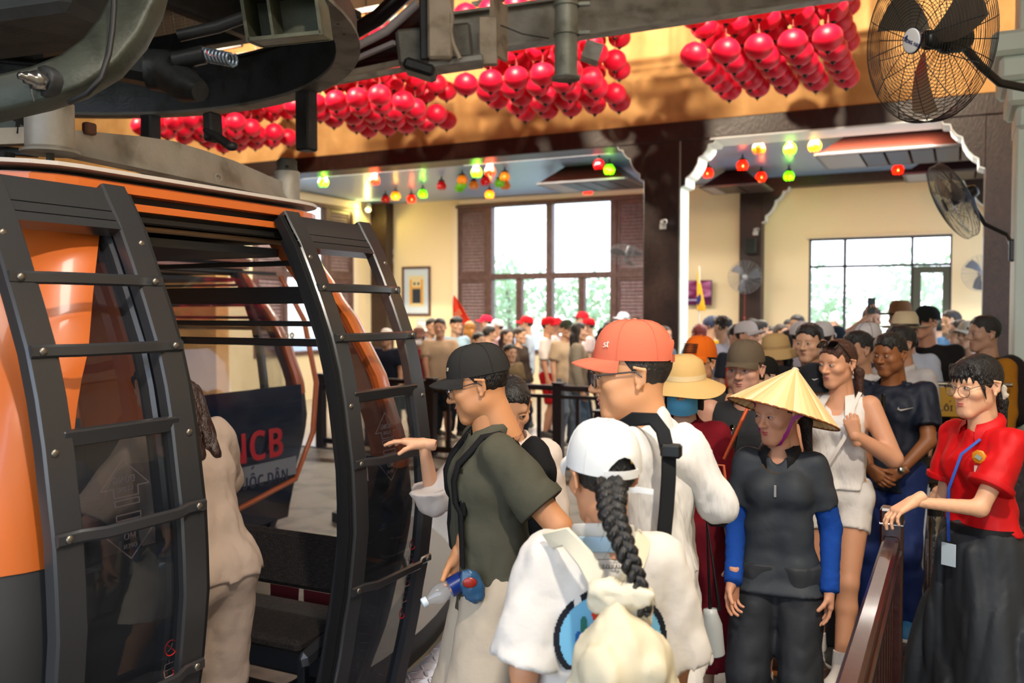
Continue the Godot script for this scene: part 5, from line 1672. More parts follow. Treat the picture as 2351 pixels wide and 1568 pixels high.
func railings() -> void:
	var w := wood("rail_wood", Color(0.145, 0.062, 0.05))
	var wl := mt("rail_varnish", Color(0.22, 0.075, 0.055), {"rough": 0.3, "coat": 0.3, "s": Vector3(1, 1, 4), "t": noise_tex("wood_tone", 0.02), "n": noise_tex("metal_grain", 0.05), "ns": 0.08})
	baluster_rail("dark wooden baluster railing between the far crowd and the platform", Vector3(-7.4, 0, -9.32), Vector3(-2.6, 0, -9.32), 0.9, w)
	baluster_rail("dark wooden railing running back along the queue behind the coral cap", Vector3(-2.6, 0, -6.9), Vector3(-2.6, 0, -9.2), 0.9, w)
	baluster_rail("dark wooden railing on the right behind the woman in red", Vector3(-0.2, 0, -5.55), Vector3(0.32, 0, -5.75), 0.92, w, 0.13)
	# near handrail with the newel post the hand rests on
	var t := thing("handrail", "near varnished red-brown handrail running towards the viewer from its newel post", "handrail", Vector3(-0.205, 0, -3.5))
	part("newel", Geo.new().span(Vector3(-0.04, 0.0, -0.1), Vector3(0.04, 1.055, -0.02), 0.008), wl, t)
	part("newel_band", Geo.new().span(Vector3(-0.042, 0.995, -0.102), Vector3(0.042, 1.003, -0.018), 0.002), steel("chrome", "c8c8c8", 0.2, 1.0), t)
	part("top_rail", Geo.new().span(Vector3(-0.028, 0.91, -0.02), Vector3(0.028, 0.955, 2.4), 0.01), wl, t)
	part("top_rail_side", Geo.new().span(Vector3(-0.038, 0.875, -0.02), Vector3(0.038, 0.912, 2.4), 0.006), wl, t)
	part("bottom_rail", Geo.new().span(Vector3(-0.025, 0.1, -0.02), Vector3(0.025, 0.16, 2.4), 0.006), wl, t)
	var g := Geo.new().span(Vector3(-0.016, 0.16, -0.016), Vector3(0.016, 0.88, 0.016), 0.003).commit()
	for k in 20:
		part("baluster", g, wl, t).position = Vector3(0, 0, 0.08 + 0.12 * k)
	# steel queue post
	var b := Vector3(-0.086, 0.000, -4.811)
	var s := thing("queue_post", "polished steel queue post on a round base beside the black skirt", "post", b)
	part("base", Geo.new().lathe([Vector2(0.06, 0.008), Vector2(0.06, 0.018), Vector2(0.045, 0.026), Vector2(0.0, 0.03)], 28), steel("chrome", "c8c8c8", 0.2, 1.0), s)
	part("pole", Geo.new().lathe([Vector2(0.03, 0.02), Vector2(0.03, 0.83), Vector2(0.026, 0.845), Vector2(0.0, 0.848)], 24), steel("chrome", "c8c8c8", 0.2, 1.0), s)
	part("cap", Geo.new().lathe([Vector2(0.034, 0.78), Vector2(0.034, 0.84), Vector2(0.0, 0.85)], 20, Transform3D(), true), mt("post_black", Color(0.03, 0.03, 0.03), {"rough": 0.4}), s)
	# sign on a stand
	var q := Vector3(0.024, 1.186, -6.412)
	var sg := thing("queue_sign", "yellow queue sign with black lettering behind the woman in red", "sign", Vector3(q.x, 0, q.z), 0.2)
	part("board", Geo.new().span(Vector3(-0.13, q.y - 0.09, 0), Vector3(0.17, q.y + 0.1, 0.015), 0.004), mt("sign_yellow", Color(0.62, 0.46, 0.05), {"rough": 0.5}), sg)
	letter("lettering", "LÔI DÀNH", 0.05, Transform3D(Basis(), Vector3(-0.01, q.y - 0.035, 0.017)), mt("sign_black", Color(0.06, 0.05, 0.02)), sg, true)
	part("accent", Geo.new().bar(Vector3(-0.068, q.y + 0.006, 0.018), Vector3(-0.06, q.y + 0.016, 0.018), 0.005, 0.002, Vector3.BACK), mt("sign_black", Color(0.06, 0.05, 0.02)), sg)
	part("pole", Geo.new().tube([Vector3(-0.16, 0.0, -0.02), Vector3(-0.16, q.y + 0.12, -0.02)], 0.016, 10).tube([Vector3(0.2, 0.0, -0.02), Vector3(0.2, q.y + 0.12, -0.02)], 0.016, 10), mt("post_black", Color.BLACK), sg)
	part("top_bar", Geo.new().tube([Vector3(-0.18, q.y + 0.12, -0.01), Vector3(0.3, q.y + 0.12, -0.01)], 0.014, 10), steel("chrome", "c8c8c8"), sg)


func cage_mesh(R: float, fine: bool) -> Geo:
	var g := Geo.new()
	var wr := R * 0.0042
	var rings := 20 if fine else 9
	for side in [1.0, -1.0]:
		for k in rings:
			var f := (k + 1.0) / rings
			var r := R * lerpf(0.17, 1.0, f)
			var y: float = side * R * 0.2 * sqrt(maxf(0.0, 1.0 - f * f * 0.92)) + side * R * 0.04
			ring(g, r, y, wr if k < rings - 1 else wr * 1.8, 48 if fine else 24)
		var sp := 10 if side > 0 else 24
		if fine and side > 0:
			sp = 12
		for k in sp:
			var a := TAU * k / sp
			var p := []
			for q in 9:
				var f := q / 8.0
				var r := R * lerpf(0.12, 1.0, f)
				p.append(Vector3(cos(a) * r, side * R * 0.2 * sqrt(maxf(0.0, 1.0 - f * f * 0.92)) + side * R * 0.04, sin(a) * r))
			g.tube(p, wr * 1.5, 4, false)
	for k in (8 if fine else 3):
		ring(g, R * 1.0, R * lerpf(-0.1, 0.1, k / 7.0 if fine else k / 2.0), wr, 48 if fine else 24)
	return g


func ring(g: Geo, r: float, y: float, w: float, seg: int) -> void:
	var p := PackedVector3Array()
	for k in seg + 1:
		var a := TAU * k / seg
		for s in 4:
			var b := TAU * s / 4
			p.append(Vector3(cos(a) * (r + w * cos(b)), y + w * sin(b), -sin(a) * (r + w * cos(b))))
	g.sheet(p, 4, true, true)


func fan(label: String, at: Vector3, face: Vector3, R: float, arm: Array, fine: bool, hex: String, badge := false) -> Node3D:
	var t := thing("wall_fan", label, "fan")
	var m := mt("fan_" + hex, hexc(hex), {"rough": 0.35, "metal": 0.2})
	var blk := mt("fan_black", Color(0.1, 0.1, 0.105), {"rough": 0.35})
	var y := face.normalized()
	var x := Vector3.UP.cross(y).normalized()
	var xf := Transform3D(Basis(x, y, x.cross(y)), at)
	part("cage", cage_mesh(R, fine), m, t).transform = xf
	for k in 3:
		var p := PackedVector3Array()
		for r in 7:
			var f := r / 6.0
			for c in 5:
				var a := (c / 4.0 - 0.5) * lerpf(0.9, 0.62, f) + f * 0.35 + TAU * k / 3
				var rad := R * lerpf(0.14, 0.9, f)
				p.append(Vector3(cos(a) * rad, R * 0.1 * (c / 4.0 - 0.5), -sin(a) * rad))
		part("blade", Geo.new().plate(p, 5, Vector3(0, -0.003, 0)), mt("fan_blade", Color(0.5, 0.46, 0.4), {"rough": 0.35, "metal": 0.7}) if fine else mt("fan_blade_grey", Color(0.4, 0.41, 0.44), {"rough": 0.4, "metal": 0.3}), t).transform = xf
	var mot := part("motor", Geo.new().lathe([Vector2(0, -R * 0.62), Vector2(R * 0.13, -R * 0.6), Vector2(R * 0.17, -R * 0.5), Vector2(R * 0.18, -R * 0.26), Vector2(R * 0.12, -R * 0.2), Vector2(R * 0.12, R * 0.02), Vector2(0, R * 0.03)], 20), blk if hex != "9aa0a6" else mt("fan_grey_motor", Color(0.42, 0.43, 0.46), {"rough": 0.5}), t)
	mot.transform = xf
	if badge:
		var b := part("badge", Geo.new().lathe([Vector2(R * 0.15, R * 0.235), Vector2(R * 0.15, R * 0.25), Vector2(R * 0.135, R * 0.26), Vector2(0, R * 0.26)], 28), mt("badge_white", Color(0.8, 0.8, 0.8), {"rough": 0.4}), t)
		b.transform = xf
		part("badge_rim", Geo.new().lathe([Vector2(R * 0.16, R * 0.225), Vector2(R * 0.16, R * 0.245), Vector2(R * 0.138, R * 0.255), Vector2(R * 0.138, R * 0.225)], 28), mt("badge_blue", Color(0.03, 0.06, 0.16), {"rough": 0.4}), b)
		var l := letter("lettering", "CHING HAI", R * 0.06, Transform3D(Basis(Vector3.RIGHT, Vector3.FORWARD, Vector3.UP) * Basis(Vector3.BACK, -0.55), Vector3(0, R * 0.262, R * 0.02)), mt("badge_ink", Color(0.03, 0.08, 0.3)), b, true)
		l.name = "lettering"
		part("emblem", Geo.new().tube([Vector3(-R * 0.05, R * 0.263, -R * 0.03), Vector3(-R * 0.07, R * 0.263, -R * 0.06), Vector3(-R * 0.04, R * 0.263, -R * 0.075)], [0.003, 0.007, 0.004], 6), mt("badge_ink", Color.BLACK), b)
	else:
		part("hub", Geo.new().lathe([Vector2(R * 0.17, R * 0.22), Vector2(R * 0.16, R * 0.25), Vector2(0, R * 0.26)], 16), m, t).transform = xf
	if arm.size() > 1:
		part("arm", Geo.new().tube([at - y * R * 0.45] + arm, R * 0.055, 10), blk if hex != "9aa0a6" else mt("fan_grey_motor", Color.WHITE), t)
		var e: Vector3 = arm[arm.size() - 1]
		part("wall_plate", Geo.new().box(e, Vector3(0.06, 0.16, 0.06), Basis(), 0.01), blk, t)
	return t


func fans() -> void:
	fan("large black wall fan with an oval white badge near the top right", Vector3(-0.149, 3.073, -4.780), Vector3(-0.7232, -0.1214, 0.6799), 0.385, [Vector3(0.081, 3.020, -5.172), Vector3(0.173, 2.944, -5.270), Vector3(0.324, 2.911, -5.344), Vector3(0.544, 2.922, -5.453), Vector3(1.28, 2.95, -4.4)], true, "1c1d1f", true)
	fan("black wall fan seen edge-on, on a bent arm from the pale column", Vector3(-0.047, 2.629, -7.829), Vector3(-0.8569, -0.4580, 0.2367), 0.315, [Vector3(0.110, 2.556, -7.793), Vector3(0.175, 2.430, -7.709), Vector3(0.320, 2.339, -7.665), Vector3(0.342, 2.263, -7.506), Vector3(0.354, 2.212, -7.454)], true, "232425")
	fan("grey wall fan facing out from the back pillar, with a pull cord", Vector3(-3.36, 2.36, -15.98), Vector3(0.1546, -0.0168, 0.9878), 0.29, [Vector3(-3.34, 2.3, -16.2)], false, "9aa0a6")
	solo("pull_cord", Geo.new().tube([Vector3(-3.36, 2.08, -15.96), Vector3(-3.36, 1.66, -15.96)], 0.004, 5).ball(Vector3(-3.36, 1.64, -15.96), Vector3(0.02, 0.025, 0.02), 8, 6), mt("cord_red", Color(0.7, 0.25, 0.15)), "thin pull cord with a red knob under the grey pillar fan", "cord")
	fan("grey wall fan tipped down on the left side of the middle column", Vector3(-4.037, 2.514, -11.653), Vector3(-0.0789, -0.8472, 0.5253), 0.25, [Vector3(-3.8, 2.6, -11.85)], false, "9aa0a6")
	fan("grey wall fan half hidden at the far right edge of the back wall", Vector3(0.33, 2.36, -16.05), Vector3(0.0430, -0.0188, 0.9989), 0.29, [Vector3(0.5, 2.3, -16.4)], false, "9aa0a6")


# ---------------------------------------------------------------- people
var geos := {}


func fold_noise(sd: int, fr := 9.0) -> FastNoiseLite:
	var f := FastNoiseLite.new()
	f.seed = sd
	f.noise_type = FastNoiseLite.TYPE_SIMPLEX_SMOOTH
	f.frequency = fr
	f.fractal_type = FastNoiseLite.FRACTAL_RIDGED
	f.fractal_octaves = 2
	return f


# head in its own frame: chin at y -0.115, crown at 0.115, face towards +z, ears at x +-0.078
func head_geo(female: bool, cell: float, wide := 1.0) -> Geo:
	var key := "head%s%.4f%.2f" % [female, cell, wide]
	if geos.has(key):
		return geos[key]
	var s := Sdf.new(Vector3(-0.1, -0.19, -0.125), Vector3(0.1, 0.135, 0.135), cell)
	var j := 0.84 if female else 0.95
	s.ell(Vector3(0, 0.03, -0.008), Vector3(0.073, 0.086, 0.092))
	s.ell(Vector3(0, -0.03, 0.028), Vector3((0.055 if female else 0.059) * wide, 0.08, 0.06), 0.03)
	s.ell(Vector3(0, 0.05, 0.04), Vector3(0.057, 0.048, 0.046), 0.03)
	for x in [-1.0, 1.0]:
		s.cap(Vector3(0.044 * x * j * wide, -0.053, 0.004), Vector3(0.017 * x, -0.094, 0.063), 0.021, 0.0175, 0.028)
		s.ell(Vector3(0.042 * x * wide, -0.02, 0.056), Vector3(0.023, 0.021, 0.026), 0.022)
		if wide > 1.02:
			s.ell(Vector3(0.044 * x * wide, -0.055, 0.04), Vector3(0.022, 0.026, 0.028), 0.02)
	s.cap(Vector3(-0.01, -0.097, 0.068), Vector3(0.01, -0.097, 0.068), 0.0165, 0.0165, 0.022)
	s.cap(Vector3(-0.034, 0.025, 0.075), Vector3(0.034, 0.025, 0.075), 0.012, 0.012, 0.018)
	for x in [-1.0, 1.0]:
		s.ell(Vector3(0.031 * x, 0.005, 0.103), Vector3(0.02, 0.0125, 0.02), 0.012, Basis(), true)
	s.cap(Vector3(0, 0.014, 0.084), Vector3(0, -0.026, 0.103), 0.0078, 0.0105, 0.012)
	s.ell(Vector3(0, -0.028, 0.107), Vector3(0.0105, 0.0095, 0.01), 0.008)
	s.ell(Vector3(0, -0.062, 0.068), Vector3(0.033, 0.024, 0.02), 0.018)
	for x in [-1.0, 1.0]:
		s.ell(Vector3(0.0125 * x, -0.031, 0.095), Vector3(0.008, 0.0068, 0.011), 0.006)
		s.ell(Vector3(0.031 * x, 0.004, 0.0765), Vector3(0.0165, 0.0115, 0.013), 0.004)
	s.cap(Vector3(-0.017, -0.0575, 0.0845), Vector3(0, -0.0545, 0.091), 0.004, 0.0046, 0.004)
	s.cap(Vector3(0.017, -0.0575, 0.0845), Vector3(0, -0.0545, 0.091), 0.004, 0.0046, 0.004)
	s.cap(Vector3(-0.013, -0.0655, 0.084), Vector3(0.013, -0.0655, 0.084), 0.006, 0.006, 0.005)
	for x in [-1.0, 1.0]:
		var e := Basis(Vector3.UP, -0.3 * x) * Basis(Vector3.RIGHT, -0.15)
		s.ell(Vector3(0.077 * x, -0.003, -0.012), Vector3(0.0065, 0.026, 0.015), 0.006, e)
		s.ell(Vector3(0.087 * x, -0.001, -0.006), Vector3(0.0095, 0.015, 0.009), 0.003, e, true)
		s.cap(Vector3(0.083 * x, 0.024, 0.002), Vector3(0.086 * x, 0.016, -0.024), 0.0045, 0.0045, 0.004)
		s.cap(Vector3(0.086 * x, 0.016, -0.024), Vector3(0.081 * x, -0.018, -0.02), 0.0045, 0.004, 0.004)
		s.ell(Vector3(0.079 * x, -0.028, -0.004), Vector3(0.005, 0.008, 0.007), 0.004)
	var nr := 0.045 if female else 0.054
	s.cap(Vector3(0, -0.06, -0.02), Vector3(0, -0.2, -0.04), nr, nr * 1.04, 0.03)
	geos[key] = s.mesh()
	return geos[key]


# hair in the head's frame
func hair_geo(style: String, cell: float) -> Geo:
	var key := "hair" + style + str(cell)
	if geos.has(key):
		return geos[key]
	var lo := Vector3(-0.125, -0.13, -0.17)
	if style in ["long", "curly", "pony", "low", "hime", "under"]:
		lo.y = -0.33
	var s := Sdf.new(lo, Vector3(0.125, 0.16, 0.12), cell)
	var nn := fold_noise(7, 24.0)
	s.ell(Vector3(0, 0.036, -0.012), Vector3(0.0795, 0.0895, 0.0975), 0.01)
	if style != "nape":
		s.ell(Vector3(0, 0.058, 0.036), Vector3(0.064, 0.054, 0.06), 0.02)
	var amp := 0.004
	match style:
		"crop":
			s.ell(Vector3(0, 0.075, 0.01), Vector3(0.068, 0.052, 0.08), 0.02)
			s.clip(Vector3(0, -0.64, 0.77), 0.028)
			s.clip(Vector3(0, -0.88, 0.477), 0.027)
			amp = 0.006
		"fade":
			s.clip(Vector3(0, -0.58, 0.81), 0.03)
			s.clip(Vector3(0, -0.93, 0.37), 0.012)
			s.ell(Vector3(0, 0.085, 0.0), Vector3(0.064, 0.045, 0.08), 0.012)
			amp = 0.004
		"mop":
			s.ell(Vector3(0, 0.07, 0.02), Vector3(0.083, 0.062, 0.085), 0.02)
			s.clip(Vector3(0, -0.7, 0.71), 0.046)
			s.clip(Vector3(0, -0.95, 0.3), 0.045)
			amp = 0.012
		"nape":      # shown below a cap
			s.clip(Vector3(0, -0.51, 0.86), 0.0)
			s.clip(Vector3(0, -0.88, 0.477), 0.034)
			s.clip(Vector3(0, 1, 0), 0.075)
			amp = 0.002
		"bob":
			for x in [-1.0, 1.0]:
				s.cap(Vector3(0.062 * x, 0.03, -0.01), Vector3(0.066 * x, -0.1, 0.0), 0.026, 0.022, 0.03)
			s.cap(Vector3(0, 0.0, -0.06), Vector3(0, -0.1, -0.06), 0.06, 0.055, 0.03)
			s.clip(Vector3(0, -0.36, 0.93), 0.053)
			s.clip(Vector3(0, -1, 0), 0.1)
			amp = 0.006
		"long", "curly":
			for x in [-1.0, 1.0]:
				s.cap(Vector3(0.062 * x, 0.03, -0.012), Vector3(0.07 * x, -0.2, -0.02), 0.024, 0.026, 0.03)
				s.cap(Vector3(0.03 * x, -0.05, -0.07), Vector3(0.04 * x, -0.28, -0.085), 0.05, 0.03, 0.03)
			s.clip(Vector3(0, -0.36, 0.93), 0.053)
			amp = 0.011 if style == "curly" else 0.007
		"pony", "low", "under":
			s.clip(Vector3(0, -0.64, 0.77), 0.028)
			s.clip(Vector3(0, -0.88, 0.477), 0.046)
			if style == "under":
				s.clip(Vector3(0, 1, 0), 0.05)
			var yy := 0.02 if style == "pony" else -0.035
			s.cap(Vector3(0, yy, -0.11), Vector3(0.01, yy - 0.03, -0.135), 0.022, 0.026, 0.015)
			s.cap(Vector3(0.01, yy - 0.03, -0.135), Vector3(0.02, yy - 0.24, -0.12), 0.028, 0.012, 0.015)
		"hime":      # low tail, thin fringe over the brow, a strand before each ear
			s.clip(Vector3(0, -0.64, 0.77), 0.031)
			s.clip(Vector3(0, -0.88, 0.477), 0.046)
			for k in 7:
				var x := -0.05 + 0.0165 * k
				s.cap(Vector3(x * 0.9, 0.085, 0.075), Vector3(x * 1.05, 0.05, 0.097 - 0.5 * x * x / 0.05), 0.011, 0.009, 0.006)
				s.cap(Vector3(x * 1.05, 0.05, 0.097 - 0.5 * x * x / 0.05), Vector3(x * 1.15, 0.024, 0.1 - 0.5 * x * x / 0.05), 0.008, 0.004, 0.004)
			for x in [-1.0, 1.0]:
				s.cap(Vector3(0.06 * x, 0.06, 0.05), Vector3(0.073 * x, 0.0, 0.045), 0.011, 0.006, 0.01)
				s.cap(Vector3(0.073 * x, 0.0, 0.045), Vector3(0.071 * x, -0.07, 0.03), 0.006, 0.003, 0.006)
			s.cap(Vector3(0, -0.05, -0.1), Vector3(0.0, -0.08, -0.12), 0.02, 0.022, 0.015)
			s.cap(Vector3(0, -0.08, -0.12), Vector3(0.0, -0.2, -0.12), 0.024, 0.012, 0.015)
			amp = 0.002
	geos[key] = s.mesh(amp, nn, Vector3(1.0, 0.25, 1.0))
	return geos[key]


# hand frame: wrist at 0, fingers along -y, the palm looks towards +z, thumb towards tx * +x
func hand_geo(tx: float, curl: Array, cell: float, spread := 1.0, thumb := 0.5) -> Geo:
	var key := "hand%s%s%s%s%s" % [tx, curl, cell, spread, thumb]
	if geos.has(key):
		return geos[key]
	var s := Sdf.new(Vector3(-0.075, -0.2, -0.05), Vector3(0.075, 0.05, 0.11), cell)
	s.cap(Vector3(0, 0.04, 0), Vector3(0, 0.0, 0), 0.024, 0.023, 0.01)
	for q in [[0.026, -0.076, 0.0125], [0.009, -0.082, 0.013], [-0.009, -0.079, 0.0125], [-0.025, -0.071, 0.0115]]:
		s.cap(Vector3(tx * q[0] * 0.55, -0.005, 0), Vector3(tx * q[0], q[1], 0), 0.017, q[2], 0.012)
	s.cap(Vector3(tx * 0.012, -0.015, 0.006), Vector3(tx * 0.028, -0.045, 0.014), 0.018, 0.014, 0.012)
	var fx := [0.027, 0.0092, -0.0092, -0.0262]
	var fy := [-0.08, -0.086, -0.082, -0.073]
	var ln := [0.07, 0.077, 0.071, 0.056]
	for k in 4:
		var p := Vector3(tx * fx[k], fy[k], 0)
		var a := 0.0
		var r: float = 0.0088 - 0.0007 * absf(k - 1.0)
		for j in 3:
			a += float(curl[k]) * [0.75, 1.0, 0.7][j]
			var l: float = ln[k] * [0.46, 0.3, 0.26][j]
			var d := Vector3(tx * fx[k] * 2.2 * spread, -cos(a), sin(a)).normalized()
			var q := p + d * l
			s.cap(p, q, r, r * 0.92, 0.003)
			p = q
			r *= 0.92
	var tp := Vector3(tx * 0.029, -0.04, 0.013)
	for j in 2:
		var d := Vector3(tx * lerpf(0.75, 0.05, thumb) * (1.0 - 0.45 * j), -0.75, 0.25 + 0.5 * thumb + 0.25 * j).normalized()
		var q: Vector3 = tp + d * [0.034, 0.028][j]
		s.cap(tp, q, 0.0112 - 0.0015 * j, 0.0095 - 0.0015 * j, 0.004)
		tp = q
	geos[key] = s.mesh()
	return geos[key]


func ik(a: Vector3, target: Vector3, l1: float, l2: float, pole: Vector3) -> Array:
	var d := target - a
	var l := clampf(d.length(), absf(l1 - l2) + 0.01, l1 + l2 - 0.003)
	var n := d.normalized()
	target = a + n * l
	var x := (l1 * l1 - l2 * l2 + l * l) / (2.0 * l)
	var hh := sqrt(maxf(0.0, l1 * l1 - x * x))
	var side := (pole - n * pole.dot(n)).normalized()
	return [a + n * x + side * hh, target]


# Joints of a standing figure that looks along +z; o: H, f (female), lean, twist, bulk, arms, legs
func joints(o: Dictionary) -> Dictionary:
	var k: float = o.H / 1.70
	var f: bool = o.get("f", false)
	var sp := Basis(Vector3.RIGHT, o.get("lean", 0.0)) * Basis(Vector3.UP, o.get("twist", 0.0)) * Basis(Vector3.BACK, o.get("tilt", 0.0))
	var hip := Vector3(0, 0.93, 0) * k
	var j := {"k": k, "sp": sp, "pelvis": hip}
	var up := func(p: Vector3) -> Vector3:
		return hip + sp * (p * k - hip)
	j.up = up
	var sw: float = o.get("sw", 0.15 if f else 0.175)
	j.waist = up.call(Vector3(0, 1.08, 0.0))
	j.chest = up.call(Vector3(0, 1.27, 0.0))
	j.top = up.call(Vector3(0, 1.385, -0.015))
	j.neck = up.call(Vector3(0, 1.44, -0.02))
	j.head = up.call(Vector3(0, 1.585, 0.012))
	j.sp = sp
	for s in [1.0, -1.0]:
		var n := "L" if s > 0 else "R"
		var sh: Vector3 = up.call(Vector3(sw * s, 1.375, -0.012))
		j["sh" + n] = sh
		var a: Dictionary = o.get("arm" + n, {})
		var tgt: Vector3 = a.get("at", Vector3(0.235 * s, 0.83, 0.06) * k)
		var r := ik(sh, tgt, 0.285 * k, 0.25 * k, a.get("pole", Vector3(0.35 * s, 0, -1)))
		j["el" + n] = r[0]
		j["wr" + n] = r[1]
		var lg: Dictionary = o.get("leg" + n, {})
		var hj := Vector3(0.088 * s, 0.9, 0) * k
		var an: Vector3 = lg.get("at", Vector3(0.1 * s, 0.085, -0.02) * k)
		var q := ik(hj, an, 0.425 * k, 0.41 * k, lg.get("pole", Vector3(0.12 * s, 0, 1)))
		j["hip" + n] = hj
		j["kn" + n] = q[0]
		j["an" + n] = q[1]
	return j


func torso(s: Sdf, j: Dictionary, o: Dictionary, e: float, smooth := 0.035) -> void:
	var k: float = j.k
	var f: bool = o.get("f", false)
	var b: float = o.get("bulk", 1.0)
	var sx: Vector3 = j.sp.x
	var hx := Vector3.RIGHT
	var wr: float = (0.078 if f else 0.09) * k * b + e
	var cr: float = (0.084 if f else 0.098) * k * b + e
	s.cap(j.pelvis - hx * 0.075 * k, j.pelvis + hx * 0.075 * k, 0.094 * k * b + e, 0.094 * k * b + e, smooth)
	s.cap(j.waist - sx * (0.05 if f else 0.062) * k, j.waist + sx * (0.05 if f else 0.062) * k, wr, wr, smooth)
	s.cap(j.chest - sx * (0.058 if f else 0.076) * k, j.chest + sx * (0.058 if f else 0.076) * k, cr, cr, smooth)
	s.cap(j.pelvis - sx * 0.04 * k, j.chest - sx * 0.04 * k, wr - 0.012, cr - 0.014, smooth)
	s.cap(j.pelvis + sx * 0.04 * k, j.chest + sx * 0.04 * k, wr - 0.012, cr - 0.014, smooth)
	s.cap(j.shL * 0.84 + j.shR * 0.16 - j.sp.y * 0.012, j.shR * 0.84 + j.shL * 0.16 - j.sp.y * 0.012, 0.05 * k + e, 0.05 * k + e, smooth)
	s.cap(j.top, j.neck, (0.062 if e > 0.0 else 0.052) * k + e, (0.046 if e > 0.0 else 0.042) * k + e, smooth)
	if f:
		for x in [-1.0, 1.0]:
			s.ell(j.chest + j.sp * (Vector3(0.066 * x, -0.012, 0.062) * k), Vector3(0.044, 0.046, 0.032) * k + Vector3.ONE * e, 0.05)


func limb_arm(s: Sdf, j: Dictionary, n: String, e: float, frac: float, cut: bool, flare := 0.0) -> void:
	var k: float = j.k
	var a: Vector3 = j["sh" + n]
	var b: Vector3 = j["el" + n]
	var c: Vector3 = j["wr" + n]
	if frac <= 1.0:
		s.cap(a, a.lerp(b, frac), 0.05 * k + e, lerpf(0.05, 0.041, frac) * k + e + flare, 0.025, cut)
		return
	s.cap(a, b, 0.05 * k + e, 0.041 * k + e, 0.025)
	s.cap(b, b.lerp(c, frac - 1.0), 0.041 * k + e, lerpf(0.041, 0.027, frac - 1.0) * k + e + flare, 0.012, cut)


func limb_leg(s: Sdf, j: Dictionary, n: String, e: float, frac: float, cut: bool, flare := 0.0) -> void:
	var k: float = j.k
	var a: Vector3 = j["hip" + n]
	var b: Vector3 = j["kn" + n]
	var c: Vector3 = j["an" + n]
	if frac <= 1.0:
		s.cap(a, a.lerp(b, frac), 0.088 * k + e, lerpf(0.088, 0.056, frac) * k + e + flare, 0.03, cut)
		return
	s.cap(a, b, 0.088 * k + e, 0.056 * k + e + flare * 0.3, 0.03)
	var m := b.lerp(c, 0.3) + Vector3(0, 0, -0.018 * k)
	if frac > 1.35:
		s.cap(b, m, 0.054 * k + e + flare * 0.3, 0.055 * k + e + flare * 0.5, 0.02)
		s.cap(m, b.lerp(c, frac - 1.0), 0.055 * k + e + flare * 0.5, lerpf(0.055, 0.036, frac - 1.0) * k + e + flare, 0.02, cut)
	else:
		s.cap(b, b.lerp(c, frac - 1.0), 0.054 * k + e + flare * 0.3, 0.053 * k + e + flare, 0.02, cut)


func bounds(j: Dictionary, m: float) -> Array:
	var lo := Vector3(9, 9, 9)
	var hi := -lo
	for n in j:
		if j[n] is Vector3:
			lo = lo.min(j[n])
			hi = hi.max(j[n])
	return [lo - Vector3(m, m, m), hi + Vector3(m, m, m)]


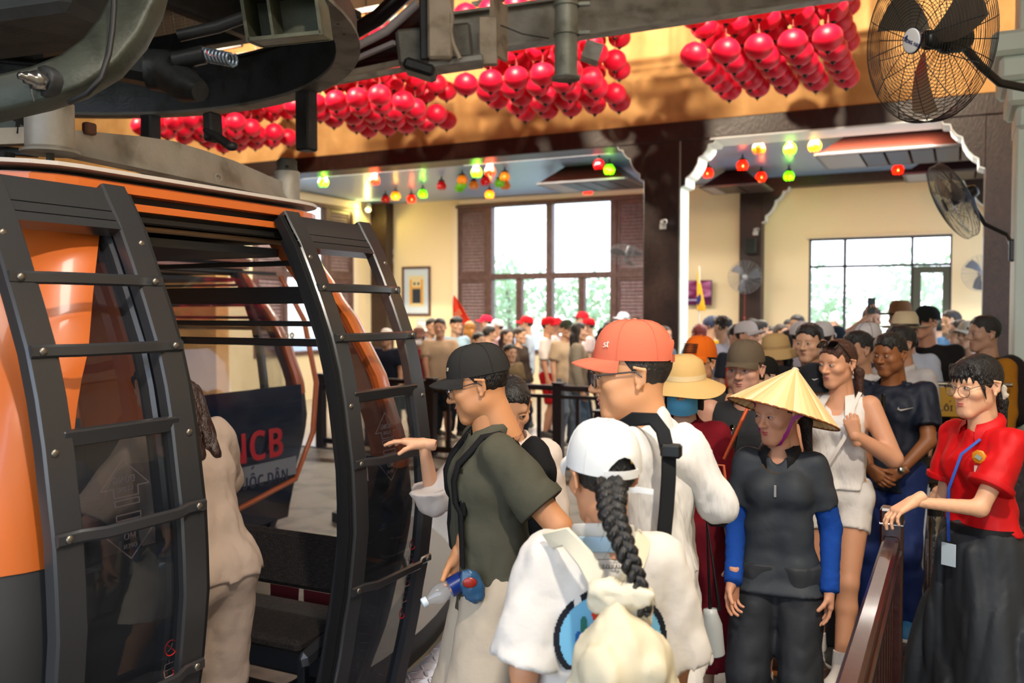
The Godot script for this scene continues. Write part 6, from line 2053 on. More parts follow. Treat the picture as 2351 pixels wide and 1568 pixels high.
# One person. Clothing and hair are parts; the body (trunk, limbs, head, hands) is a single surface.
# o: at, yaw, H, f, skin, hair [style, hex], top {...}, bottom {...}, shoe, hat {...}, head [yaw, pitch, roll], lod
func person(label: String, o: Dictionary) -> Node3D:
	var t := thing("person", label, "person", o.at, o.get("yaw", 0.0), o.get("group", ""))
	var j := joints(o)
	o.j = j
	var k: float = j.k
	var f: bool = o.get("f", false)
	var lod: int = o.get("lod", 1)
	var cell: float = [0.010, 0.015, 0.025][lod]
	var hc: float = [0.0034, 0.0048, 0.0085][lod]
	var hy: Array = o.get("head", [0.0, 0.0, 0.0])
	var hb: Basis = j.sp * Basis(Vector3.UP, hy[0]) * Basis(Vector3.RIGHT, hy[1]) * Basis(Vector3.BACK, hy[2])
	var hs: float = o.get("head_size", lerpf(1.0, k, 0.6))
	var hx := Transform3D(hb.scaled_local(Vector3.ONE * hs), j.head)
	o.hx = hx
	# the body
	var key := ""
	var bg: Geo
	var bb := bounds(j, 0.16)
	var s := Sdf.new(Vector3(bb[0].x, 0.0, bb[0].z), bb[1] - Vector3(0, 0.12, 0), cell)
	torso(s, j, o, -0.008)
	s.cap(j.top, j.head - hb.y * 0.08 * k, 0.052 * k, (0.046 if f else 0.054) * k, 0.03)
	var arm_w: float = o.get("arm_w", -0.004 if f else 0.0)
	for n in ["L", "R"]:
		limb_arm(s, j, n, arm_w, 2.0, false)
		limb_leg(s, j, n, -0.004, 2.0, false)
		var an: Vector3 = j["an" + n]
		var toe: float = o.get("toe" + n, 0.2 if n == "L" else -0.2)
		var fd := Vector3(sin(toe), 0, cos(toe))
		s.cap(an - Vector3(0, 0.045 * k, 0) - fd * 0.02 * k, an - Vector3(0, 0.06 * k, 0) + fd * 0.14 * k, 0.034 * k, 0.024 * k, 0.02)
	bg = s.mesh()
	bg.add(head_geo(f, hc, o.get("wide", 1.0)), hx)
	for n in ["L", "R"]:
		var tx := 1.0 if n == "L" else -1.0
		var a: Dictionary = o.get("arm" + n, {})
		var dir: Vector3 = (j["wr" + n] - j["el" + n]).normalized()
		dir = (a.dir as Vector3).normalized() if a.has("dir") else dir
		var palm: Vector3 = a.get("palm", Vector3(-tx, 0, 0.25))
		palm = (palm - dir * palm.dot(dir)).normalized()
		var hm := Basis((-dir).cross(palm), -dir, palm)
		var hk := (0.93 if f else 1.02) * lerpf(1.0, k, 0.5)
		var hxf := Transform3D(hm.scaled_local(Vector3.ONE * hk), j["wr" + n])
		o["hand" + n] = hxf
		bg.add(hand_geo(tx, a.get("curl", [0.25, 0.3, 0.35, 0.4]), [0.003, 0.004, 0.006][lod], a.get("spread", 1.0), a.get("thumb", 0.5)), hxf)
	part("body", bg, skin(o.get("skin", "c58b66")), t)
	o.node = t
	if o.has("top"):
		top(t, o, j, cell)
	if o.has("bottom"):
		bottom(t, o, j, cell)
	if o.get("shoe", "") != "":
		shoes(t, o, j)
	head_parts(t, o, hx, lod)
	return t


func top(t: Node3D, o: Dictionary, j: Dictionary, cell: float) -> void:
	var c: Dictionary = o.top
	var k: float = j.k
	var e: float = c.get("e", 0.014)
	var hem: float = c.get("hem", 0.83) * k
	var sl: float = c.get("sleeve", 0.62)
	var bb := bounds(j, 0.2)
	var s := Sdf.new(Vector3(bb[0].x, hem - 0.05, bb[0].z), Vector3(bb[1].x, j.head.y + 0.0, bb[1].z), cell, c.get("fold", 0.006) * 2.0)
	torso(s, j, o, e)
	var w: float = c.get("drop", 0.0)
	var lo: float = c.get("loose", 0.9)
	if lo > 0.0:
		var lr: float = (0.084 if o.get("f", false) else 0.098) * k * o.get("bulk", 1.0) * lo + e
		for x in [-1.0, 1.0]:
			s.cap(j.chest + j.sp.x * (0.052 * x * k), Vector3((0.07 if o.get("f", false) else 0.072) * x * k, hem - 0.05, 0.004), lr, lr, 0.035)
	s.cap(Vector3(-0.085, hem / k - 0.05, 0) * k, Vector3(0.085, hem / k - 0.05, 0) * k, (0.094 + w) * k + e, (0.094 + w) * k + e, 0.045)
	if c.has("belly"):
		s.ell(j.pelvis + Vector3(0, 0.12, 0.05) * k, Vector3(0.16, 0.14, 0.12) * k, 0.06)
	if sl > 0.0:
		for n in ["L", "R"]:
			limb_arm(s, j, n, e + c.get("se", 0.0) + o.get("arm_w", -0.004 if o.get("f", false) else 0.0), sl, true, c.get("flare", 0.012))
	else:
		for n in ["L", "R"]:
			var sd: Vector3 = j.sp.x * (1.0 if n == "L" else -1.0)
			s.clip(sd, sd.dot(j["sh" + n]) - 0.012)
	# neck opening
	var nk: Vector3 = j.neck
	var v: float = c.get("neck", 0.058)
	s.cap(nk + j.sp * (Vector3(0, -0.012, 0.012) * k), nk + j.sp * (Vector3(0, 0.14, 0.035) * k), v * k, v * k * 1.12, 0.01, false, true)
	if c.has("scoop"):
		s.ell(j.chest + j.sp * (Vector3(0, 0.17, 0.1) * k), Vector3(c.get("scoop_w", 0.085), c.scoop, 0.1) * k, 0.008, Basis(), true)
	s.clip(Vector3.DOWN, -hem)
	var g := s.mesh(c.get("fold", 0.006), fold_noise(hash(t.name) % 100, c.get("ff", 7.0)), Vector3(1.0, c.get("fy", 0.6), 1.0))
	var m := cloth(c.hex, c.get("kind", "knit"))
	var p := part(c.get("name", "shirt"), g, m, t)
	if c.get("collar", false):
		var cg := Geo.new()
		for sd in [-1.0, 1.0]:
			var q := PackedVector3Array()
			for r in 9:
				var a: float = lerpf(PI, c.get("open", 0.35), r / 8.0) * sd
				for w2 in 4:
					var fw := w2 / 3.0
					var rad := (0.056 + 0.028 * sin(fw * 2.2)) * k
					var y := 0.042 * k * (1.0 - 1.25 * fw * fw) - (0.075 * k * (0.5 + 0.5 * cos(a)) * (0.6 + 0.4 * fw))
					q.append(nk + j.sp * Vector3(sin(a) * rad * 1.08, y - 0.004, cos(a) * rad * 1.02 + 0.012 * k))
			if sd > 0:
				cg.plate(q, 4, j.sp * Vector3(0, -0.003, 0))
			else:
				var q2 := PackedVector3Array()
				for r in range(8, -1, -1):
					for w2 in 4:
						q2.append(q[r * 4 + w2])
				cg.plate(q2, 4, j.sp * Vector3(0, -0.003, 0))
		part("collar", cg, cloth(c.get("collar_hex", c.hex), c.get("kind", "knit")), p)
	if c.has("cuff"):
		for n in ["L", "R"]:
			var a: Vector3 = j["sh" + n]
			var b: Vector3 = j["el" + n]
			var cc: Vector3 = j["wr" + n]
			var e1 := a.lerp(b, sl) if sl <= 1.0 else b.lerp(cc, sl - 1.0)
			var d := (b - a).normalized() if sl <= 1.0 else (cc - b).normalized()
			var rr: float = lerpf(0.05, 0.041, minf(sl, 1.0)) * k + e + c.get("se", 0.0) + c.get("flare", 0.012) + 0.002
			if sl > 1.0:
				rr = lerpf(0.041, 0.027, sl - 1.0) * k + e + 0.012
			part("cuff", Geo.new().tube([e1 - d * c.cuff, e1 - d * 0.004, e1], [rr, rr, rr - 0.006], 24, true), cloth(c.get("cuff_hex", c.hex), c.get("kind", "knit")), p)


func bottom(t: Node3D, o: Dictionary, j: Dictionary, cell: float) -> void:
	var c: Dictionary = o.bottom
	var k: float = j.k
	var e: float = c.get("e", 0.014)
	var bb := bounds(j, 0.36 if c.has("skirt") else 0.2)
	var wy: float = c.get("waist", 1.0) * k
	var s := Sdf.new(Vector3(bb[0].x, 0.0, bb[0].z), Vector3(bb[1].x, wy + 0.05, bb[1].z), cell, c.get("fold", 0.007) * 2.0)
	s.cap(j.pelvis - Vector3(0.072, 0.01, 0) * k, j.pelvis + Vector3(0.072, -0.01, 0) * k, 0.098 * k * o.get("bulk", 1.0) + e * 0.6, 0.098 * k * o.get("bulk", 1.0) + e * 0.6, 0.04)
	s.cap(Vector3(-0.06, 1.02, 0) * k, Vector3(0.06, 1.02, 0) * k, 0.095 * k + e * 0.5, 0.095 * k + e * 0.5, 0.05)
	if c.has("skirt"):
		var y1: float = c.skirt * k
		for x in [-1.0, 0.0, 1.0]:
			s.cap(Vector3(0.06 * x, 0.92, 0) * k, Vector3((0.06 + c.get("spread", 0.08)) * x * k, y1, 0.0), 0.1 * k + e, 0.1 * k + e + c.get("flare", 0.06), 0.05, true)
		s.clip(Vector3.DOWN, -y1)
	else:
		for n in ["L", "R"]:
			limb_leg(s, j, n, e, c.get("len", 1.97), true, c.get("flare", 0.015))
	s.clip(Vector3.UP, wy)
	part(c.get("name", "trousers"), s.mesh(c.get("fold", 0.007), fold_noise(hash(t.name) % 77 + 9, c.get("ff", 6.0)), Vector3(1.0, c.get("fy", 0.6), 1.0)), cloth(c.hex, c.get("kind", "knit")), t)


func shoes(t: Node3D, o: Dictionary, j: Dictionary) -> void:
	var k: float = j.k
	for n in ["L", "R"]:
		var an: Vector3 = j["an" + n]
		var toe: float = o.get("toe" + n, 0.2 if n == "L" else -0.2)
		var xf := Transform3D(Basis(Vector3.UP, toe) * k, Vector3(an.x, an.y - 0.085 * k, an.z))
		var key := "shoe"
		if not geos.has(key):
			var s := Sdf.new(Vector3(-0.07, -0.01, -0.1), Vector3(0.07, 0.15, 0.24), 0.006)
			s.cap(Vector3(0, 0.035, -0.04), Vector3(0, 0.035, 0.13), 0.036, 0.043, 0.02)
			s.cap(Vector3(0, 0.06, -0.035), Vector3(0, 0.115, -0.015), 0.036, 0.042, 0.02)
			s.cap(Vector3(0, 0.085, 0.0), Vector3(0, 0.045, 0.13), 0.036, 0.035, 0.025)
			s.cap(Vector3(0, 0.035, 0.13), Vector3(0, 0.03, 0.165), 0.042, 0.034, 0.02)
			s.clip(Vector3.DOWN, -0.022)
			s.clip(Vector3.UP, 0.118)
			geos[key] = s.mesh()
			var q := Sdf.new(Vector3(-0.08, -0.01, -0.1), Vector3(0.08, 0.05, 0.24), 0.006)
			q.cap(Vector3(0, 0.02, -0.045), Vector3(0, 0.02, 0.16), 0.041, 0.043, 0.02)
			q.cap(Vector3(0.004, 0.02, 0.08), Vector3(0.0, 0.02, 0.14), 0.047, 0.045, 0.02)
			q.clip(Vector3.DOWN, 0.0)
			q.clip(Vector3.UP, 0.028)
			geos["sole"] = q.mesh()
			var lc := Geo.new()
			for r in 5:
				lc.tube([Vector3(-0.022, 0.088 - 0.011 * r, 0.035 + 0.02 * r), Vector3(0, 0.098 - 0.0115 * r, 0.046 + 0.02 * r), Vector3(0.022, 0.088 - 0.011 * r, 0.043 + 0.02 * r)], 0.003, 5)
			geos["lace"] = lc
		var g: Geo = Geo.new().add(geos["shoe"], xf)
		var sh := part("shoe", g, mt("shoe" + o.shoe, hexc(o.shoe), {"rough": 0.6}), t)
		part("sole", Geo.new().add(geos["sole"], xf), mt("sole" + o.get("sole", "d8d4cc"), hexc(o.get("sole", "d8d4cc")), {"rough": 0.6}), sh)
		part("lace", Geo.new().add(geos["lace"], xf), mt("lace_white", Color(0.8, 0.8, 0.78), {"rough": 0.8}), sh)
		if o.has("sock"):
			part("sock", Geo.new().tube([an + Vector3(0, -0.02, 0) * k, an.lerp(j["kn" + n], 0.2)], [0.045 * k, 0.043 * k], 20), cloth(o.sock), t)


func head_parts(t: Node3D, o: Dictionary, hx: Transform3D, lod: int) -> void:
	var hc: float = [0.0045, 0.006, 0.0095][lod]
	var f: bool = o.get("f", false)
	if o.has("hair"):
		part("hair", Geo.new().add(hair_geo(o.hair[0], hc), hx), hairm(o.hair[1]), t)
	if o.get("faceless", false):
		return
	if lod < 2:
		for x in [-1.0, 1.0]:
			var c := Vector3(0.031 * x, 0.004, 0.0825)
			var eb := Basis(Vector3.UP, 0.25 * x)
			var e := part("eye", Geo.new().add(Geo.new().ball(c, Vector3(0.0125, 0.0048 if o.get("narrow", true) else 0.006, 0.0098), 14, 8, eb), hx), mt("eye_white", Color(0.72, 0.68, 0.66), {"rough": 0.25}), t)
			var gz: float = o.get("gaze", 0.0)
			part("iris", Geo.new().add(Geo.new().ball(c + Vector3(0.006 * gz, 0, 0.0068 + 0.0005), Vector3(0.0056, 0.0047, 0.0036), 12, 6, eb), hx), mt("iris" + o.get("iris", "1c0f0a"), hexc(o.get("iris", "1c0f0a")), {"rough": 0.15}), e)
			var lash := []
			for q in 6:
				var a := lerpf(-1.0, 1.0, q / 5.0)
				lash.append(c + eb * Vector3(0.0135 * a, 0.0052 * (1.0 - a * a) - 0.0002, 0.0085 - 0.0045 * a * a))
			part("eyelash", Geo.new().add(Geo.new().tube(lash, 0.0011 if f else 0.0008, 5), hx), mt("lash", Color(0.02, 0.014, 0.012), {"rough": 0.6}), e)
			var br := []
			for q in 6:
				var a := q / 5.0
				br.append(Vector3((0.012 + 0.038 * a) * x, 0.0225 + 0.006 * sin(a * 2.2) + o.get("brow", 0.0), 0.0895 - 0.017 * a * a))
			part("eyebrow", Geo.new().add(Geo.new().tube(br, [0.0022, 0.003, 0.003, 0.0026, 0.0019, 0.001] if not f else [0.0016, 0.0021, 0.0021, 0.0018, 0.0012, 0.0006], 6), hx), hairm(o.get("brow_hex", "17100d")), t)
		var lp := Geo.new()
		lp.tube([Vector3(-0.025, -0.0605, 0.0815), Vector3(-0.013, -0.057, 0.0895), Vector3(-0.0045, -0.0555, 0.0945), Vector3(0, -0.0565, 0.0945), Vector3(0.0045, -0.0555, 0.0945), Vector3(0.013, -0.057, 0.0895), Vector3(0.025, -0.0605, 0.0815)], [0.0012, 0.003, 0.0034, 0.003, 0.0034, 0.003, 0.0012], 6)
		lp.tube([Vector3(-0.023, -0.0615, 0.0815), Vector3(-0.011, -0.0655, 0.089), Vector3(0, -0.067, 0.0915), Vector3(0.011, -0.0655, 0.089), Vector3(0.023, -0.0615, 0.0815)], [0.0012, 0.0036, 0.0044, 0.0036, 0.0012], 6)
		part("lips", Geo.new().add(lp, hx), mt("lips" + o.get("lips", "9c5a4a"), hexc(o.get("lips", "9c5a4a")), {"rough": 0.4}), t)
	else:
		var ey := Geo.new()
		for x in [-1.0, 1.0]:
			ey.ball(Vector3(0.031 * x, 0.003, 0.087), Vector3(0.012, 0.005, 0.006), 8, 4)
			ey.tube([Vector3(0.014 * x, 0.024, 0.091), Vector3(0.03 * x, 0.028, 0.088), Vector3(0.047 * x, 0.024, 0.076)], 0.0035, 4)
		part("eyes", Geo.new().add(ey, hx), mt("lash", Color(0.02, 0.014, 0.012), {"rough": 0.6}), t)
		part("lips", Geo.new().add(Geo.new().ball(Vector3(0, -0.062, 0.088), Vector3(0.02, 0.006, 0.006), 8, 4), hx), mt("lips9c5a4a", hexc("9c5a4a"), {"rough": 0.4}), t)
	if o.has("cap"):
		cap_on(t, hx, o.cap, lod)


# baseball cap: {hex, brim, low (y of the rim), strap, letters}
func cap_on(t: Node3D, hx: Transform3D, c: Dictionary, lod: int) -> void:
	var m := cloth(c.hex, c.get("kind", "weave"))
	var seg := 36
	var tilt := Basis(Vector3.RIGHT, c.get("tilt", -0.14))
	var turn := Basis(Vector3.UP, c.get("turn", 0.0))
	var xf := hx * Transform3D(turn * tilt, Vector3(0, c.get("low", 0.035), -0.008))
	var R: Vector3 = Vector3(0.0845, c.get("tall", 0.098), 0.1035) * c.get("size", 1.0)
	var p := PackedVector3Array()
	for r in 12:
		var la := lerpf(0.0, PI / 2 * 0.985, r / 11.0)
		for s in seg:
			var a := TAU * s / seg
			var z := sin(a)
			var lift := 0.0
			if c.get("strap", false) and z < -0.86 and r < 4:
				lift = 0.05 * (-z - 0.86) / 0.14 * (1.0 - r / 4.0)
			var bulge := pow(cos(la), 0.62)
			var sm := 1.0 + 0.006 * absf(cos(a * 3.0))
			p.append(xf * Vector3(R.x * bulge * cos(a) * sm, R.y * sin(la) + lift, R.z * bulge * z * sm * (1.02 if z > 0 else 1.0)))
	# columns run clockwise seen from above here, so flip
	var crown := part(c.get("name", "cap"), Geo.new().sheet(p, seg, true, true), m, t)
	var bm: Material = cloth(c.get("brim_hex", c.hex), c.get("kind", "weave"))
	var q := PackedVector3Array()
	var L: float = c.get("brim", 0.075)
	for r in 7:
		var fr := r / 6.0
		for s in 15:
			var a := lerpf(PI / 2 + 1.12, PI / 2 - 1.12, s / 14.0)
			var side := cos(a)
			var ext := L * fr * pow(maxf(0.0, 1.0 - pow(absf(side) / 0.905, 2.6)), 0.55)
			q.append(xf * Vector3(R.x * side * (1.0 + 0.02 * fr), 0.004 - 0.022 * fr * fr * 0.6 - c.get("curve", 0.02) * side * side * (0.3 + fr), R.z * 1.015 * sin(a) + ext))
	var rev := PackedVector3Array()
	for r in range(6, -1, -1):
		for s in 15:
			rev.append(q[r * 15 + s])
	part("brim", Geo.new().plate(rev, 15, xf.basis * Vector3(0, -0.0035, 0)), bm, crown)
	part("button", Geo.new().ball(xf * Vector3(0, R.y, 0), Vector3(0.008, 0.005, 0.008), 10, 6, hx.basis.orthonormalized()), bm, crown)
	# sweat band edge and seams
	if lod < 2:
		var rim := []
		for s in seg + 1:
			var a := TAU * s / seg
			if c.get("strap", false) and sin(a) < -0.86:
				continue
			rim.append(xf * Vector3(R.x * 1.004 * cos(a), 0.002, R.z * 1.012 * sin(a)))
		for s in 6:
			var a := TAU * (s + 0.5) / 6
			var se := []
			for r in 9:
				var la := lerpf(0.03, PI / 2 * 0.96, r / 8.0)
				var bulge := pow(cos(la), 0.62)
				if c.get("strap", false) and sin(a) < -0.9 and r < 3:
					continue
				se.append(xf * Vector3(R.x * bulge * cos(a) * 1.008, R.y * sin(la) + 0.001, R.z * bulge * sin(a) * 1.012))
			part("seam", Geo.new().tube(se, 0.0013, 5), bm, crown)
		if c.get("strap", false):
			var st := []
			for s in 7:
				var a := -PI / 2 + lerpf(-0.52, 0.52, s / 6.0)
				st.append(xf * Vector3(R.x * 1.01 * cos(a), 0.006, R.z * 1.01 * sin(a)))
			part("strap", Geo.new().sweep(rect(0.003, 0.019), st, xf.basis.y.normalized()), bm, crown)
	if c.has("letters"):
		var l: MeshInstance3D = letter("lettering", c.letters[0], c.letters[1], Transform3D(), mt("cap_thread" + c.letters[2], hexc(c.letters[2]), {"rough": 0.8}), crown)
		var a: float = c.letters[3]
		l.transform = hx.scaled_local(Vector3.ONE).orthonormalized() * Transform3D(turn * Basis(Vector3.UP, a) * Basis(Vector3.RIGHT, -0.42), turn * Vector3(sin(a) * 0.083, c.get("low", 0.035) + 0.052, cos(a) * 0.1 - 0.006))


# hat of revolution with a wide brim: prof in head units
func hat_on(t: Node3D, hx: Transform3D, prof: Array, m: Material, wave := 0.0, called := "hat", tilt := Basis(), lift := 0.042) -> MeshInstance3D:
	var seg := 40
	var p := PackedVector3Array()
	for q in prof:
		for s in seg:
			var a := TAU * s / seg
			var w: float = wave * sin(a * 3.0 + 0.6) * clampf((q.x - 0.1) / 0.1, 0.0, 1.0)
			p.append(hx * (Vector3(0, lift, -0.004) + tilt * Vector3(q.x * cos(a) * 1.06, q.y + w, -q.x * sin(a) * 1.16)))
	return part(called, Geo.new().sheet(p, seg, true), m, t)


# ---------------------------------------------------------------- things people wear and carry
func loc(o: Dictionary, w: Vector3) -> Vector3:
	return Basis(Vector3.UP, -float(o.get("yaw", 0.0))) * (w - (o.at as Vector3))


func glasses(t: Node3D, hx: Transform3D, o: Dictionary) -> void:
	var fr := mt("frame" + o.hex, hexc(o.hex), {"rough": 0.25, "metal": o.get("metal", 0.0), "spec": 0.6})
	var round: bool = o.get("round", false)
	var r := Geo.new()
	var lens := Geo.new()
	var w: float = o.get("w", 0.024)
	var h: float = o.get("h", 0.02)
	for x in [-1.0, 1.0]:
		var c := Vector3(0.033 * x, o.get("y", 0.0), 0.103)
		var eb := Basis(Vector3.UP, 0.14 * x) * Basis(Vector3.RIGHT, 0.06)
		var p := []
		var fan := []
		for q in 25:
			var a := TAU * q / 24
			var v := Vector2(cos(a), sin(a))
			if not round:
				v = v.sign() * Vector2(pow(absf(v.x), 0.55), pow(absf(v.y), 0.55))
			p.append(c + eb * Vector3(v.x * w, v.y * h, 0))
		r.tube(p, o.get("t", 0.0016), 6, false)
		for q in 24:
			lens.tri(c, p[q], p[q + 1])
		r.tube([c + eb * Vector3(w * x, h * 0.55, -0.001), Vector3(0.073 * x, 0.012, 0.07), Vector3(0.0815 * x, 0.014, 0.0), Vector3(0.083 * x, -0.006, -0.022)], o.get("t", 0.0016), 6)
	r.tube([Vector3(-0.011, 0.004, 0.1035), Vector3(0, 0.008, 0.107), Vector3(0.011, 0.004, 0.1035)], o.get("t", 0.0016), 6)
	var g := part("glasses", Geo.new().add(r, hx), fr, t)
	part("lens", Geo.new().add(lens, hx), mt("sun_lens", Color(0.015, 0.014, 0.014), {"rough": 0.05, "spec": 0.7}) if o.get("dark", false) else mt("clear_lens", Color(0.85, 0.9, 0.9, 0.06), {"rough": 0.02}), g)


func face_mask(t: Node3D, hx: Transform3D, hex: String) -> void:
	var p := PackedVector3Array()
	for r in 9:
		var y := lerpf(-0.108, -0.018, r / 8.0)
		for c in 11:
			var a := lerpf(-1.15, 1.15, c / 10.0)
			var f := 1.0 - pow(absf(c - 5.0) / 5.0, 2.0)
			p.append(Vector3(sin(a) * 0.072, y + 0.012 * (1.0 - f) * (1.0 if r < 4 else -0.6), 0.03 + cos(a) * 0.067 + 0.016 * f * sin(PI * r / 8.0) + (0.002 if r % 2 == 0 else 0.0)))
	var m := part("face_mask", Geo.new().add(Geo.new().plate(p, 11, Vector3(0, 0, -0.002)), hx), mt("mask" + hex, hexc(hex), {"rough": 0.8}), t)
	var lp := Geo.new()
	for x in [-1.0, 1.0]:
		lp.tube([Vector3(0.066 * x, -0.03, 0.055), Vector3(0.078 * x, -0.005, 0.01), Vector3(0.083 * x, 0.018, -0.008)], 0.0012, 5)
	part("ear_loop", Geo.new().add(lp, hx), mt("mask_loop", Color(0.8, 0.8, 0.8)), m)


# the surface point of a geometry nearest to a line, seen from outside along dir
func surf(mi: MeshInstance3D, at: Vector3, dir: Vector3) -> Vector3:
	var vs: PackedVector3Array = mi.mesh.surface_get_arrays(0)[Mesh.ARRAY_VERTEX]
	var best := 1e9
	var out := at
	for v in vs:
		var q := v - at
		var along := q.dot(dir)
		var off := (q - dir * along).length()
		var sc := maxf(off - 0.012, 0.0) * 40.0 + off - along
		if sc < best:
			best = sc
			out = v
	return at + dir * (out - at).dot(dir)


func backpack_straps(t: Node, o: Dictionary, sides: Array, m: Material, e: float, wd := 0.05, low := -0.3) -> Geo:
	var j: Dictionary = o.j
	var k: float = j.k
	var g := Geo.new()
	var sh: MeshInstance3D = t if t is MeshInstance3D else null
	for s in sides:
		var b: Vector3 = j.sp.x * (0.1 * s * k)
		var pts := []
		var ups := []
		var c: Vector3 = j.top + b - j.sp.y * (0.1 * k)
		for q in 8:
			var a := lerpf(2.5, -0.35, q / 7.0)
			var d: Vector3 = j.sp * Vector3(0, sin(a), cos(a)) if a > 0.0 else j.sp.z
			var base: Vector3 = c if a > 0.0 else c - j.sp.y * 0.06
			pts.append((surf(sh, base, d) if sh else base + d * 0.13) + d * 0.008)
			ups.append(d)
		for y in [-0.13, -0.22, low]:
			var base: Vector3 = j.top + b * 1.2 + j.sp.y * (y * k - 0.06)
			pts.append((surf(sh, base, j.sp.z) if sh else base + j.sp.z * 0.13) + j.sp.z * 0.008)
			ups.append(j.sp.z)
		g.sweep(rect(wd, 0.012, 0.004), pts, ups)
	return g


func backpack(label: String, o: Dictionary, hex: String, size: Vector3, kind := "weave") -> Node3D:
	var j: Dictionary = o.j
	var k: float = j.k
	var t := thing("backpack", label, "backpack", o.at, o.get("yaw", 0.0))
	var c: Vector3 = j.chest + j.sp * (Vector3(0, -0.06, -0.12 - size.z * 0.55) * k)
	var s := Sdf.new(c - size - Vector3.ONE * 0.06, c + size + Vector3.ONE * 0.06, 0.014)
	s.ell(c, Vector3(size.x, size.y, size.z) * 1.05, 0.02)
	s.cap(c + Vector3(-size.x * 0.5, -size.y * 0.5, 0), c + Vector3(size.x * 0.5, -size.y * 0.5, 0), size.z * 0.95, size.z * 0.95, 0.06)
	s.cap(c + Vector3(-size.x * 0.45, size.y * 0.45, 0), c + Vector3(size.x * 0.45, size.y * 0.45, 0), size.z * 0.75, size.z * 0.75, 0.06)
	part("bag", s.mesh(0.006, fold_noise(3, 8.0)), cloth(hex, kind), t)
	part("strap", backpack_straps((o.node as Node3D).get_child(1), o, [-1.0, 1.0], null, 0.03), cloth(hex, kind), t)
	return t


# ---------------------------------------------------------------- the people in front
func people() -> void:
	olive_man()
	coral_man()
	braid_girl()
	door_woman()
	cone_woman()
	white_woman()
	navy_man()
	red_woman()
	grey_woman()
	queue()
	crowd()


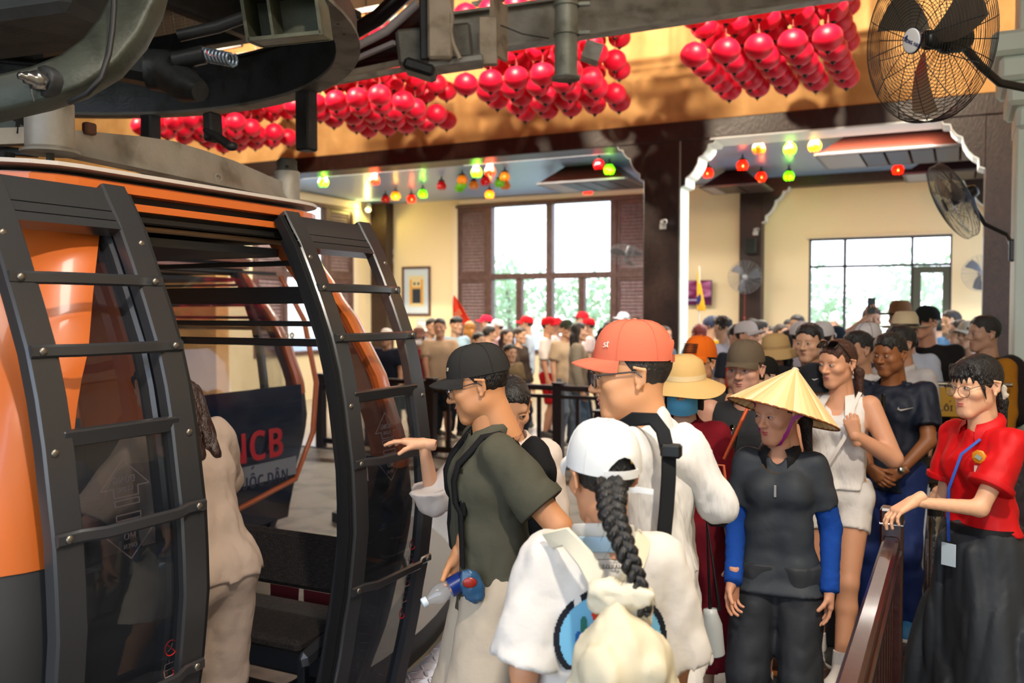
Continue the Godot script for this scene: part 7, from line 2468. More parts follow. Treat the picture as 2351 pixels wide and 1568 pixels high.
func olive_man() -> void:
	var yaw := deg_to_rad(-52)
	var o := {"at": Vector3(-1.330, 0, -2.552), "H": 1.656, "yaw": yaw, "lod": 0, "skin": "c08559", "bulk": 1.08, "lean": 0.06, "wide": 1.04,
		"head": [deg_to_rad(-13), 0.2, 0.0], "hair": ["nape", "15110f"], "brow": -0.004,
		"top": {"hex": "49473a", "hem": 0.82, "sleeve": 0.72, "e": 0.018, "se": 0.004, "flare": 0.014, "collar": true, "open": 0.55, "name": "polo_shirt", "cuff": 0.03, "fold": 0.008, "drop": 0.02},
		"bottom": {"hex": "b3a48f", "len": 0.92, "e": 0.03, "flare": 0.04, "name": "shorts"},
		"cap": {"hex": "2a2826", "low": 0.034, "tall": 0.098, "brim": 0.062, "tilt": -0.08}}
	o.armR = {"at": loc(o, Vector3(-1.372, 1.033, -2.418)), "pole": Vector3(-1, 0, -0.6), "dir": Vector3(-0.25, -1, 0.1), "palm": Vector3(1, 0, 0.3), "curl": [0.85, 0.85, 0.9, 0.9], "thumb": 0.7}
	o.armL = {"at": loc(o, Vector3(-1.040, 0.893, -2.421)), "pole": Vector3(0.6, 0, -1)}
	var t := person("man in an olive polo shirt, black cap and glasses by the open cable car door", o)
	glasses(t, o.hx, {"hex": "120e0d", "w": 0.025, "h": 0.018, "t": 0.0018})
	letter("chest_logo", "III", 0.02, Transform3D(Basis(Vector3.UP, 0.5), surf(t.get_node("polo_shirt"), o.j.chest + Vector3(0.07, 0.05, 0.0), Vector3(0.45, 0, 1).normalized()) + Vector3(0, 0, 0.004)), cloth("1d1d15"), t.get_node("polo_shirt"))
	part("cap_tag", Geo.new().box(o.hx * Vector3(0.035, 0.075, 0.083), Vector3(0.012, 0.012, 0.004), o.hx.basis.orthonormalized() * Basis(Vector3.UP, 0.4) * Basis(Vector3.RIGHT, -0.4), 0.001), mt("tag_pale", Color(0.6, 0.56, 0.48)), t.get_node("cap"))
	# black backpack on both shoulders
	var b := backpack("black backpack on the back of the man in the olive polo", o, "161617", Vector3(0.12, 0.18, 0.06))
	var bk: Vector3 = o.j.top + o.j.sp * Vector3(0.108, -0.17, 0.118)
	part("buckle", Geo.new().box(bk, Vector3(0.05, 0.05, 0.02), o.j.sp, 0.005), mt("buckle_black", Color(0.015, 0.015, 0.015), {"rough": 0.35}), b)
	# the bottle in his right hand
	var hand: Transform3D = Transform3D(Basis(Vector3.UP, yaw), o.at) * (o.handR as Transform3D)
	var c := hand * Vector3(0.0, -0.1, 0.035)
	var bt := thing("water_bottle", "clear plastic water bottle with a blue label in the olive-shirted man's right hand", "bottle")
	var ax := Vector3(-0.6286, -0.4080, 0.6621)
	var bx := Transform3D(Basis(Quaternion(Vector3.UP, ax)), c - ax * 0.06)
	part("bottle", Geo.new().lathe([Vector2(0, 0), Vector2(0.026, 0.002), Vector2(0.03, 0.012), Vector2(0.03, 0.04), Vector2(0.0285, 0.046), Vector2(0.03, 0.052), Vector2(0.03, 0.1), Vector2(0.0285, 0.106), Vector2(0.03, 0.112), Vector2(0.029, 0.13), Vector2(0.014, 0.155), Vector2(0.0125, 0.165), Vector2(0.0, 0.166)], 28, bx), mt("clear_plastic", Color(0.85, 0.9, 0.95, 0.1), {"rough": 0.06}), bt)
	part("label", Geo.new().lathe([Vector2(0.0308, 0.0), Vector2(0.0308, 0.085)], 28, bx), mt("label_blue", Color(0.05, 0.16, 0.42), {"rough": 0.3}), bt)
	part("cap", Geo.new().lathe([Vector2(0.0155, 0.163), Vector2(0.0155, 0.178), Vector2(0.012, 0.181), Vector2(0, 0.181)], 20, bx), mt("cap_clear", Color(0.75, 0.78, 0.8), {"rough": 0.4}), bt)
	# snack bag stuffed under the shirt hem
	var sb := thing("snack_bag", "crumpled blue and red snack bag held under the olive shirt's hem", "bag")
	var p0 := Vector3(-1.295, 0.951, -2.341)
	var sd := Sdf.new(p0 - Vector3(0.1, 0.13, 0.1), p0 + Vector3(0.1, 0.1, 0.1), 0.007)
	sd.ell(p0, Vector3(0.038, 0.06, 0.02), 0.01, Basis(Vector3.UP, 0.6) * Basis(Vector3.BACK, 0.4))
	part("foil", sd.mesh(0.007, fold_noise(11, 16.0)), mt("foil_blue", Color(0.16, 0.3, 0.42), {"rough": 0.3}), sb)
	part("picture", Geo.new().ball(p0 + Vector3(0.0549, 0.6219, 0.7811) * 0.024, Vector3(0.022, 0.016, 0.006), 12, 8, Basis(Vector3.UP, 0.5)), mt("foil_red", Color(0.55, 0.12, 0.06), {"rough": 0.3}), sb)


func coral_man() -> void:
	var yaw := deg_to_rad(-82)
	var o := {"at": Vector3(-0.745, 0, -2.331), "H": 1.721, "yaw": yaw, "lod": 0, "skin": "cf9468", "bulk": 1.1, "wide": 1.06, "lean": 0.05, "head_size": 1.04,
		"head": [deg_to_rad(17), 0.04, 0.0], "hair": ["nape", "221d1a"], "lips": "a5655a",
		"top": {"hex": "d2d0cd", "kind": "crinkle", "hem": 0.80, "sleeve": 1.05, "e": 0.03, "se": 0.016, "flare": 0.025, "name": "shirt", "fold": 0.012, "drop": 0.05, "neck": 0.056},
		"bottom": {"hex": "a7a5a3", "len": 1.95, "e": 0.03, "flare": 0.03},
		"cap": {"hex": "cf6a50", "low": 0.04, "tall": 0.104, "brim": 0.058, "strap": true, "tilt": -0.1, "letters": ["st", 0.024, "e8d8cc", 0.75]}, "shoe": "cfcac2"}
	o.armL = {"at": loc(o, Vector3(-0.650, 0.851, -2.211)), "pole": Vector3(0.2, 0, -1)}
	var t := person("man in a white hooded shirt, coral cap and dark-rimmed glasses", o)
	glasses(t, o.hx, {"hex": "2a2422", "w": 0.026, "h": 0.02, "t": 0.0024})
	# the hood lies behind the neck
	var j: Dictionary = o.j
	var s := Sdf.new(j.top - Vector3(0.25, 0.26, 0.32), j.top + Vector3(0.25, 0.18, 0.2), 0.011)
	for q in 9:
		var a := lerpf(-2.3, 2.3, q / 8.0)
		var a2 := lerpf(-2.3, 2.3, (q + 1) / 8.0)
		if q < 8:
			s.cap(j.neck + Vector3(sin(a) * 0.105, -0.03 - 0.035 * cos(a), -cos(a) * 0.105 + 0.005), j.neck + Vector3(sin(a2) * 0.105, -0.03 - 0.035 * cos(a2), -cos(a2) * 0.105 + 0.005), 0.032, 0.032, 0.02)
	s.cap(j.neck + Vector3(0, -0.05, -0.1), j.neck + Vector3(0.0, -0.2, -0.19), 0.07, 0.045, 0.05)
	s.cap(j.neck + Vector3(-0.09, -0.07, -0.09), j.neck + Vector3(0.0, -0.19, -0.2), 0.04, 0.03, 0.05)
	s.cap(j.neck + Vector3(0.09, -0.07, -0.09), j.neck + Vector3(0.0, -0.19, -0.2), 0.04, 0.03, 0.05)
	part("hood", s.mesh(0.01, fold_noise(21, 9.0), Vector3(1, 0.5, 1)), cloth("d2d0cd", "crinkle"), t)
	# sling strap over the near shoulder
	var b := thing("shoulder_bag", "black sling bag with a buckled strap over the coral-capped man's shoulder", "bag", o.at, yaw)
	var pts := []
	for q in [Vector3(-0.774, 1.476, -2.173), Vector3(-0.720, 1.508, -2.134), Vector3(-0.664, 1.513, -2.117), Vector3(-0.634, 1.487, -2.098), Vector3(-0.609, 1.431, -2.064), Vector3(-0.606, 1.381, -2.052), Vector3(-0.609, 1.309, -2.047), Vector3(-0.615, 1.227, -2.041)]:
		pts.append(loc(o, q))
	var sh: MeshInstance3D = t.get_node("shirt")
	var cl := loc(o, Vector3(-0.461, 1.479, -1.547))
	part("strap", Geo.new().sweep(rect(0.036, 0.01, 0.003), pts, loc(o, (o.at as Vector3) + Vector3(0.6035, 0.2351, 0.7619))), cloth("1d1e20", "weave"), b)
	part("buckle", Geo.new().box(loc(o, Vector3(-0.601, 1.448, -2.057)), Vector3(0.03, 0.034, 0.05), Basis(), 0.006), mt("buckle_black", Color.BLACK), b)
	var bag := Sdf.new(Vector3(-0.35, 0.75, -0.05), Vector3(0.2, 1.2, 0.35), 0.012)
	bag.ell(Vector3(-0.12, 0.98, 0.14), Vector3(0.12, 0.12, 0.05), 0.02)
	part("bag", bag.mesh(), cloth("1d1e20", "weave"), b)


func braid_girl() -> void:
	var yaw := deg_to_rad(-158)
	var o := {"at": Vector3(-0.721, 0, -1.921), "H": 1.497, "yaw": yaw, "lod": 0, "f": true, "sw": 0.142, "skin": "c58c66", "bulk": 1.0, "faceless": false,
		"head": [deg_to_rad(24), 0.12, 0.0], "hair": ["nape", "12100f"],
		"top": {"hex": "cfc9c1", "hem": 0.78, "sleeve": 0.95, "e": 0.026, "se": 0.004, "flare": 0.028, "drop": 0.03, "loose": 0.85, "fold": 0.009, "name": "shirt", "neck": 0.07},
		"bottom": {"hex": "6d7c92", "len": 1.9, "e": 0.02}, "shoe": "cfcac2",
		"cap": {"hex": "d9d8d4", "low": 0.026, "tall": 0.112, "size": 1.05, "brim": 0.07, "strap": true, "tilt": -0.2, "kind": "smooth"}}
	o.armL = {"at": loc(o, Vector3(-0.852, 0.735, -1.770)), "pole": Vector3(1, 0, -0.4)}
	o.armR = {"at": loc(o, Vector3(-0.594, 0.667, -2.064)), "pole": Vector3(-1, 0, -0.4)}
	var t := person("girl seen from behind with a white cap, a long black braid and a white T-shirt", o)
	var j: Dictionary = o.j
	var hx: Transform3D = o.hx
	var yb := Basis(Vector3.UP, -yaw)
	# braid: three strands woven from the nape down the back
	var path := [loc(o, Vector3(-0.668, 1.406, -1.832)), loc(o, Vector3(-0.651, 1.381, -1.784)), loc(o, Vector3(-0.639, 1.356, -1.755)), loc(o, Vector3(-0.597, 1.296, -1.718)), loc(o, Vector3(-0.568, 1.241, -1.708)), loc(o, Vector3(-0.552, 1.169, -1.713))]
	var cv := Curve3D.new()
	for k in path.size():
		cv.add_point(path[k], (path[maxi(k - 1, 0)] - path[mini(k + 1, path.size() - 1)]) * 0.16, (path[mini(k + 1, path.size() - 1)] - path[maxi(k - 1, 0)]) * 0.16)
	var L := cv.get_baked_length()
	var side := (loc(o, (o.at as Vector3) + Vector3(0.8957, 0.0000, -0.4446))).normalized()
	var toward := (loc(o, (o.at as Vector3) + Vector3(0.4444, 0.0349, 0.8952))).normalized()
	var br := Geo.new()
	for st in 3:
		var pts := []
		var rr := []
		for q in 61:
			var f := q / 60.0
			var ph := f * 6.2 * TAU / 1.4 + TAU * st / 3.0
			var w := 0.023 * (1.0 - 0.55 * f)
			pts.append(cv.sample_baked(L * f) + side * (sin(ph) * w) + toward * (sin(2.0 * ph) * w * 0.55))
			rr.append(0.0165 * (1.0 - 0.6 * f))
		br.tube(pts, rr, 8)
	var hairmat := hairm("12100f")
	var bo := part("braid", br, hairmat, t)
	var wisp := Geo.new()
	var rng := RandomNumberGenerator.new()
	rng.seed = 8
	for q in 30:
		var f := rng.randf_range(0.15, 0.95)
		var a := cv.sample_baked(L * f)
		var s := side * rng.randf_range(-1, 1)
		wisp.tube([a + s * 0.015, a + s * 0.03 + Vector3(0, -0.02, 0) + toward * 0.01, a + s * rng.randf_range(0.03, 0.045) + Vector3(0, -0.04, 0) + toward * 0.008], 0.0004, 3, false)
	part("loose_hair", wisp, hairmat, bo)
	# collar and inner collar
	var cg := Geo.new()
	for q in [[0.072, -0.022, 0.016, "a9c6d8"], [0.062, 0.006, 0.014, "cfcabf"]]:
		var ring_p := []
		for s in 25:
			var a := TAU * s / 24
			ring_p.append(j.neck + j.sp * Vector3(sin(a) * q[0] * 1.1, q[1] - 0.02 * cos(a), cos(a) * q[0]))
		part("collar", Geo.new().sweep(rect(0.006, 0.034, 0.002), ring_p, j.sp.y), cloth(q[3], "smooth"), t)
	# print on the back: a cupcake shape in blue and brown with a dark outline, and a small worded label
	var sh: MeshInstance3D = t.get_node("shirt")
	var c0 := loc(o, Vector3(-0.685, 1.047, -1.866))
	drape(sh, c0, side, toward, func(u: float, v: float) -> bool: return Vector2(u / 0.125, (v - 0.012) / 0.115).length() < 1.0 and v > -0.06, mt("print_navy", Color(0.02, 0.03, 0.08), {"rough": 0.9}), "print_outline", t, 0.003)
	drape(sh, c0, side, toward, func(u: float, v: float) -> bool: return Vector2(u / 0.112, (v - 0.012) / 0.102).length() < 1.0 and v > -0.048, mt("print_sky", Color(0.42, 0.66, 0.78), {"rough": 0.95}), "print_icing", t, 0.005)
	drape(sh, c0, side, toward, func(u: float, v: float) -> bool: return absf(u) < 0.085 + v * 0.3 and v < -0.062 and v > -0.19, mt("print_brown", Color(0.36, 0.15, 0.05), {"rough": 0.95}), "print_cup", t, 0.004)
	for q in [[-0.07, 0.01, Color(0.1, 0.35, 0.6)], [-0.035, 0.075, Color(0.75, 0.2, 0.08)], [-0.06, 0.045, Color(0.15, 0.4, 0.35)], [0.08, 0.04, Color(0.75, 0.2, 0.08)]]:
		drape(sh, c0, side, toward, func(u: float, v: float) -> bool: return Vector2((u - q[0]) / 0.008, (v - q[1]) / 0.02).length() < 1.0, mt("sprinkle%s" % q[2], q[2], {"rough": 0.9}), "sprinkle", t, 0.007)
	var lp := surf(sh, loc(o, Vector3(-0.689, 1.218, -1.870)), toward)
	var lb := Basis(side, Vector3.UP, side.cross(Vector3.UP)).orthonormalized() * Basis(Vector3.RIGHT, -0.25)
	letter("label_lettering", "OLLO RALL", 0.0115, Transform3D(lb, lp + toward * 0.007), mt("print_navy", Color.BLACK), sh, false, "Droid Serif")
	var fr := Geo.new()
	fr.box(lp + lb * Vector3(0, 0.014, 0.005), Vector3(0.075, 0.001, 0.001), lb).box(lp + lb * Vector3(0, -0.005, 0.005), Vector3(0.075, 0.001, 0.001), lb)
	part("label_lines", fr, mt("print_navy", Color.BLACK), sh)
	# gold ring tag and the loose cap strap
	var cap: MeshInstance3D = t.get_node("cap")
	var rb := hx.basis.orthonormalized() * Basis(Vector3.UP, PI + 0.35) * Basis(Vector3.RIGHT, -0.1)
	var rc := hx * (Basis(Vector3.UP, PI + 0.35) * Vector3(0, 0.052, 0.1055))
	var rg := Geo.new()
	rg.box(rc + rb * Vector3(0.0085, 0, 0), Vector3(0.004, 0.03, 0.003), rb, 0.001).box(rc - rb * Vector3(0.0085, 0, 0), Vector3(0.004, 0.03, 0.003), rb, 0.001).box(rc + rb * Vector3(0, 0.013, 0), Vector3(0.021, 0.004, 0.003), rb, 0.001).box(rc - rb * Vector3(0, 0.013, 0), Vector3(0.021, 0.004, 0.003), rb, 0.001)
	part("gold_ring", rg, mt("gold_ring", Color(0.85, 0.6, 0.08), {"rough": 0.4}), cap)
	part("strap_end", Geo.new().sweep(rect(0.003, 0.012), [loc(o, Vector3(-0.647, 1.387, -1.842)), loc(o, Vector3(-0.610, 1.394, -1.838)), loc(o, Vector3(-0.577, 1.391, -1.843))], Vector3.UP), cloth("d9d8d4", "smooth"), cap)
	# cream backpack with a gathered top
	var b := thing("backpack", "cream cloth backpack with a gathered top on the braided girl's back", "backpack", o.at, yaw)
	var s := Sdf.new(loc(o, Vector3(-0.600, 1.091, -1.742)) - Vector3(0.3, 0.42, 0.3), loc(o, Vector3(-0.600, 1.091, -1.742)) + Vector3(0.3, 0.32, 0.3), 0.011)
	var top_c := loc(o, Vector3(-0.611, 1.186, -1.707))
	var mid_c := loc(o, Vector3(-0.595, 1.075, -1.688))
	var low_c := loc(o, Vector3(-0.598, 0.921, -1.714))
	s.cap(top_c, mid_c, 0.03, 0.075, 0.05)
	s.cap(mid_c, low_c, 0.08, 0.115, 0.05)
	s.cap(mid_c - side * 0.02, mid_c + side * 0.04, 0.068, 0.064, 0.05)
	s.cap(low_c - side * 0.06, low_c + side * 0.08, 0.1, 0.1, 0.06)
	part("bag", s.mesh(0.016, fold_noise(31, 7.0), Vector3(1.4, 0.5, 1.4)), cloth("c7bca0", "smooth"), b)
	var fl := Sdf.new(top_c - Vector3.ONE * 0.16, top_c + Vector3.ONE * 0.16, 0.008)
	fl.cap(top_c - side * 0.03 + Vector3(0, 0.03, 0) + toward * 0.01, top_c + side * 0.045 + Vector3(0, 0.015, 0) + toward * 0.01, 0.03, 0.035, 0.02)
	fl.cap(top_c - side * 0.045, top_c + side * 0.055 + Vector3(0, -0.03, 0), 0.022, 0.022, 0.02)
	part("flap", fl.mesh(0.012, fold_noise(5, 14.0)), cloth("cfc6ae", "smooth"), b)
	for q in [[Vector3(-0.810, 1.268, -1.812), Vector3(-0.747, 1.293, -1.766), Vector3(-0.697, 1.252, -1.756), Vector3(-0.661, 1.211, -1.739), Vector3(-0.634, 1.184, -1.718)], [Vector3(-0.619, 1.276, -1.907), Vector3(-0.604, 1.262, -1.836), Vector3(-0.605, 1.232, -1.790), Vector3(-0.613, 1.209, -1.751), Vector3(-0.618, 1.184, -1.726)]]:
		var sp := []
		for w in q:
			sp.append(loc(o, w))
		part("strap", Geo.new().sweep(rect(0.042, 0.01, 0.003), sp, toward), cloth("cfc6ae", "smooth"), b)


# lays a flat shape on a garment: cells of a grid whose middle satisfies the test, pushed out to the cloth's surface
func drape(mi: MeshInstance3D, c: Vector3, x: Vector3, z: Vector3, test: Callable, m: Material, called: String, t: Node3D, off: float) -> void:
	var y := z.cross(x).normalized()
	var n := 150
	var hw := 0.2
	var depth := PackedFloat32Array()
	var dn := 33
	depth.resize(dn * dn)
	depth.fill(-9.0)
	var vs: PackedVector3Array = mi.mesh.surface_get_arrays(0)[Mesh.ARRAY_VERTEX]
	for v in vs:
		var q := v - c
		var i := int(round((q.dot(x) / hw * 0.5 + 0.5) * (dn - 1)))
		var k := int(round((q.dot(y) / hw * 0.5 + 0.5) * (dn - 1)))
		if i >= 0 and k >= 0 and i < dn and k < dn:
			depth[k * dn + i] = maxf(depth[k * dn + i], q.dot(z))
	for rep in 3:
		var d2 := depth.duplicate()
		for k in range(1, dn - 1):
			for i in range(1, dn - 1):
				var sum := 0.0
				var cnt := 0
				for a in [-1, 0, 1]:
					for b in [-1, 0, 1]:
						var dv := depth[(k + a) * dn + i + b]
						if dv > -8.0:
							sum += dv
							cnt += 1
				if cnt > 0:
					d2[k * dn + i] = sum / cnt
		depth = d2
	var g := Geo.new()
	var at := {}
	for k in n:
		for i in n:
			var u := (i + 0.5) / n * 2.0 * hw - hw
			var w := (k + 0.5) / n * 2.0 * hw - hw
			if not test.call(u, w):
				continue
			var id := PackedInt32Array()
			for e in [[0, 0], [1, 0], [1, 1], [0, 1]]:
				var kk := Vector2i(i + e[0], k + e[1])
				if not at.has(kk):
					var uu := float(kk.x) / n * (dn - 1)
					var vv := float(kk.y) / n * (dn - 1)
					var i0 := clampi(int(uu), 0, dn - 2)
					var k0 := clampi(int(vv), 0, dn - 2)
					var fu := uu - i0
					var fv := vv - k0
					var dd := lerpf(lerpf(depth[k0 * dn + i0], depth[k0 * dn + i0 + 1], fu), lerpf(depth[(k0 + 1) * dn + i0], depth[(k0 + 1) * dn + i0 + 1], fu), fv)
					at[kk] = g.v.size()
					g.v.append(c + x * (float(kk.x) / n * 2.0 * hw - hw) + y * (float(kk.y) / n * 2.0 * hw - hw) + z * (maxf(dd, -0.5) + off))
					g.n.append(z)
					g.uv.append(Vector2.ZERO)
				id.append(at[kk])
			g.ix.append_array(PackedInt32Array([id[0], id[2], id[1], id[0], id[3], id[2]]))
	if g.v.size():
		part(called, g, m, mi)


func door_woman() -> void:
	var yaw := deg_to_rad(-10)
	var o := {"at": Vector3(-1.465, 0, -2.949), "H": 1.530, "yaw": yaw, "lod": 0, "f": true, "skin": "d29d7a", "head": [deg_to_rad(48), 0.4, 0.0], "hair": ["pony", "14100e"], "gaze": 0.6,
		"top": {"hex": "cdbfb4", "kind": "smooth", "hem": 0.85, "sleeve": 1.25, "e": 0.02, "se": 0.016, "flare": 0.02, "fold": 0.011, "cuff": 0.05, "collar": true},
		"bottom": {"hex": "2a2a30", "len": 1.95, "e": 0.015}, "shoe": "cfcac2"}
	o.armR = {"at": loc(o, Vector3(-1.752, 1.290, -2.797)), "pole": Vector3(-0.35, -1, 0.3), "dir": loc(o, (o.at as Vector3) + Vector3(-0.9319, 0.1209, 0.3419)), "palm": Vector3(0.0, -1, 0.0), "curl": [0.2, 0.25, 0.3, 0.35], "thumb": 0.4}
	person("woman in a white blouse with rolled sleeves, her hand on the cable car door", o)


func cone_woman() -> void:
	var yaw := deg_to_rad(2)
	var o := {"at": Vector3(-0.590, 0, -3.434), "H": 1.499, "yaw": yaw, "lod": 0, "f": true, "skin": "c78f70", "bulk": 0.93, "sw": 0.14, "head_size": 0.94, "head": [deg_to_rad(-34), 0.16, 0.0], "hair": ["under", "120e0d"], "lips": "b04a4c", "gaze": -0.3, "brow_hex": "2a1c16",
		"top": {"hex": "31363c", "kind": "smooth", "hem": 0.83, "sleeve": 0.68, "e": 0.009, "se": 0.001, "flare": 0.01, "collar": true, "open": 0.5, "collar_hex": "14161a", "name": "polo_shirt", "fold": 0.005, "ff": 5.0, "scoop": 0.075, "scoop_w": 0.035, "fy": 1.4, "drop": 0.04},
		"bottom": {"hex": "2c2e32", "kind": "smooth", "len": 1.97, "e": 0.014, "flare": 0.06, "fold": 0.009, "waist": 0.96}, "shoe": "1a1a1a"}
	o.armR = {"at": loc(o, Vector3(-0.724, 0.791, -3.289)), "pole": Vector3(-0.3, 0, -1), "palm": Vector3(0.8, 0, 0.6), "dir": Vector3(-0.05, -1, 0.12), "curl": [0.4, 0.55, 0.6, 0.6], "thumb": 0.6}
	o.armL = {"at": loc(o, Vector3(-0.400, 0.775, -3.393)), "pole": Vector3(0.3, 0, -1), "palm": Vector3(-0.9, 0, 0.25), "dir": Vector3(0.0, -1, 0.05), "curl": [0.3, 0.35, 0.4, 0.45], "thumb": 0.6}
	var t := person("woman in a conical leaf hat, charcoal polo shirt and blue arm sleeves", o)
	var j: Dictionary = o.j
	var hx: Transform3D = o.hx
	var blue := cloth("15408f", "knit")
	for n in ["L", "R"]:
		var a: Vector3 = (j["sh" + n] as Vector3).lerp(j["el" + n], 0.5)
		var e: Vector3 = j["el" + n]
		var w: Vector3 = j["wr" + n]
		var s := Sdf.new(a.min(e).min(w) - Vector3.ONE * 0.1, a.max(e).max(w) + Vector3.ONE * 0.1, 0.008)
		s.cap(a, e, 0.047, 0.042, 0.02)
		s.cap(e, w, 0.042, 0.031, 0.012)
		s.cap(w - (w - e).normalized() * 0.035, w + (w - e).normalized() * 0.014, 0.034, 0.034, 0.012, true)
		part("arm_sleeve", s.mesh(0.003, fold_noise(4, 18.0), Vector3(1, 2, 1)), blue, t)
	part("zip_pull", Geo.new().box(surf(t.get_node("polo_shirt"), j.chest + Vector3(0, 0.0, 0), Vector3(0, 0, 1)) + Vector3(0, 0.0, 0.005), Vector3(0.009, 0.045, 0.006), Basis(), 0.002), mt("zip_grey", Color(0.6, 0.6, 0.6), {"rough": 0.4}), t.get_node("polo_shirt"))
	var chain := []
	for q in 13:
		var a := lerpf(-1.2, 1.2, q / 12.0)
		chain.append(j.neck + Vector3(sin(a) * 0.06, -0.035 - 0.055 * cos(a), 0.045 + cos(a) * 0.035))
	part("necklace", Geo.new().tube(chain, 0.0011, 5), mt("gold_chain", Color(0.6, 0.42, 0.15), {"rough": 0.3, "metal": 1.0}), t)
	# the hat: a cone of pleated leaf with hoops inside and a bound rim
	var up := loc(o, (o.at as Vector3) + Vector3(0.2185, 0.9471, -0.2348)).normalized()
	var zc := Vector3.RIGHT.cross(up).normalized()
	var cb := Basis(up.cross(zc).normalized(), up, zc)
	var apex := loc(o, Vector3(-0.535, 1.565, -3.446))
	var xf := Transform3D(cb, apex - up * 0.178)
	var hat := Node3D.new()
	hat.name = "conical_hat"
	t.add_child(hat, true)
	var tones := [Color(0.95, 0.82, 0.60), Color(0.90, 0.74, 0.50), Color(0.97, 0.86, 0.66), Color(0.92, 0.78, 0.55)]
	for k in 40:
		var p := PackedVector3Array()
		for r in 7:
			var f := r / 6.0
			var rad := lerpf(0.205, 0.004, f)
			for c in 4:
				var a: float = TAU * (k + [0.0, 0.35, 0.7, 1.03][c]) / 40
				var w: float = [0.0, 0.0018, 0.0022, -0.0006][c] * (1.0 - f)
				p.append(xf * Vector3(cos(a) * (rad + w), f * 0.178 + w, -sin(a) * (rad + w)))
		var q: int = [0, 1, 2, 0, 3, 1, 2, 3, 0, 2][k % 10]
		part("leaf_strip", Geo.new().plate(p, 4, -up * 0.003), mt("hat_leaf%d" % q, tones[q], {"rough": 0.42, "back": Color(0.5, 0.4, 0.22), "n": noise_tex("strands", 0.06), "ns": 0.1, "s": 7.0}), hat)
	var rim := []
	for s in 49:
		var a := TAU * s / 48
		rim.append(xf * Vector3(cos(a) * 0.2045, 0.0, -sin(a) * 0.2045))
	part("rim", Geo.new().tube(rim, 0.0035, 6), mt("hat_rim", Color(0.5, 0.27, 0.09), {"rough": 0.6}), hat)
	for h in [0.15, 0.3, 0.45, 0.6, 0.75]:
		var hp := []
		for s in 49:
			var a := TAU * s / 48
			var rad := lerpf(0.2, 0.002, h)
			hp.append(xf * Vector3(cos(a) * rad, h * 0.178 - 0.004, -sin(a) * rad))
		part("hoop", Geo.new().tube(hp, 0.002, 5), mt("hat_rim", Color.BLACK), hat)
	part("tip", Geo.new().ball(xf * Vector3(0, 0.172, 0), Vector3(0.014, 0.009, 0.014), 12, 6, cb), mt("hat_tip", Color(0.8, 0.72, 0.6), {"rough": 0.5}), hat)
	var mag := mt("chin_ribbon", Color(0.55, 0.03, 0.42), {"rough": 0.5})
	var st := Geo.new()
	st.sweep(rect(0.014, 0.002), [xf * Vector3(0.12, 0.05, 0.04), hx * Vector3(0.083, -0.01, 0.015), hx * Vector3(0.07, -0.06, 0.04), hx * Vector3(0.035, -0.108, 0.05), hx * Vector3(0.0, -0.12, 0.045)], hx.basis.z.normalized())
	st.sweep(rect(0.02, 0.002), [xf * Vector3(-0.12, 0.05, 0.03), hx * Vector3(-0.083, 0.0, 0.03), hx * Vector3(-0.07, -0.06, 0.04), hx * Vector3(-0.03, -0.112, 0.05), hx * Vector3(0.0, -0.12, 0.045)], hx.basis.z.normalized())
	part("chin_ribbon", st, mag, hat)


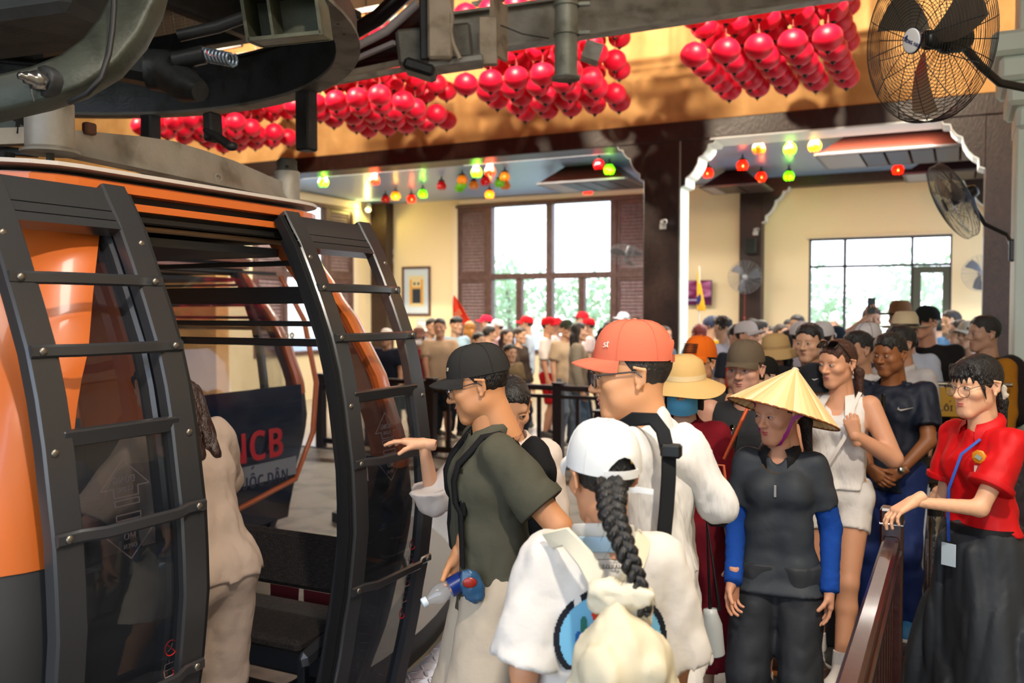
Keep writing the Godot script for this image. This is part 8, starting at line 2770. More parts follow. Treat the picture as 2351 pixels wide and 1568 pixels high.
func white_woman() -> void:
	var yaw := deg_to_rad(-4)
	var o := {"at": Vector3(-0.518, 0, -4.642), "H": 1.629, "yaw": yaw, "lod": 0, "f": true, "skin": "c9916f", "bulk": 1.08, "arm_w": 0.004, "head": [deg_to_rad(-30), 0.1, 0.0], "hair": ["low", "3f2317"], "iris": "2f3634", "narrow": false, "lips": "a8605a", "gaze": -0.4, "brow_hex": "4a3020",
		"top": {"hex": "dcd6d0", "kind": "crinkle", "hem": 0.95, "loose": 0.7, "sleeve": 0.0, "e": 0.012, "scoop": 0.12, "scoop_w": 0.075, "name": "halter_top", "fold": 0.008, "neck": 0.09},
		"bottom": {"hex": "d8d2cc", "len": 0.4, "e": 0.006, "flare": 0.006, "name": "shorts", "fold": 0.01},
		"shoe": "d2ccc4", "sole": "c9c2b6", "sock": "d8d4d0", "toeL": -0.1, "toeR": -0.35}
	o.legR = {"at": loc(o, Vector3(-0.607, 0.085, -4.730))}
	o.legL = {"at": loc(o, Vector3(-0.465, 0.085, -4.391))}
	o.armL = {"at": loc(o, Vector3(-0.422, 1.193, -4.459)), "pole": Vector3(0.7, -1, -0.2), "dir": Vector3(-0.25, 0.9, 0.15), "palm": Vector3(-0.2, 0, -1), "curl": [1.2, 1.25, 1.3, 1.3], "thumb": 0.8}
	o.armR = {"at": loc(o, Vector3(-0.748, 0.781, -4.505)), "pole": Vector3(-1, 0, -0.5)}
	var t := person("woman in a white halter top and white shorts with sunglasses on her head", o)
	var hx: Transform3D = o.hx
	glasses(t, hx * Transform3D(Basis(Vector3.RIGHT, -0.95), Vector3(0, 0.022, 0.012)), {"hex": "1b0f0b", "w": 0.027, "h": 0.022, "t": 0.003, "dark": true})
	var j: Dictionary = o.j
	var hl := Geo.new()
	for x in [-1.0, 1.0]:
		hl.sweep(rect(0.045, 0.004), [j.chest + Vector3(0.075 * x, 0.03, 0.115), j.chest + Vector3(0.068 * x, 0.1, 0.082), j.neck + Vector3(0.056 * x, -0.02, 0.035), j.neck + Vector3(0.03 * x, 0.015, -0.05)], Vector3(0.4 * x, 0.3, 1).normalized())
	part("halter_strap", hl, cloth("dcd6d0", "smooth"), t.get_node("halter_top"))
	part("earring", Geo.new().tube([hx * Vector3(0.084, -0.035, -0.004), hx * Vector3(0.088, -0.045, 0.0), hx * Vector3(0.085, -0.053, -0.002)], 0.003, 6), steel("chrome", "c8c8c8"), t)
	var bg := thing("shoulder_bag", "narrow white bag strap over the shoulder of the woman in the halter top", "bag", o.at, yaw)
	part("strap", Geo.new().sweep(rect(0.018, 0.004), [j.shL + Vector3(-0.04, 0.035, -0.06), j.shL + Vector3(-0.045, 0.062, 0.0), j.shL + Vector3(-0.06, 0.0, 0.09), j.chest + Vector3(0.06, -0.04, 0.165), j.waist + Vector3(-0.02, 0.0, 0.14), j.pelvis + Vector3(-0.15, 0.06, 0.1)], Vector3(0, 0.3, 1).normalized()), cloth("d8cfc6", "smooth"), bg)


func navy_man() -> void:
	var yaw := deg_to_rad(-10)
	var o := {"at": Vector3(-0.325, 0, -5.351), "H": 1.646, "yaw": yaw, "lod": 0, "skin": "84512f", "bulk": 1.14, "wide": 1.08, "head": [deg_to_rad(-22), 0.1, 0.0], "hair": ["crop", "14100e"], "lips": "7a4436",
		"top": {"hex": "0d1424", "kind": "smooth", "hem": 0.82, "sleeve": 0.75, "e": 0.018, "se": 0.006, "flare": 0.014, "name": "shirt", "fold": 0.008},
		"bottom": {"hex": "13285e", "kind": "smooth", "len": 1.97, "e": 0.03, "flare": 0.02}, "shoe": "2a6a9a"}
	o.armL = {"at": loc(o, Vector3(-0.267, 0.930, -5.085)), "pole": Vector3(1, 0, -0.4), "dir": Vector3(-0.8, -0.5, 0.2), "palm": Vector3(0, 0, -1), "curl": [0.6, 0.6, 0.6, 0.6]}
	o.armR = {"at": loc(o, Vector3(-0.393, 0.896, -5.021)), "pole": Vector3(-1, 0, -0.4), "dir": Vector3(0.75, -0.55, 0.3), "palm": Vector3(0, 0, -1), "curl": [0.6, 0.6, 0.6, 0.6]}
	var t := person("man in a navy hooded T-shirt with a white swoosh, hands folded in front", o)
	var j: Dictionary = o.j
	var s := Sdf.new(j.top - Vector3(0.25, 0.2, 0.25), j.top + Vector3(0.25, 0.2, 0.25), 0.012)
	for q in 10:
		var a := lerpf(-1.9, 1.9, q / 10.0)
		var a2 := lerpf(-1.9, 1.9, (q + 1) / 10.0)
		s.cap(j.neck + Vector3(sin(a) * 0.095, -0.035 + 0.03 * cos(a + PI), -cos(a) * 0.09 + 0.01), j.neck + Vector3(sin(a2) * 0.095, -0.035 + 0.03 * cos(a2 + PI), -cos(a2) * 0.09 + 0.01), 0.026, 0.026, 0.02)
	part("hood", s.mesh(0.008, fold_noise(2, 9.0)), cloth("0d1424", "smooth"), t)
	var sh: MeshInstance3D = t.get_node("shirt")
	var c := surf(sh, j.chest + Vector3(0.09, 0.02, 0.0), Vector3(0.1, 0, 1).normalized())
	part("swoosh", Geo.new().tube([c + Vector3(-0.03, 0.012, 0.008), c + Vector3(-0.033, 0.0, 0.009), c + Vector3(-0.018, -0.006, 0.009), c + Vector3(0.042, 0.012, -0.002)], [0.001, 0.0055, 0.006, 0.001], 8), mt("swoosh_grey", Color(0.6, 0.58, 0.55), {"rough": 0.6}), sh)
	part("sunglasses", Geo.new().box(j.chest + Vector3(0.005, 0.04, 0.17), Vector3(0.02, 0.13, 0.035), Basis(Vector3.RIGHT, 0.2), 0.008), mt("sun_lens", Color(0.015, 0.014, 0.014)), t)
	var w: Vector3 = j.wrL
	var dir: Vector3 = (j.wrL - j.elL).normalized()
	var wt := part("watch", Geo.new().tube([w - dir * 0.03, w - dir * 0.008], [0.032, 0.031], 20), mt("watch_strap", Color(0.03, 0.02, 0.02), {"rough": 0.4}), t)
	part("watch_face", Geo.new().lathe([Vector2(0.018, 0), Vector2(0.018, 0.008), Vector2(0, 0.009)], 18, Transform3D(Basis(Quaternion(Vector3.UP, Vector3(0.3, 0.2, 0.9).normalized())), w - dir * 0.018 + Vector3(0.01, 0.006, 0.03))), steel("chrome", "c8c8c8"), wt)
	for n in ["L", "R"]:
		var sd := 1.0 if n == "L" else -1.0
		part("side_stripe", Geo.new().tube([j["hip" + n] + Vector3(0.118 * sd, -0.05, 0.0), (j["hip" + n] as Vector3).lerp(j["kn" + n], 0.6) + Vector3(0.098 * sd, 0, 0), j["kn" + n] + Vector3(0.088 * sd, 0, 0), j["an" + n] + Vector3(0.075 * sd, 0.05, 0)], 0.008, 6), mt("stripe_white", Color(0.6, 0.62, 0.66), {"rough": 0.8}), t.get_node("trousers"))


func red_woman() -> void:
	var yaw := deg_to_rad(-50)
	var o := {"at": Vector3(0.097, 0, -3.812), "H": 1.606, "yaw": yaw, "lod": 0, "f": true, "skin": "dca884", "bulk": 0.92, "arm_w": -0.008, "head": [deg_to_rad(6), 0.06, 0.0], "hair": ["hime", "0d0b0b"], "lips": "c0605c", "narrow": false, "gaze": -0.5, "lean": 0.04,
		"top": {"hex": "c4050d", "kind": "smooth", "hem": 1.01, "drop": -0.02, "loose": 0.8, "sleeve": 0.7, "e": 0.016, "se": 0.006, "flare": 0.016, "collar": true, "open": 0.5, "name": "polo_shirt", "fold": 0.01, "cuff": 0.022},
		"bottom": {"hex": "292c30", "kind": "smooth", "skirt": 0.07, "spread": 0.13, "flare": 0.075, "e": 0.03, "waist": 1.035, "name": "wide_trousers", "fold": 0.026, "ff": 5.5, "fy": 0.15}, "shoe": "1a1a1a"}
	o.armL = {"at": loc(o, Vector3(-0.134, 1.093, -3.504)), "pole": Vector3(0.3, -1, -0.3), "dir": loc(o, (o.at as Vector3) + Vector3(-0.7376, -0.4492, 0.5042)), "palm": Vector3(0, -1, 0), "curl": [0.45, 0.5, 0.55, 0.6], "spread": 1.4, "thumb": 0.5}
	o.armR = {"at": loc(o, Vector3(-0.012, 1.053, -4.155)), "pole": Vector3(-0.4, -1, -0.2), "dir": loc(o, (o.at as Vector3) + Vector3(-0.8038, -0.4255, 0.4156)), "palm": Vector3(0, -1, 0), "curl": [0.5, 0.55, 0.6, 0.6]}
	var t := person("station attendant in a red polo shirt and wide black trousers, hand on the newel post", o)
	glasses(t, o.hx, {"hex": "6a5a50", "w": 0.0245, "h": 0.0225, "t": 0.0011, "round": true, "metal": 0.8, "y": -0.008})
	var hx: Transform3D = o.hx
	var s := Sdf.new(Vector3(-0.1, -0.16, -0.2), Vector3(0.1, 0.06, -0.04), 0.006)
	for q in 7:
		var a := TAU * q / 7
		s.cap(Vector3(0.02 * cos(a), -0.045 + 0.03 * sin(a), -0.112), Vector3(0.026 * cos(a + 0.7), -0.045 + 0.036 * sin(a + 0.7), -0.116), 0.012, 0.012, 0.006)
	part("scrunchie", Geo.new().add(s.mesh(0.006, fold_noise(1, 40.0)), hx), mt("scrunchie_white", Color(0.75, 0.72, 0.66), {"rough": 0.9}), t)
	var j: Dictionary = o.j
	var ly := Geo.new()
	ly.sweep(rect(0.011, 0.002), [j.neck + Vector3(0.05, 0.0, -0.03), j.neck + Vector3(0.062, -0.03, 0.03), j.chest + Vector3(0.05, 0.05, 0.13), j.chest + Vector3(0.03, -0.08, 0.165), j.waist + Vector3(0.02, 0.0, 0.165), j.waist + Vector3(0.02, -0.1, 0.16)], Vector3(0.4, 0.2, 1).normalized())
	var la := part("lanyard", ly, mt("lanyard_blue", Color(0.12, 0.28, 0.62), {"rough": 0.6}), t)
	part("card", Geo.new().box(j.waist + Vector3(0.02, -0.15, 0.16), Vector3(0.055, 0.085, 0.003), Basis(Vector3.UP, 0.4), 0.001), mt("card_white", Color(0.7, 0.75, 0.78), {"rough": 0.3}), la)
	var bc := surf(t.get_node("polo_shirt"), j.chest + Vector3(0.075, 0.05, 0), Vector3(0.35, 0, 1).normalized())
	var bq := Basis(Quaternion(Vector3.UP, Vector3(0.55, 0.1, 1).normalized()))
	var bd := part("badge", Geo.new().lathe([Vector2(0.026, -0.002), Vector2(0.026, 0.004), Vector2(0.02, 0.006), Vector2(0, 0.006)], 8, Transform3D(bq, bc + Vector3(0.005, 0, 0.008))), mt("badge_gold", Color(0.8, 0.5, 0.08), {"rough": 0.35, "metal": 0.3}), t.get_node("polo_shirt"))
	part("emblem", Geo.new().box(bc + Vector3(0.012, 0, 0.018), Vector3(0.022, 0.014, 0.002), bq * Basis(Vector3.RIGHT, -PI / 2)), mt("emblem_mix", Color(0.5, 0.55, 0.5)), bd)
	part("chest_logo", Geo.new().box(bc + Vector3(0.0, -0.045, 0.006), Vector3(0.03, 0.024, 0.002), Basis(Vector3.UP, 0.4), 0.0), mt("logo_white", Color(0.8, 0.7, 0.65)), t.get_node("polo_shirt"))
	part("belt", Geo.new().tube([Vector3(0, 1.005, 0) * j.k, Vector3(0, 1.035, 0) * j.k], [0.155, 0.152], 28), cloth("101012", "smooth"), t.get_node("wide_trousers")).scale = Vector3(1, 1, 0.78)


func grey_woman() -> void:
	var yaw := deg_to_rad(-96)
	var o := {"at": Vector3(-2.221, 0, -2.177) + Vector3(0, 0.05, 0), "H": 1.60, "yaw": yaw, "lod": 0, "f": true, "skin": "b98262", "bulk": 1.22, "lean": 0.3, "head": [0.15, 0.15, 0.0], "hair": ["long", "2c170f"],
		"top": {"hex": "a08d7f", "hem": 0.90, "sleeve": 0.9, "e": 0.024, "se": 0.012, "flare": 0.02, "drop": 0.025, "fold": 0.01, "name": "sweatshirt"},
		"bottom": {"hex": "9c8a7d", "len": 1.0, "e": 0.026, "flare": 0.04, "name": "shorts", "fold": 0.007}, "shoe": "cfcac2"}
	o.armL = {"at": Vector3(0.25, 0.98, 0.42), "pole": Vector3(0.5, -0.6, -0.5)}
	o.armR = {"at": Vector3(-0.25, 1.0, 0.45), "pole": Vector3(-0.5, -0.6, -0.5)}
	o.legL = {"at": Vector3(0.1, 0.085, 0.18)}
	person("woman in a matching beige-grey sweatshirt and shorts stepping into the cable car", o)


# ---------------------------------------------------------------- the queue and the crowd
const BUCKET := [[0.0, 0.102], [0.04, 0.1], [0.072, 0.082], [0.084, 0.04], [0.089, 0.0], [0.13, -0.028], [0.128, -0.032], [0.086, -0.006], [0.0, 0.02]]
const FEDORA := [[0.0, 0.105], [0.03, 0.112], [0.06, 0.108], [0.08, 0.07], [0.087, 0.0], [0.135, -0.006], [0.16, 0.006], [0.16, 0.002], [0.135, -0.011], [0.08, -0.006], [0.0, 0.02]]
const SUNHAT := [[0.0, 0.1], [0.045, 0.097], [0.076, 0.075], [0.087, 0.03], [0.09, -0.005], [0.13, -0.026], [0.168, -0.05], [0.168, -0.054], [0.13, -0.03], [0.086, -0.01], [0.0, 0.02]]


func vecs(a: Array) -> Array:
	var r := []
	for q in a:
		r.append(Vector2(q[0], q[1]))
	return r


# label, place, height, female, yaw, skin, hair [style, hex], top [hex, sleeve], bottom [hex, length], further settings
func somebody(label: String, at: Vector3, h: float, f: bool, yaw: float, sk: String, hair: Array, tp: Array, bt: Array, more := {}, lod := 2) -> Dictionary:
	var o := {"at": at, "H": h, "f": f, "yaw": deg_to_rad(yaw), "skin": sk, "lod": lod, "shoe": "3a3836",
		"top": {"hex": tp[0], "sleeve": tp[1], "hem": 0.83, "e": 0.018, "flare": 0.014, "fold": 0.006},
		"bottom": {"hex": bt[0], "len": bt[1], "e": 0.018}}
	if not hair.is_empty():
		o.hair = hair
	for k in more:
		if k == "top" or k == "bottom":
			for q in more[k]:
				o[k][q] = more[k][q]
		else:
			o[k] = more[k]
	person(label, o)
	if o.has("hat"):
		var q: Array = o.hat      # profile, hex, wave, band hex
		var m := hat_on(o.node, o.hx, vecs(q[0]), cloth(q[1], "weave"), q[2])
		if q.size() > 3:
			part("band", Geo.new().add(Geo.new().lathe([Vector2(0.0895, 0.0), Vector2(0.0885, 0.022)], 32, Transform3D(Basis.from_scale(Vector3(1.07, 1, 1.17)), Vector3(0, 0.042, -0.004))), o.hx), cloth(q[3], "smooth"), m)
	if o.has("mask"):
		face_mask(o.node, o.hx, o.mask)
	if o.has("specs"):
		glasses(o.node, o.hx, o.specs)
	return o


func queue() -> void:
	var o: Dictionary
	o = somebody("man in an orange cap with a black printed panel, sunglasses and a dark tank top", Vector3(-1.217, 0, -4.694), 1.607, false, -8, "b68564", ["nape", "1a1513"], ["2c2a28", 0.0], ["2d3038", 0.95], {"cap": {"hex": "c95c10", "low": 0.036, "tall": 0.115, "brim": 0.055}, "head": [deg_to_rad(-12), 0.08, 0.0], "specs": {"hex": "7a5a30", "dark": true, "w": 0.028, "h": 0.023, "metal": 0.6}, "bulk": 1.1, "wide": 1.06, "top": {"neck": 0.075}}, 1)
	var cp: MeshInstance3D = (o.node as Node3D).get_node("cap")
	var pr := Geo.new()
	for r in 6:
		pr.box(o.hx * Vector3(0.004, 0.072 + 0.0085 * r, 0.093 - 0.0035 * r), Vector3(0.085, 0.0045, 0.004), o.hx.basis.orthonormalized() * Basis(Vector3.RIGHT, -0.4))
	part("print", pr, mt("print_black", Color(0.03, 0.02, 0.02), {"rough": 0.8}), cp)
	o = somebody("woman in a brown flat-topped cap and a sleeveless charcoal dress", Vector3(-0.865, 0, -4.144), 1.617, true, 6, "c3927b", ["nape", "4a3a30"], ["2b2c2f", 0.0], ["2b2c2f", 0.6], {"cap": {"hex": "564a3b", "low": 0.04, "tall": 0.1, "brim": 0.05, "tilt": 0.0}, "head": [deg_to_rad(-14), 0.04, 0.0], "bulk": 1.28, "sw": 0.168, "arm_w": 0.01, "wide": 1.12, "iris": "3a4a50", "narrow": false, "lips": "9a5a50", "shoe": "c8c4be", "top": {"hem": 0.8, "scoop": 0.05, "kind": "knit"}, "bottom": {"skirt": 0.6, "name": "skirt"}}, 0)
	part("hung_sunglasses", Geo.new().tube([o.j.chest + Vector3(-0.035, 0.06, 0.15), o.j.chest + Vector3(-0.04, 0.02, 0.165), o.j.chest + Vector3(-0.045, -0.09, 0.165)], [0.014, 0.026, 0.012], 8), mt("sun_lens", Color(0.015, 0.014, 0.014)), o.node)
	o = somebody("woman in a wide straw hat and light blue face mask behind the coral cap", Vector3(-1.018, 0, -3.674), 1.565, true, 2, "c49c80", ["bob", "15110f"], ["6b0d18", 1.3], ["5a0c18", 1.0], {"hat": [SUNHAT, "c9a56a", 0.012, "d8c193"], "mask": "58a8cc", "head": [0.1, 0.12, 0.0], "shoe": "a5825c", "bottom": {"skirt": 0.35, "name": "skirt"}}, 0)
	o.armL = {}
	var st := thing("orange_stick", "thin orange stick with a purple tip held before the charcoal dress", "stick")
	part("rod", Geo.new().tube([Vector3(-0.741, 1.408, -3.639), Vector3(-0.820, 1.190, -3.536)], 0.0075, 10), mt("stick_orange", Color(0.72, 0.27, 0.06), {"rough": 0.4}), st)
	part("tip", Geo.new().tube([Vector3(-0.733, 1.431, -3.644), Vector3(-0.744, 1.399, -3.638)], [0.015, 0.01], 10), mt("stick_purple", Color(0.45, 0.2, 0.6), {"rough": 0.5}), st)
	var hb := thing("handbag", "small brown patterned handbag with a tan flap beside the white shirt", "handbag")
	var hc := Vector3(-0.756, 1.069, -3.172)
	part("body", Geo.new().box(hc, Vector3(0.09, 0.12, 0.05), Basis(Vector3.UP, 0.4), 0.02), mt("bag_brown", Color(0.12, 0.07, 0.04), {"rough": 0.5, "t": noise_tex("bag_spots", 0.1, FastNoiseLite.TYPE_CELLULAR, 1, 1, false, grad([[0.0, Color(1, 1, 1)], [0.75, Color(0.9, 0.9, 0.9)], [0.9, Color(2.0, 1.7, 1.2)]])), "s": 5.0}), hb)
	part("flap", Geo.new().box(hc + Vector3(0, 0.055, 0.01), Vector3(0.095, 0.06, 0.058), Basis(Vector3.UP, 0.4), 0.02), mt("bag_tan", Color(0.62, 0.25, 0.08), {"rough": 0.5}), hb)
	part("handle", Geo.new().tube([hc + Vector3(-0.03, 0.08, 0), hc + Vector3(-0.02, 0.16, 0), hc + Vector3(0.02, 0.16, 0), hc + Vector3(0.03, 0.08, 0)], 0.006, 6), mt("bag_tan", Color.BLACK), hb)
	var fl := thing("flask", "matt white flask bottle hanging at knee height behind the white shirt", "flask")
	var fc := Vector3(-0.687, 0.665, -2.855)
	part("body", Geo.new().lathe([Vector2(0, 0), Vector2(0.03, 0.0), Vector2(0.034, 0.006), Vector2(0.034, 0.1), Vector2(0.024, 0.135), Vector2(0.022, 0.15), Vector2(0, 0.152)], 24, Transform3D(Basis(Vector3.BACK, 0.1), fc)), mt("flask_white", Color(0.66, 0.68, 0.68), {"rough": 0.4}), fl)
	part("strap", Geo.new().tube([fc + Vector3(-0.015, 0.15, 0), fc + Vector3(-0.03, 0.45, 0.0), fc + Vector3(0.015, 0.15, 0)], 0.006, 6), mt("buckle_black", Color.BLACK), fl)
	somebody("woman in a beige sun hat with dark curls behind the conical hat", Vector3(-1.066, 0, -6.053), 1.600, true, -5, "b6876e", ["curly", "1c120e"], ["1d1c1e", 0.6], ["2a2a30", 1.95], {"hat": [SUNHAT, "a88a5c", 0.01, "9a7c50"], "head": [deg_to_rad(-20), 0.1, 0.0]}, 1)
	somebody("young man with short black hair and a black shirt among the queue", Vector3(-0.816, 0, -5.790), 1.691, false, -4, "b78b6e", ["crop", "100e0e"], ["18181a", 0.7], ["22252c", 1.95], {"head": [deg_to_rad(-12), 0.05, 0.0], "lips": "8a4a40", "wide": 1.05}, 1)
	o = somebody("person in a black cap with a gold emblem and a white mask", Vector3(-0.967, 0, -5.094), 1.506, true, -10, "c49c80", ["nape", "15110f"], ["1c1d20", 0.8], ["2a2a30", 1.95], {"cap": {"hex": "15130f", "low": 0.03, "brim": 0.05}, "mask": "c9ccd0", "head": [deg_to_rad(-30), 0.15, 0.0]}, 1)
	cp = (o.node as Node3D).get_node("cap")
	part("emblem", Geo.new().tube([o.hx * Vector3(-0.025, 0.06, 0.09), o.hx * Vector3(-0.02, 0.095, 0.078), o.hx * Vector3(0.01, 0.1, 0.078), o.hx * Vector3(0.02, 0.075, 0.088), o.hx * Vector3(0.0, 0.065, 0.094)], 0.006, 6), mt("emblem_gold", Color(0.62, 0.36, 0.04), {"rough": 0.6}), cp)
	o = somebody("short man in a dark brimmed hat with a pale swoosh, half behind the halter top", Vector3(-0.642, 0, -4.751), 1.480, false, 5, "a77e64", ["nape", "15110f"], ["1a1c20", 0.7], ["2a2a30", 1.95], {"hat": [BUCKET, "1c1e22", 0.0], "head": [0.1, 0.1, 0.0]}, 1)
	part("swoosh", Geo.new().tube([o.hx * Vector3(-0.03, 0.075, 0.085), o.hx * Vector3(-0.01, 0.068, 0.095), o.hx * Vector3(0.035, 0.085, 0.085)], [0.001, 0.005, 0.001], 6), mt("swoosh_grey", Color(0.6, 0.58, 0.55)), (o.node as Node3D).get_node("hat"))
	somebody("man with black hair in a white T-shirt behind the woman in the halter top", Vector3(-0.550, 0, -5.976), 1.642, false, -20, "a37960", ["crop", "0f0e0e"], ["b8b4b2", 0.7], ["2a2a30", 1.95], {"head": [deg_to_rad(-30), 0.05, 0.0]}, 1)
	somebody("person in a white cap with a blue badge and a dark peak, back turned", Vector3(-0.547, 0, -6.538), 1.685, true, 150, "b0866d", ["pony", "181312"], ["2e3440", 0.7], ["2a2a30", 1.95], {"cap": {"hex": "b5b2b4", "brim_hex": "22252c", "low": 0.03}}, 1)
	somebody("man in a pale grey polo behind the man in navy", Vector3(-0.318, 0, -6.204), 1.675, false, -35, "a37960", ["crop", "131111"], ["a9a5a5", 0.8], ["3a3d44", 1.95], {"bulk": 1.12, "top": {"collar": true, "name": "polo_shirt"}, "head": [deg_to_rad(-20), 0.0, 0.0]}, 1)
	somebody("tall man in a brown felt hat at the back of the queue", Vector3(-0.450, 0, -8.601), 1.829, false, -30, "b0846b", ["nape", "3a2a20"], ["3a3c40", 0.7], ["3a3d44", 1.95], {"hat": [FEDORA, "6b4a30", 0.004]}, 1)
	somebody("man in a cream straw hat with a dark band and a pale blue shirt", Vector3(-0.341, 0, -7.200), 1.734, false, -25, "b6846d", ["nape", "6a5a50"], ["a9b0c0", 0.8], ["3a3d44", 1.95], {"hat": [FEDORA, "b8a888", 0.004, "2a211c"], "bulk": 1.15}, 1)
	somebody("big man in a black T-shirt, black cap and dark sunglasses near the glazed door", Vector3(-0.216, 0, -7.711), 1.799, false, -20, "bc8b71", ["nape", "3a2a20"], ["1a1818", 0.75], ["2e3036", 0.95], {"cap": {"hex": "151716", "low": 0.034, "brim": 0.06}, "specs": {"hex": "101010", "dark": true}, "bulk": 1.25, "sw": 0.2, "head": [deg_to_rad(-25), 0.0, 0.0]}, 1)
	o = somebody("man in a teal patterned shirt raising a phone before the glazed front", Vector3(-0.761, 0, -9.451), 1.806, false, 25, "b68b71", ["crop", "2a1d16"], ["3d8a80", 0.9], ["2e3036", 1.95], {"armR": {"at": Vector3(-0.12, 1.72, 0.28), "pole": Vector3(-1, -0.6, 0.2), "dir": Vector3(0, 1, 0.1), "palm": Vector3(0, 0, 1), "curl": [1.0, 1.0, 1.0, 1.0]}}, 1)
	var hp: Vector3 = Transform3D(Basis(Vector3.UP, o.yaw), o.at) * ((o.handR as Transform3D) * Vector3(0.0, -0.1, 0.035))
	var ph := thing("phone", "dark phone held high by the man in the teal shirt", "phone", hp, 0.5)
	part("case", Geo.new().box(Vector3.ZERO, Vector3(0.075, 0.15, 0.009), Basis(), 0.003), mt("phone_dark", Color(0.08, 0.12, 0.11), {"rough": 0.3}), ph)
	part("lens", Geo.new().box(Vector3(-0.02, 0.055, -0.006), Vector3(0.025, 0.03, 0.003), Basis(), 0.001), mt("tv_black", Color.BLACK), ph)
	somebody("man in a blue shirt by the far wall right of the glazed door", Vector3(-0.048, 0, -10.361), 1.771, false, -50, "c49c80", ["crop", "1a1513"], ["3f6a9a", 0.8], ["2e3036", 1.95])
	somebody("woman with glasses, brown bobbed hair and a white T-shirt on the far right", Vector3(0.028, 0, -9.614), 1.684, true, -60, "c99f84", ["bob", "30201a"], ["c8c4c4", 0.6], ["2e3036", 1.95], {"specs": {"hex": "302a28", "round": true}})
	o = somebody("man in a mustard sweater with a black backpack behind the woman in red", Vector3(0.173, 0, -6.785), 1.736, false, -55, "9f7962", ["fade", "141110"], ["8f5c12", 1.9], ["22252c", 1.95], {"head": [deg_to_rad(-10), 0.0, 0.0]}, 1)
	backpack("dark backpack on the back of the man in the mustard sweater", o, "221c1a", Vector3(0.16, 0.24, 0.1))
	somebody("person in a black top with a red bib beside the mustard sweater", Vector3(0.092, 0, -8.863), 1.668, true, -40, "bc9278", ["bob", "1a1513"], ["17171a", 1.9], ["22252c", 1.95], {"cap": {"hex": "a8a090", "low": 0.034}, "top": {"scoop": 0.03}})


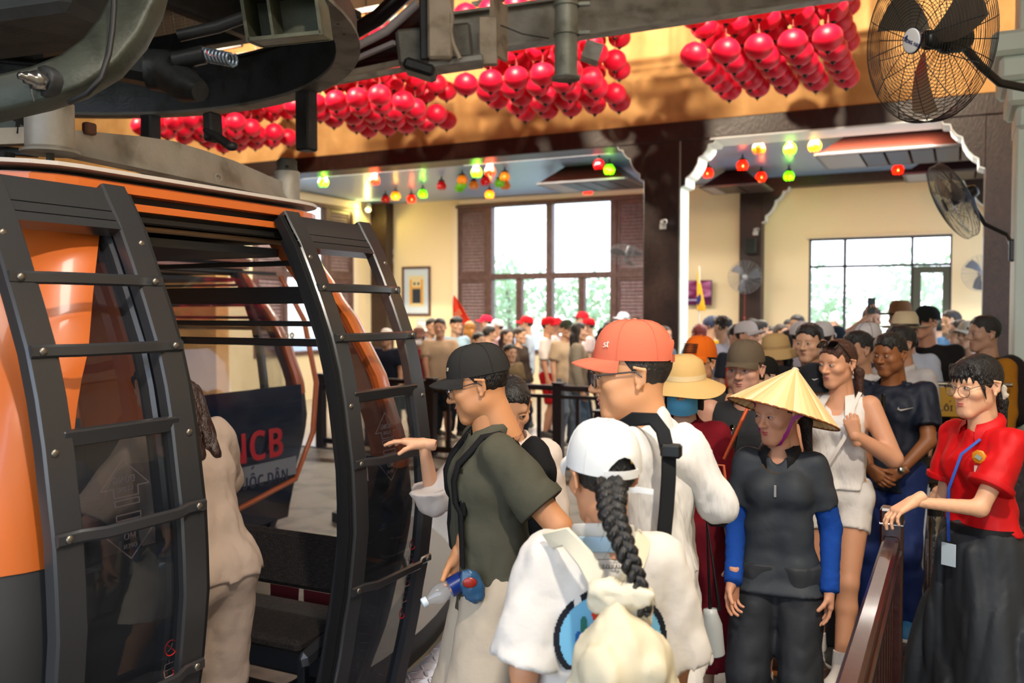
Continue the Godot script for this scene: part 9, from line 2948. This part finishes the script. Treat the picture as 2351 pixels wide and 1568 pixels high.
func crowd() -> void:
	var far: Array = [
		["woman with long red hair and a light blue jacket right of the middle column", Vector3(-2.549, 0, -9.785), 1.626, 1, 170, "c99f84", ["long", "6a1a10"], ["7c98b8", 1.9], ["30343c", 1.95], {}],
		["person in a yellow and blue vest with a dark blue head scarf near the screen", Vector3(-2.521, 0, -10.137), 1.706, 0, 150, "c49c80", ["mop", "1c2c50"], ["c8a018", 0.7], ["2a3c66", 1.95], {}],
		["curly-haired man in a white T-shirt seen from behind, near the screen", Vector3(-2.099, 0, -9.006), 1.715, 0, -130, "c49c80", ["mop", "1a1412"], ["bdbabf", 0.8], ["2e3036", 1.95], {}],
		["man in a red-orange T-shirt and white cap turned to the right", Vector3(-1.607, 0, -7.686), 1.672, 0, 75, "ba8d72", ["nape", "1a1412"], ["c0391a", 0.8], ["2e3036", 0.95], {"cap": {"hex": "bdb8b8", "low": 0.034}}],
		["dark-haired boy behind the white cap of the red-orange T-shirt man", Vector3(-1.899, 0, -8.655), 1.634, 0, 60, "bc9278", ["crop", "1a1110"], ["2a2c34", 0.7], ["2e3036", 1.95], {}],
		["person in a navy T-shirt under the grey pillar fan", Vector3(-1.984, 0, -10.178), 1.659, 0, 120, "c49c80", ["crop", "141110"], ["1e2a44", 0.7], ["2e3036", 1.95], {}],
		["man with black hair in front of the brown back pillar", Vector3(-2.301, 0, -11.363), 1.666, 0, 40, "c49c80", ["crop", "141110"], ["8a8f9a", 0.7], ["2e3036", 1.95], {}],
		["person with pulled-back hair and a grey shirt right of the back pillar", Vector3(-2.020, 0, -11.051), 1.581, 1, 30, "c99f84", ["low", "1a1412"], ["7a8090", 0.7], ["2e3036", 1.95], {}],
		["woman in a pale top before the wall, left of the glazed front", Vector3(-1.855, 0, -10.800), 1.612, 1, 50, "c99f84", ["bob", "2a1a14"], ["c4b8b0", 0.7], ["2e3036", 1.95], {}],
		["dark-haired man farther back, left of the glazed front's edge", Vector3(-1.932, 0, -11.879), 1.652, 0, 10, "c49c80", ["crop", "141110"], ["3c4048", 0.7], ["2e3036", 1.95], {}],
		["man with black hair, tallest before the glazed front's left edge", Vector3(-1.753, 0, -11.411), 1.716, 0, -20, "c49c80", ["crop", "141110"], ["a0a4ac", 0.7], ["2e3036", 1.95], {}],
		["woman with long black hair left of the young man in black", Vector3(-1.410, 0, -8.674), 1.593, 1, 130, "c49c80", ["long", "120f0e"], ["c0bcbc", 0.7], ["2e3036", 1.95], {}],
		["person in a white cap right behind the young man in black", Vector3(-1.191, 0, -7.893), 1.672, 0, 150, "c49c80", ["nape", "141110"], ["8a8f9a", 0.7], ["2e3036", 1.95], {"cap": {"hex": "b8b4b4", "low": 0.03}}],
		["person in a white cap with a small blue badge beside the young man in black", Vector3(-0.893, 0, -6.924), 1.685, 0, 165, "c49c80", ["nape", "141110"], ["9a94a0", 0.7], ["2e3036", 1.95], {"cap": {"hex": "b8b4b4", "low": 0.03}}],
		["person in a dark navy cap before the glazed front", Vector3(-0.877, 0, -7.601), 1.639, 0, 170, "c49c80", ["nape", "141110"], ["20304a", 0.7], ["2e3036", 1.95], {"cap": {"hex": "1a2634", "low": 0.03}}],
		["pale-haired person in pink far behind, before the glazed front", Vector3(-1.484, 0, -12.659), 1.629, 1, 10, "c89a80", ["bob", "8a6a58"], ["c89aa0", 0.7], ["6a6a70", 1.95], {}],
		["woman with brown hair in a blue top beside the middle column", Vector3(-3.023, 0, -9.995), 1.590, 1, 60, "c99f84", ["bob", "2e1c16"], ["52687c", 0.7], ["2e3036", 1.95], {}],
		["person in a dark cap seen past the man in the brown felt hat", Vector3(-0.211, 0, -11.060), 1.690, 0, -150, "c49c80", ["nape", "141110"], ["4a6a70", 0.7], ["2e3036", 1.95], {"cap": {"hex": "2a3a34", "low": 0.03}}],
		["man in a beige T-shirt with backpack straps leaning at the far railing", Vector3(-5.889, 0, -9.804), 1.669, 0, 22, "ba8c72", ["crop", "141110"], ["b39a80", 0.75], ["20242c", 0.95], {"bulk": 1.1, "armL": {"at": Vector3(0.22, 0.9, 0.3), "pole": Vector3(1, 0, -0.5)}, "armR": {"at": Vector3(-0.1, 0.88, 0.32), "pole": Vector3(-1, 0, -0.5)}}],
		["man half hidden behind the beige T-shirt man's head", Vector3(-6.618, 0, -10.781), 1.658, 0, 60, "bc9278", ["crop", "141110"], ["7d8a98", 0.7], ["20242c", 1.95], {}],
		["tousled young man in a light blue shirt under the orange pennant", Vector3(-6.211, 0, -10.760), 1.684, 0, 65, "c99f84", ["mop", "0e0c0c"], ["8fa8b8", 0.8], ["20242c", 1.95], {}],
		["person in a white cap and navy T-shirt seen past the cable car door", Vector3(-6.719, 0, -9.833), 1.522, 0, 10, "b68b71", ["nape", "141110"], ["161a28", 0.7], ["20242c", 0.95], {"cap": {"hex": "c4c0bc", "low": 0.034}}],
		["woman in a brown sun hat and white mask beside the door's edge", Vector3(-6.500, 0, -10.276), 1.516, 1, 15, "bc9278", ["bob", "2a1a14"], ["5a1a1e", 1.2], ["20242c", 1.95], {"hat": [BUCKET, "5a3c34", 0.0], "mask": "c8c4c4"}],
		["person in a white sun hat below the small notice", Vector3(-7.046, 0, -11.235), 1.569, 1, 40, "c49c80", ["bob", "2a1a14"], ["c0bcbc", 0.7], ["20242c", 1.95], {"hat": [BUCKET, "c2c0bc", 0.0]}],
		["dark-shirted man leaning in behind the open door's bars", Vector3(-6.832, 0, -10.440), 1.383, 0, 30, "c49c80", ["crop", "141110"], ["1a1e2c", 0.75], ["20242c", 0.95], {}],
		["woman with long blonde hair, her back to the viewer", Vector3(-6.184, 0, -11.107), 1.620, 1, 200, "c89a80", ["long", "a06a28"], ["b8a890", 0.7], ["20242c", 1.95], {}],
		["woman with dark parted hair just above the black cap", Vector3(-5.402, 0, -9.926), 1.495, 1, 70, "c99f84", ["low", "141110"], ["b8b0b0", 0.7], ["20242c", 1.95], {}],
		["woman with a black ponytail and a white hair band", Vector3(-5.800, 0, -10.960), 1.558, 1, 140, "c99f84", ["pony", "141110"], ["a8b0bc", 0.7], ["20242c", 1.95], {}],
		["person in a pink-red cap before the left shutter", Vector3(-6.863, 0, -12.894), 1.683, 0, -60, "c99f84", ["nape", "141110"], ["b8bcc4", 0.7], ["20242c", 1.95], {"cap": {"hex": "c41c38", "low": 0.034}}],
		["man in a white cap with a pink scarf next to the left shutter", Vector3(-6.239, 0, -12.086), 1.623, 0, -60, "c49c80", ["nape", "141110"], ["c49aa0", 0.7], ["20242c", 1.95], {"cap": {"hex": "c4c4c8", "low": 0.034}}],
		["smiling woman with wavy dark hair, right of the black cap", Vector3(-5.178, 0, -10.262), 1.535, 1, 65, "c99f84", ["long", "1c120e"], ["4a3c34", 0.9], ["20242c", 1.95], {}],
		["boy in an olive T-shirt in front of the smiling woman", Vector3(-4.912, 0, -9.829), 1.343, 0, 55, "bc8f71", ["crop", "100e0d"], ["6b5a40", 0.8], ["20242c", 0.95], {"head_size": 0.95}],
		["woman with a white hair clip and a brown cardigan with a blue mark", Vector3(-5.248, 0, -10.787), 1.547, 1, 80, "c99f84", ["pony", "2a1c16"], ["3a302a", 1.9], ["20242c", 1.95], {}],
		["man in a red cap and pale grey shirt, first red cap from the left panes", Vector3(-5.757, 0, -12.103), 1.677, 0, -70, "c99f84", ["nape", "141110"], ["a8b4c0", 0.8], ["20242c", 1.95], {"cap": {"hex": "c01420", "low": 0.034}}],
		["man in a red cap with a white towel and red bag behind the railing", Vector3(-5.069, 0, -11.327), 1.666, 0, 100, "b6866b", ["nape", "141110"], ["c8c0bc", 0.9], ["a01018", 0.95], {"cap": {"hex": "b80f1c", "low": 0.034}}],
		["person in a red cap just right of the red-bagged man", Vector3(-5.607, 0, -12.846), 1.646, 1, 90, "c49c80", ["pony", "141110"], ["c0acac", 0.7], ["20242c", 1.95], {"cap": {"hex": "c01420", "low": 0.034}}],
		["man in a tan T-shirt and dark green cap at the far railing", Vector3(-4.569, 0, -10.793), 1.638, 0, 60, "b0866b", ["nape", "141110"], ["a08c74", 0.75], ["5a6470", 1.95], {"cap": {"hex": "23281e", "low": 0.034}}],
		["woman with long dark hair and a loose beige shirt at the far railing", Vector3(-4.128, 0, -10.118), 1.627, 1, 110, "c99f84", ["long", "17100e"], ["8e8474", 1.9], ["5a6e84", 1.95], {"top": {"drop": 0.04, "e": 0.03}}],
		["person in a red and white cap before the third lower pane", Vector3(-5.462, 0, -13.591), 1.740, 0, -80, "c49c80", ["nape", "141110"], ["c4c0c0", 0.7], ["20242c", 1.95], {"cap": {"hex": "c01a28", "low": 0.034, "brim_hex": "5a2020"}}],
		["person in a red cap close behind the long dark hair", Vector3(-5.003, 0, -12.699), 1.643, 0, -70, "c49c80", ["nape", "141110"], ["b8a8a8", 0.7], ["20242c", 1.95], {"cap": {"hex": "c01420", "low": 0.034}}],
		["woman in a black cap and dusty pink sweatshirt at the far railing", Vector3(-3.803, 0, -10.165), 1.559, 1, 75, "c99f84", ["pony", "141110"], ["8e5c54", 1.9], ["39434c", 1.95], {"cap": {"hex": "17181a", "low": 0.03}, "top": {"e": 0.026}}],
		["woman with a short black bob right of the black cap", Vector3(-4.383, 0, -11.889), 1.627, 1, 50, "c99f84", ["bob", "100e0e"], ["a89898", 0.7], ["20242c", 1.95], {}],
		["man in a white cap with a small orange badge by the right shutter", Vector3(-4.632, 0, -13.221), 1.734, 0, -40, "c99f84", ["nape", "141110"], ["c8c4c4", 0.7], ["20242c", 1.95], {"cap": {"hex": "c8ccd4", "low": 0.034}}],
		["pale-haired person left of the white cap by the right shutter", Vector3(-5.086, 0, -14.108), 1.592, 1, 30, "c89a80", ["bob", "b0a490"], ["c4b8a8", 0.7], ["20242c", 1.95], {}],
		["brown-haired person in white against the middle column's left edge", Vector3(-4.286, 0, -12.720), 1.690, 1, -40, "c49c80", ["bob", "3a2418"], ["c0bcbc", 0.7], ["20242c", 1.95], {}]]
	for q in far:
		somebody(q[0], q[1], q[2], q[3] == 1, q[4], q[5], q[6], q[7], q[8], q[9])
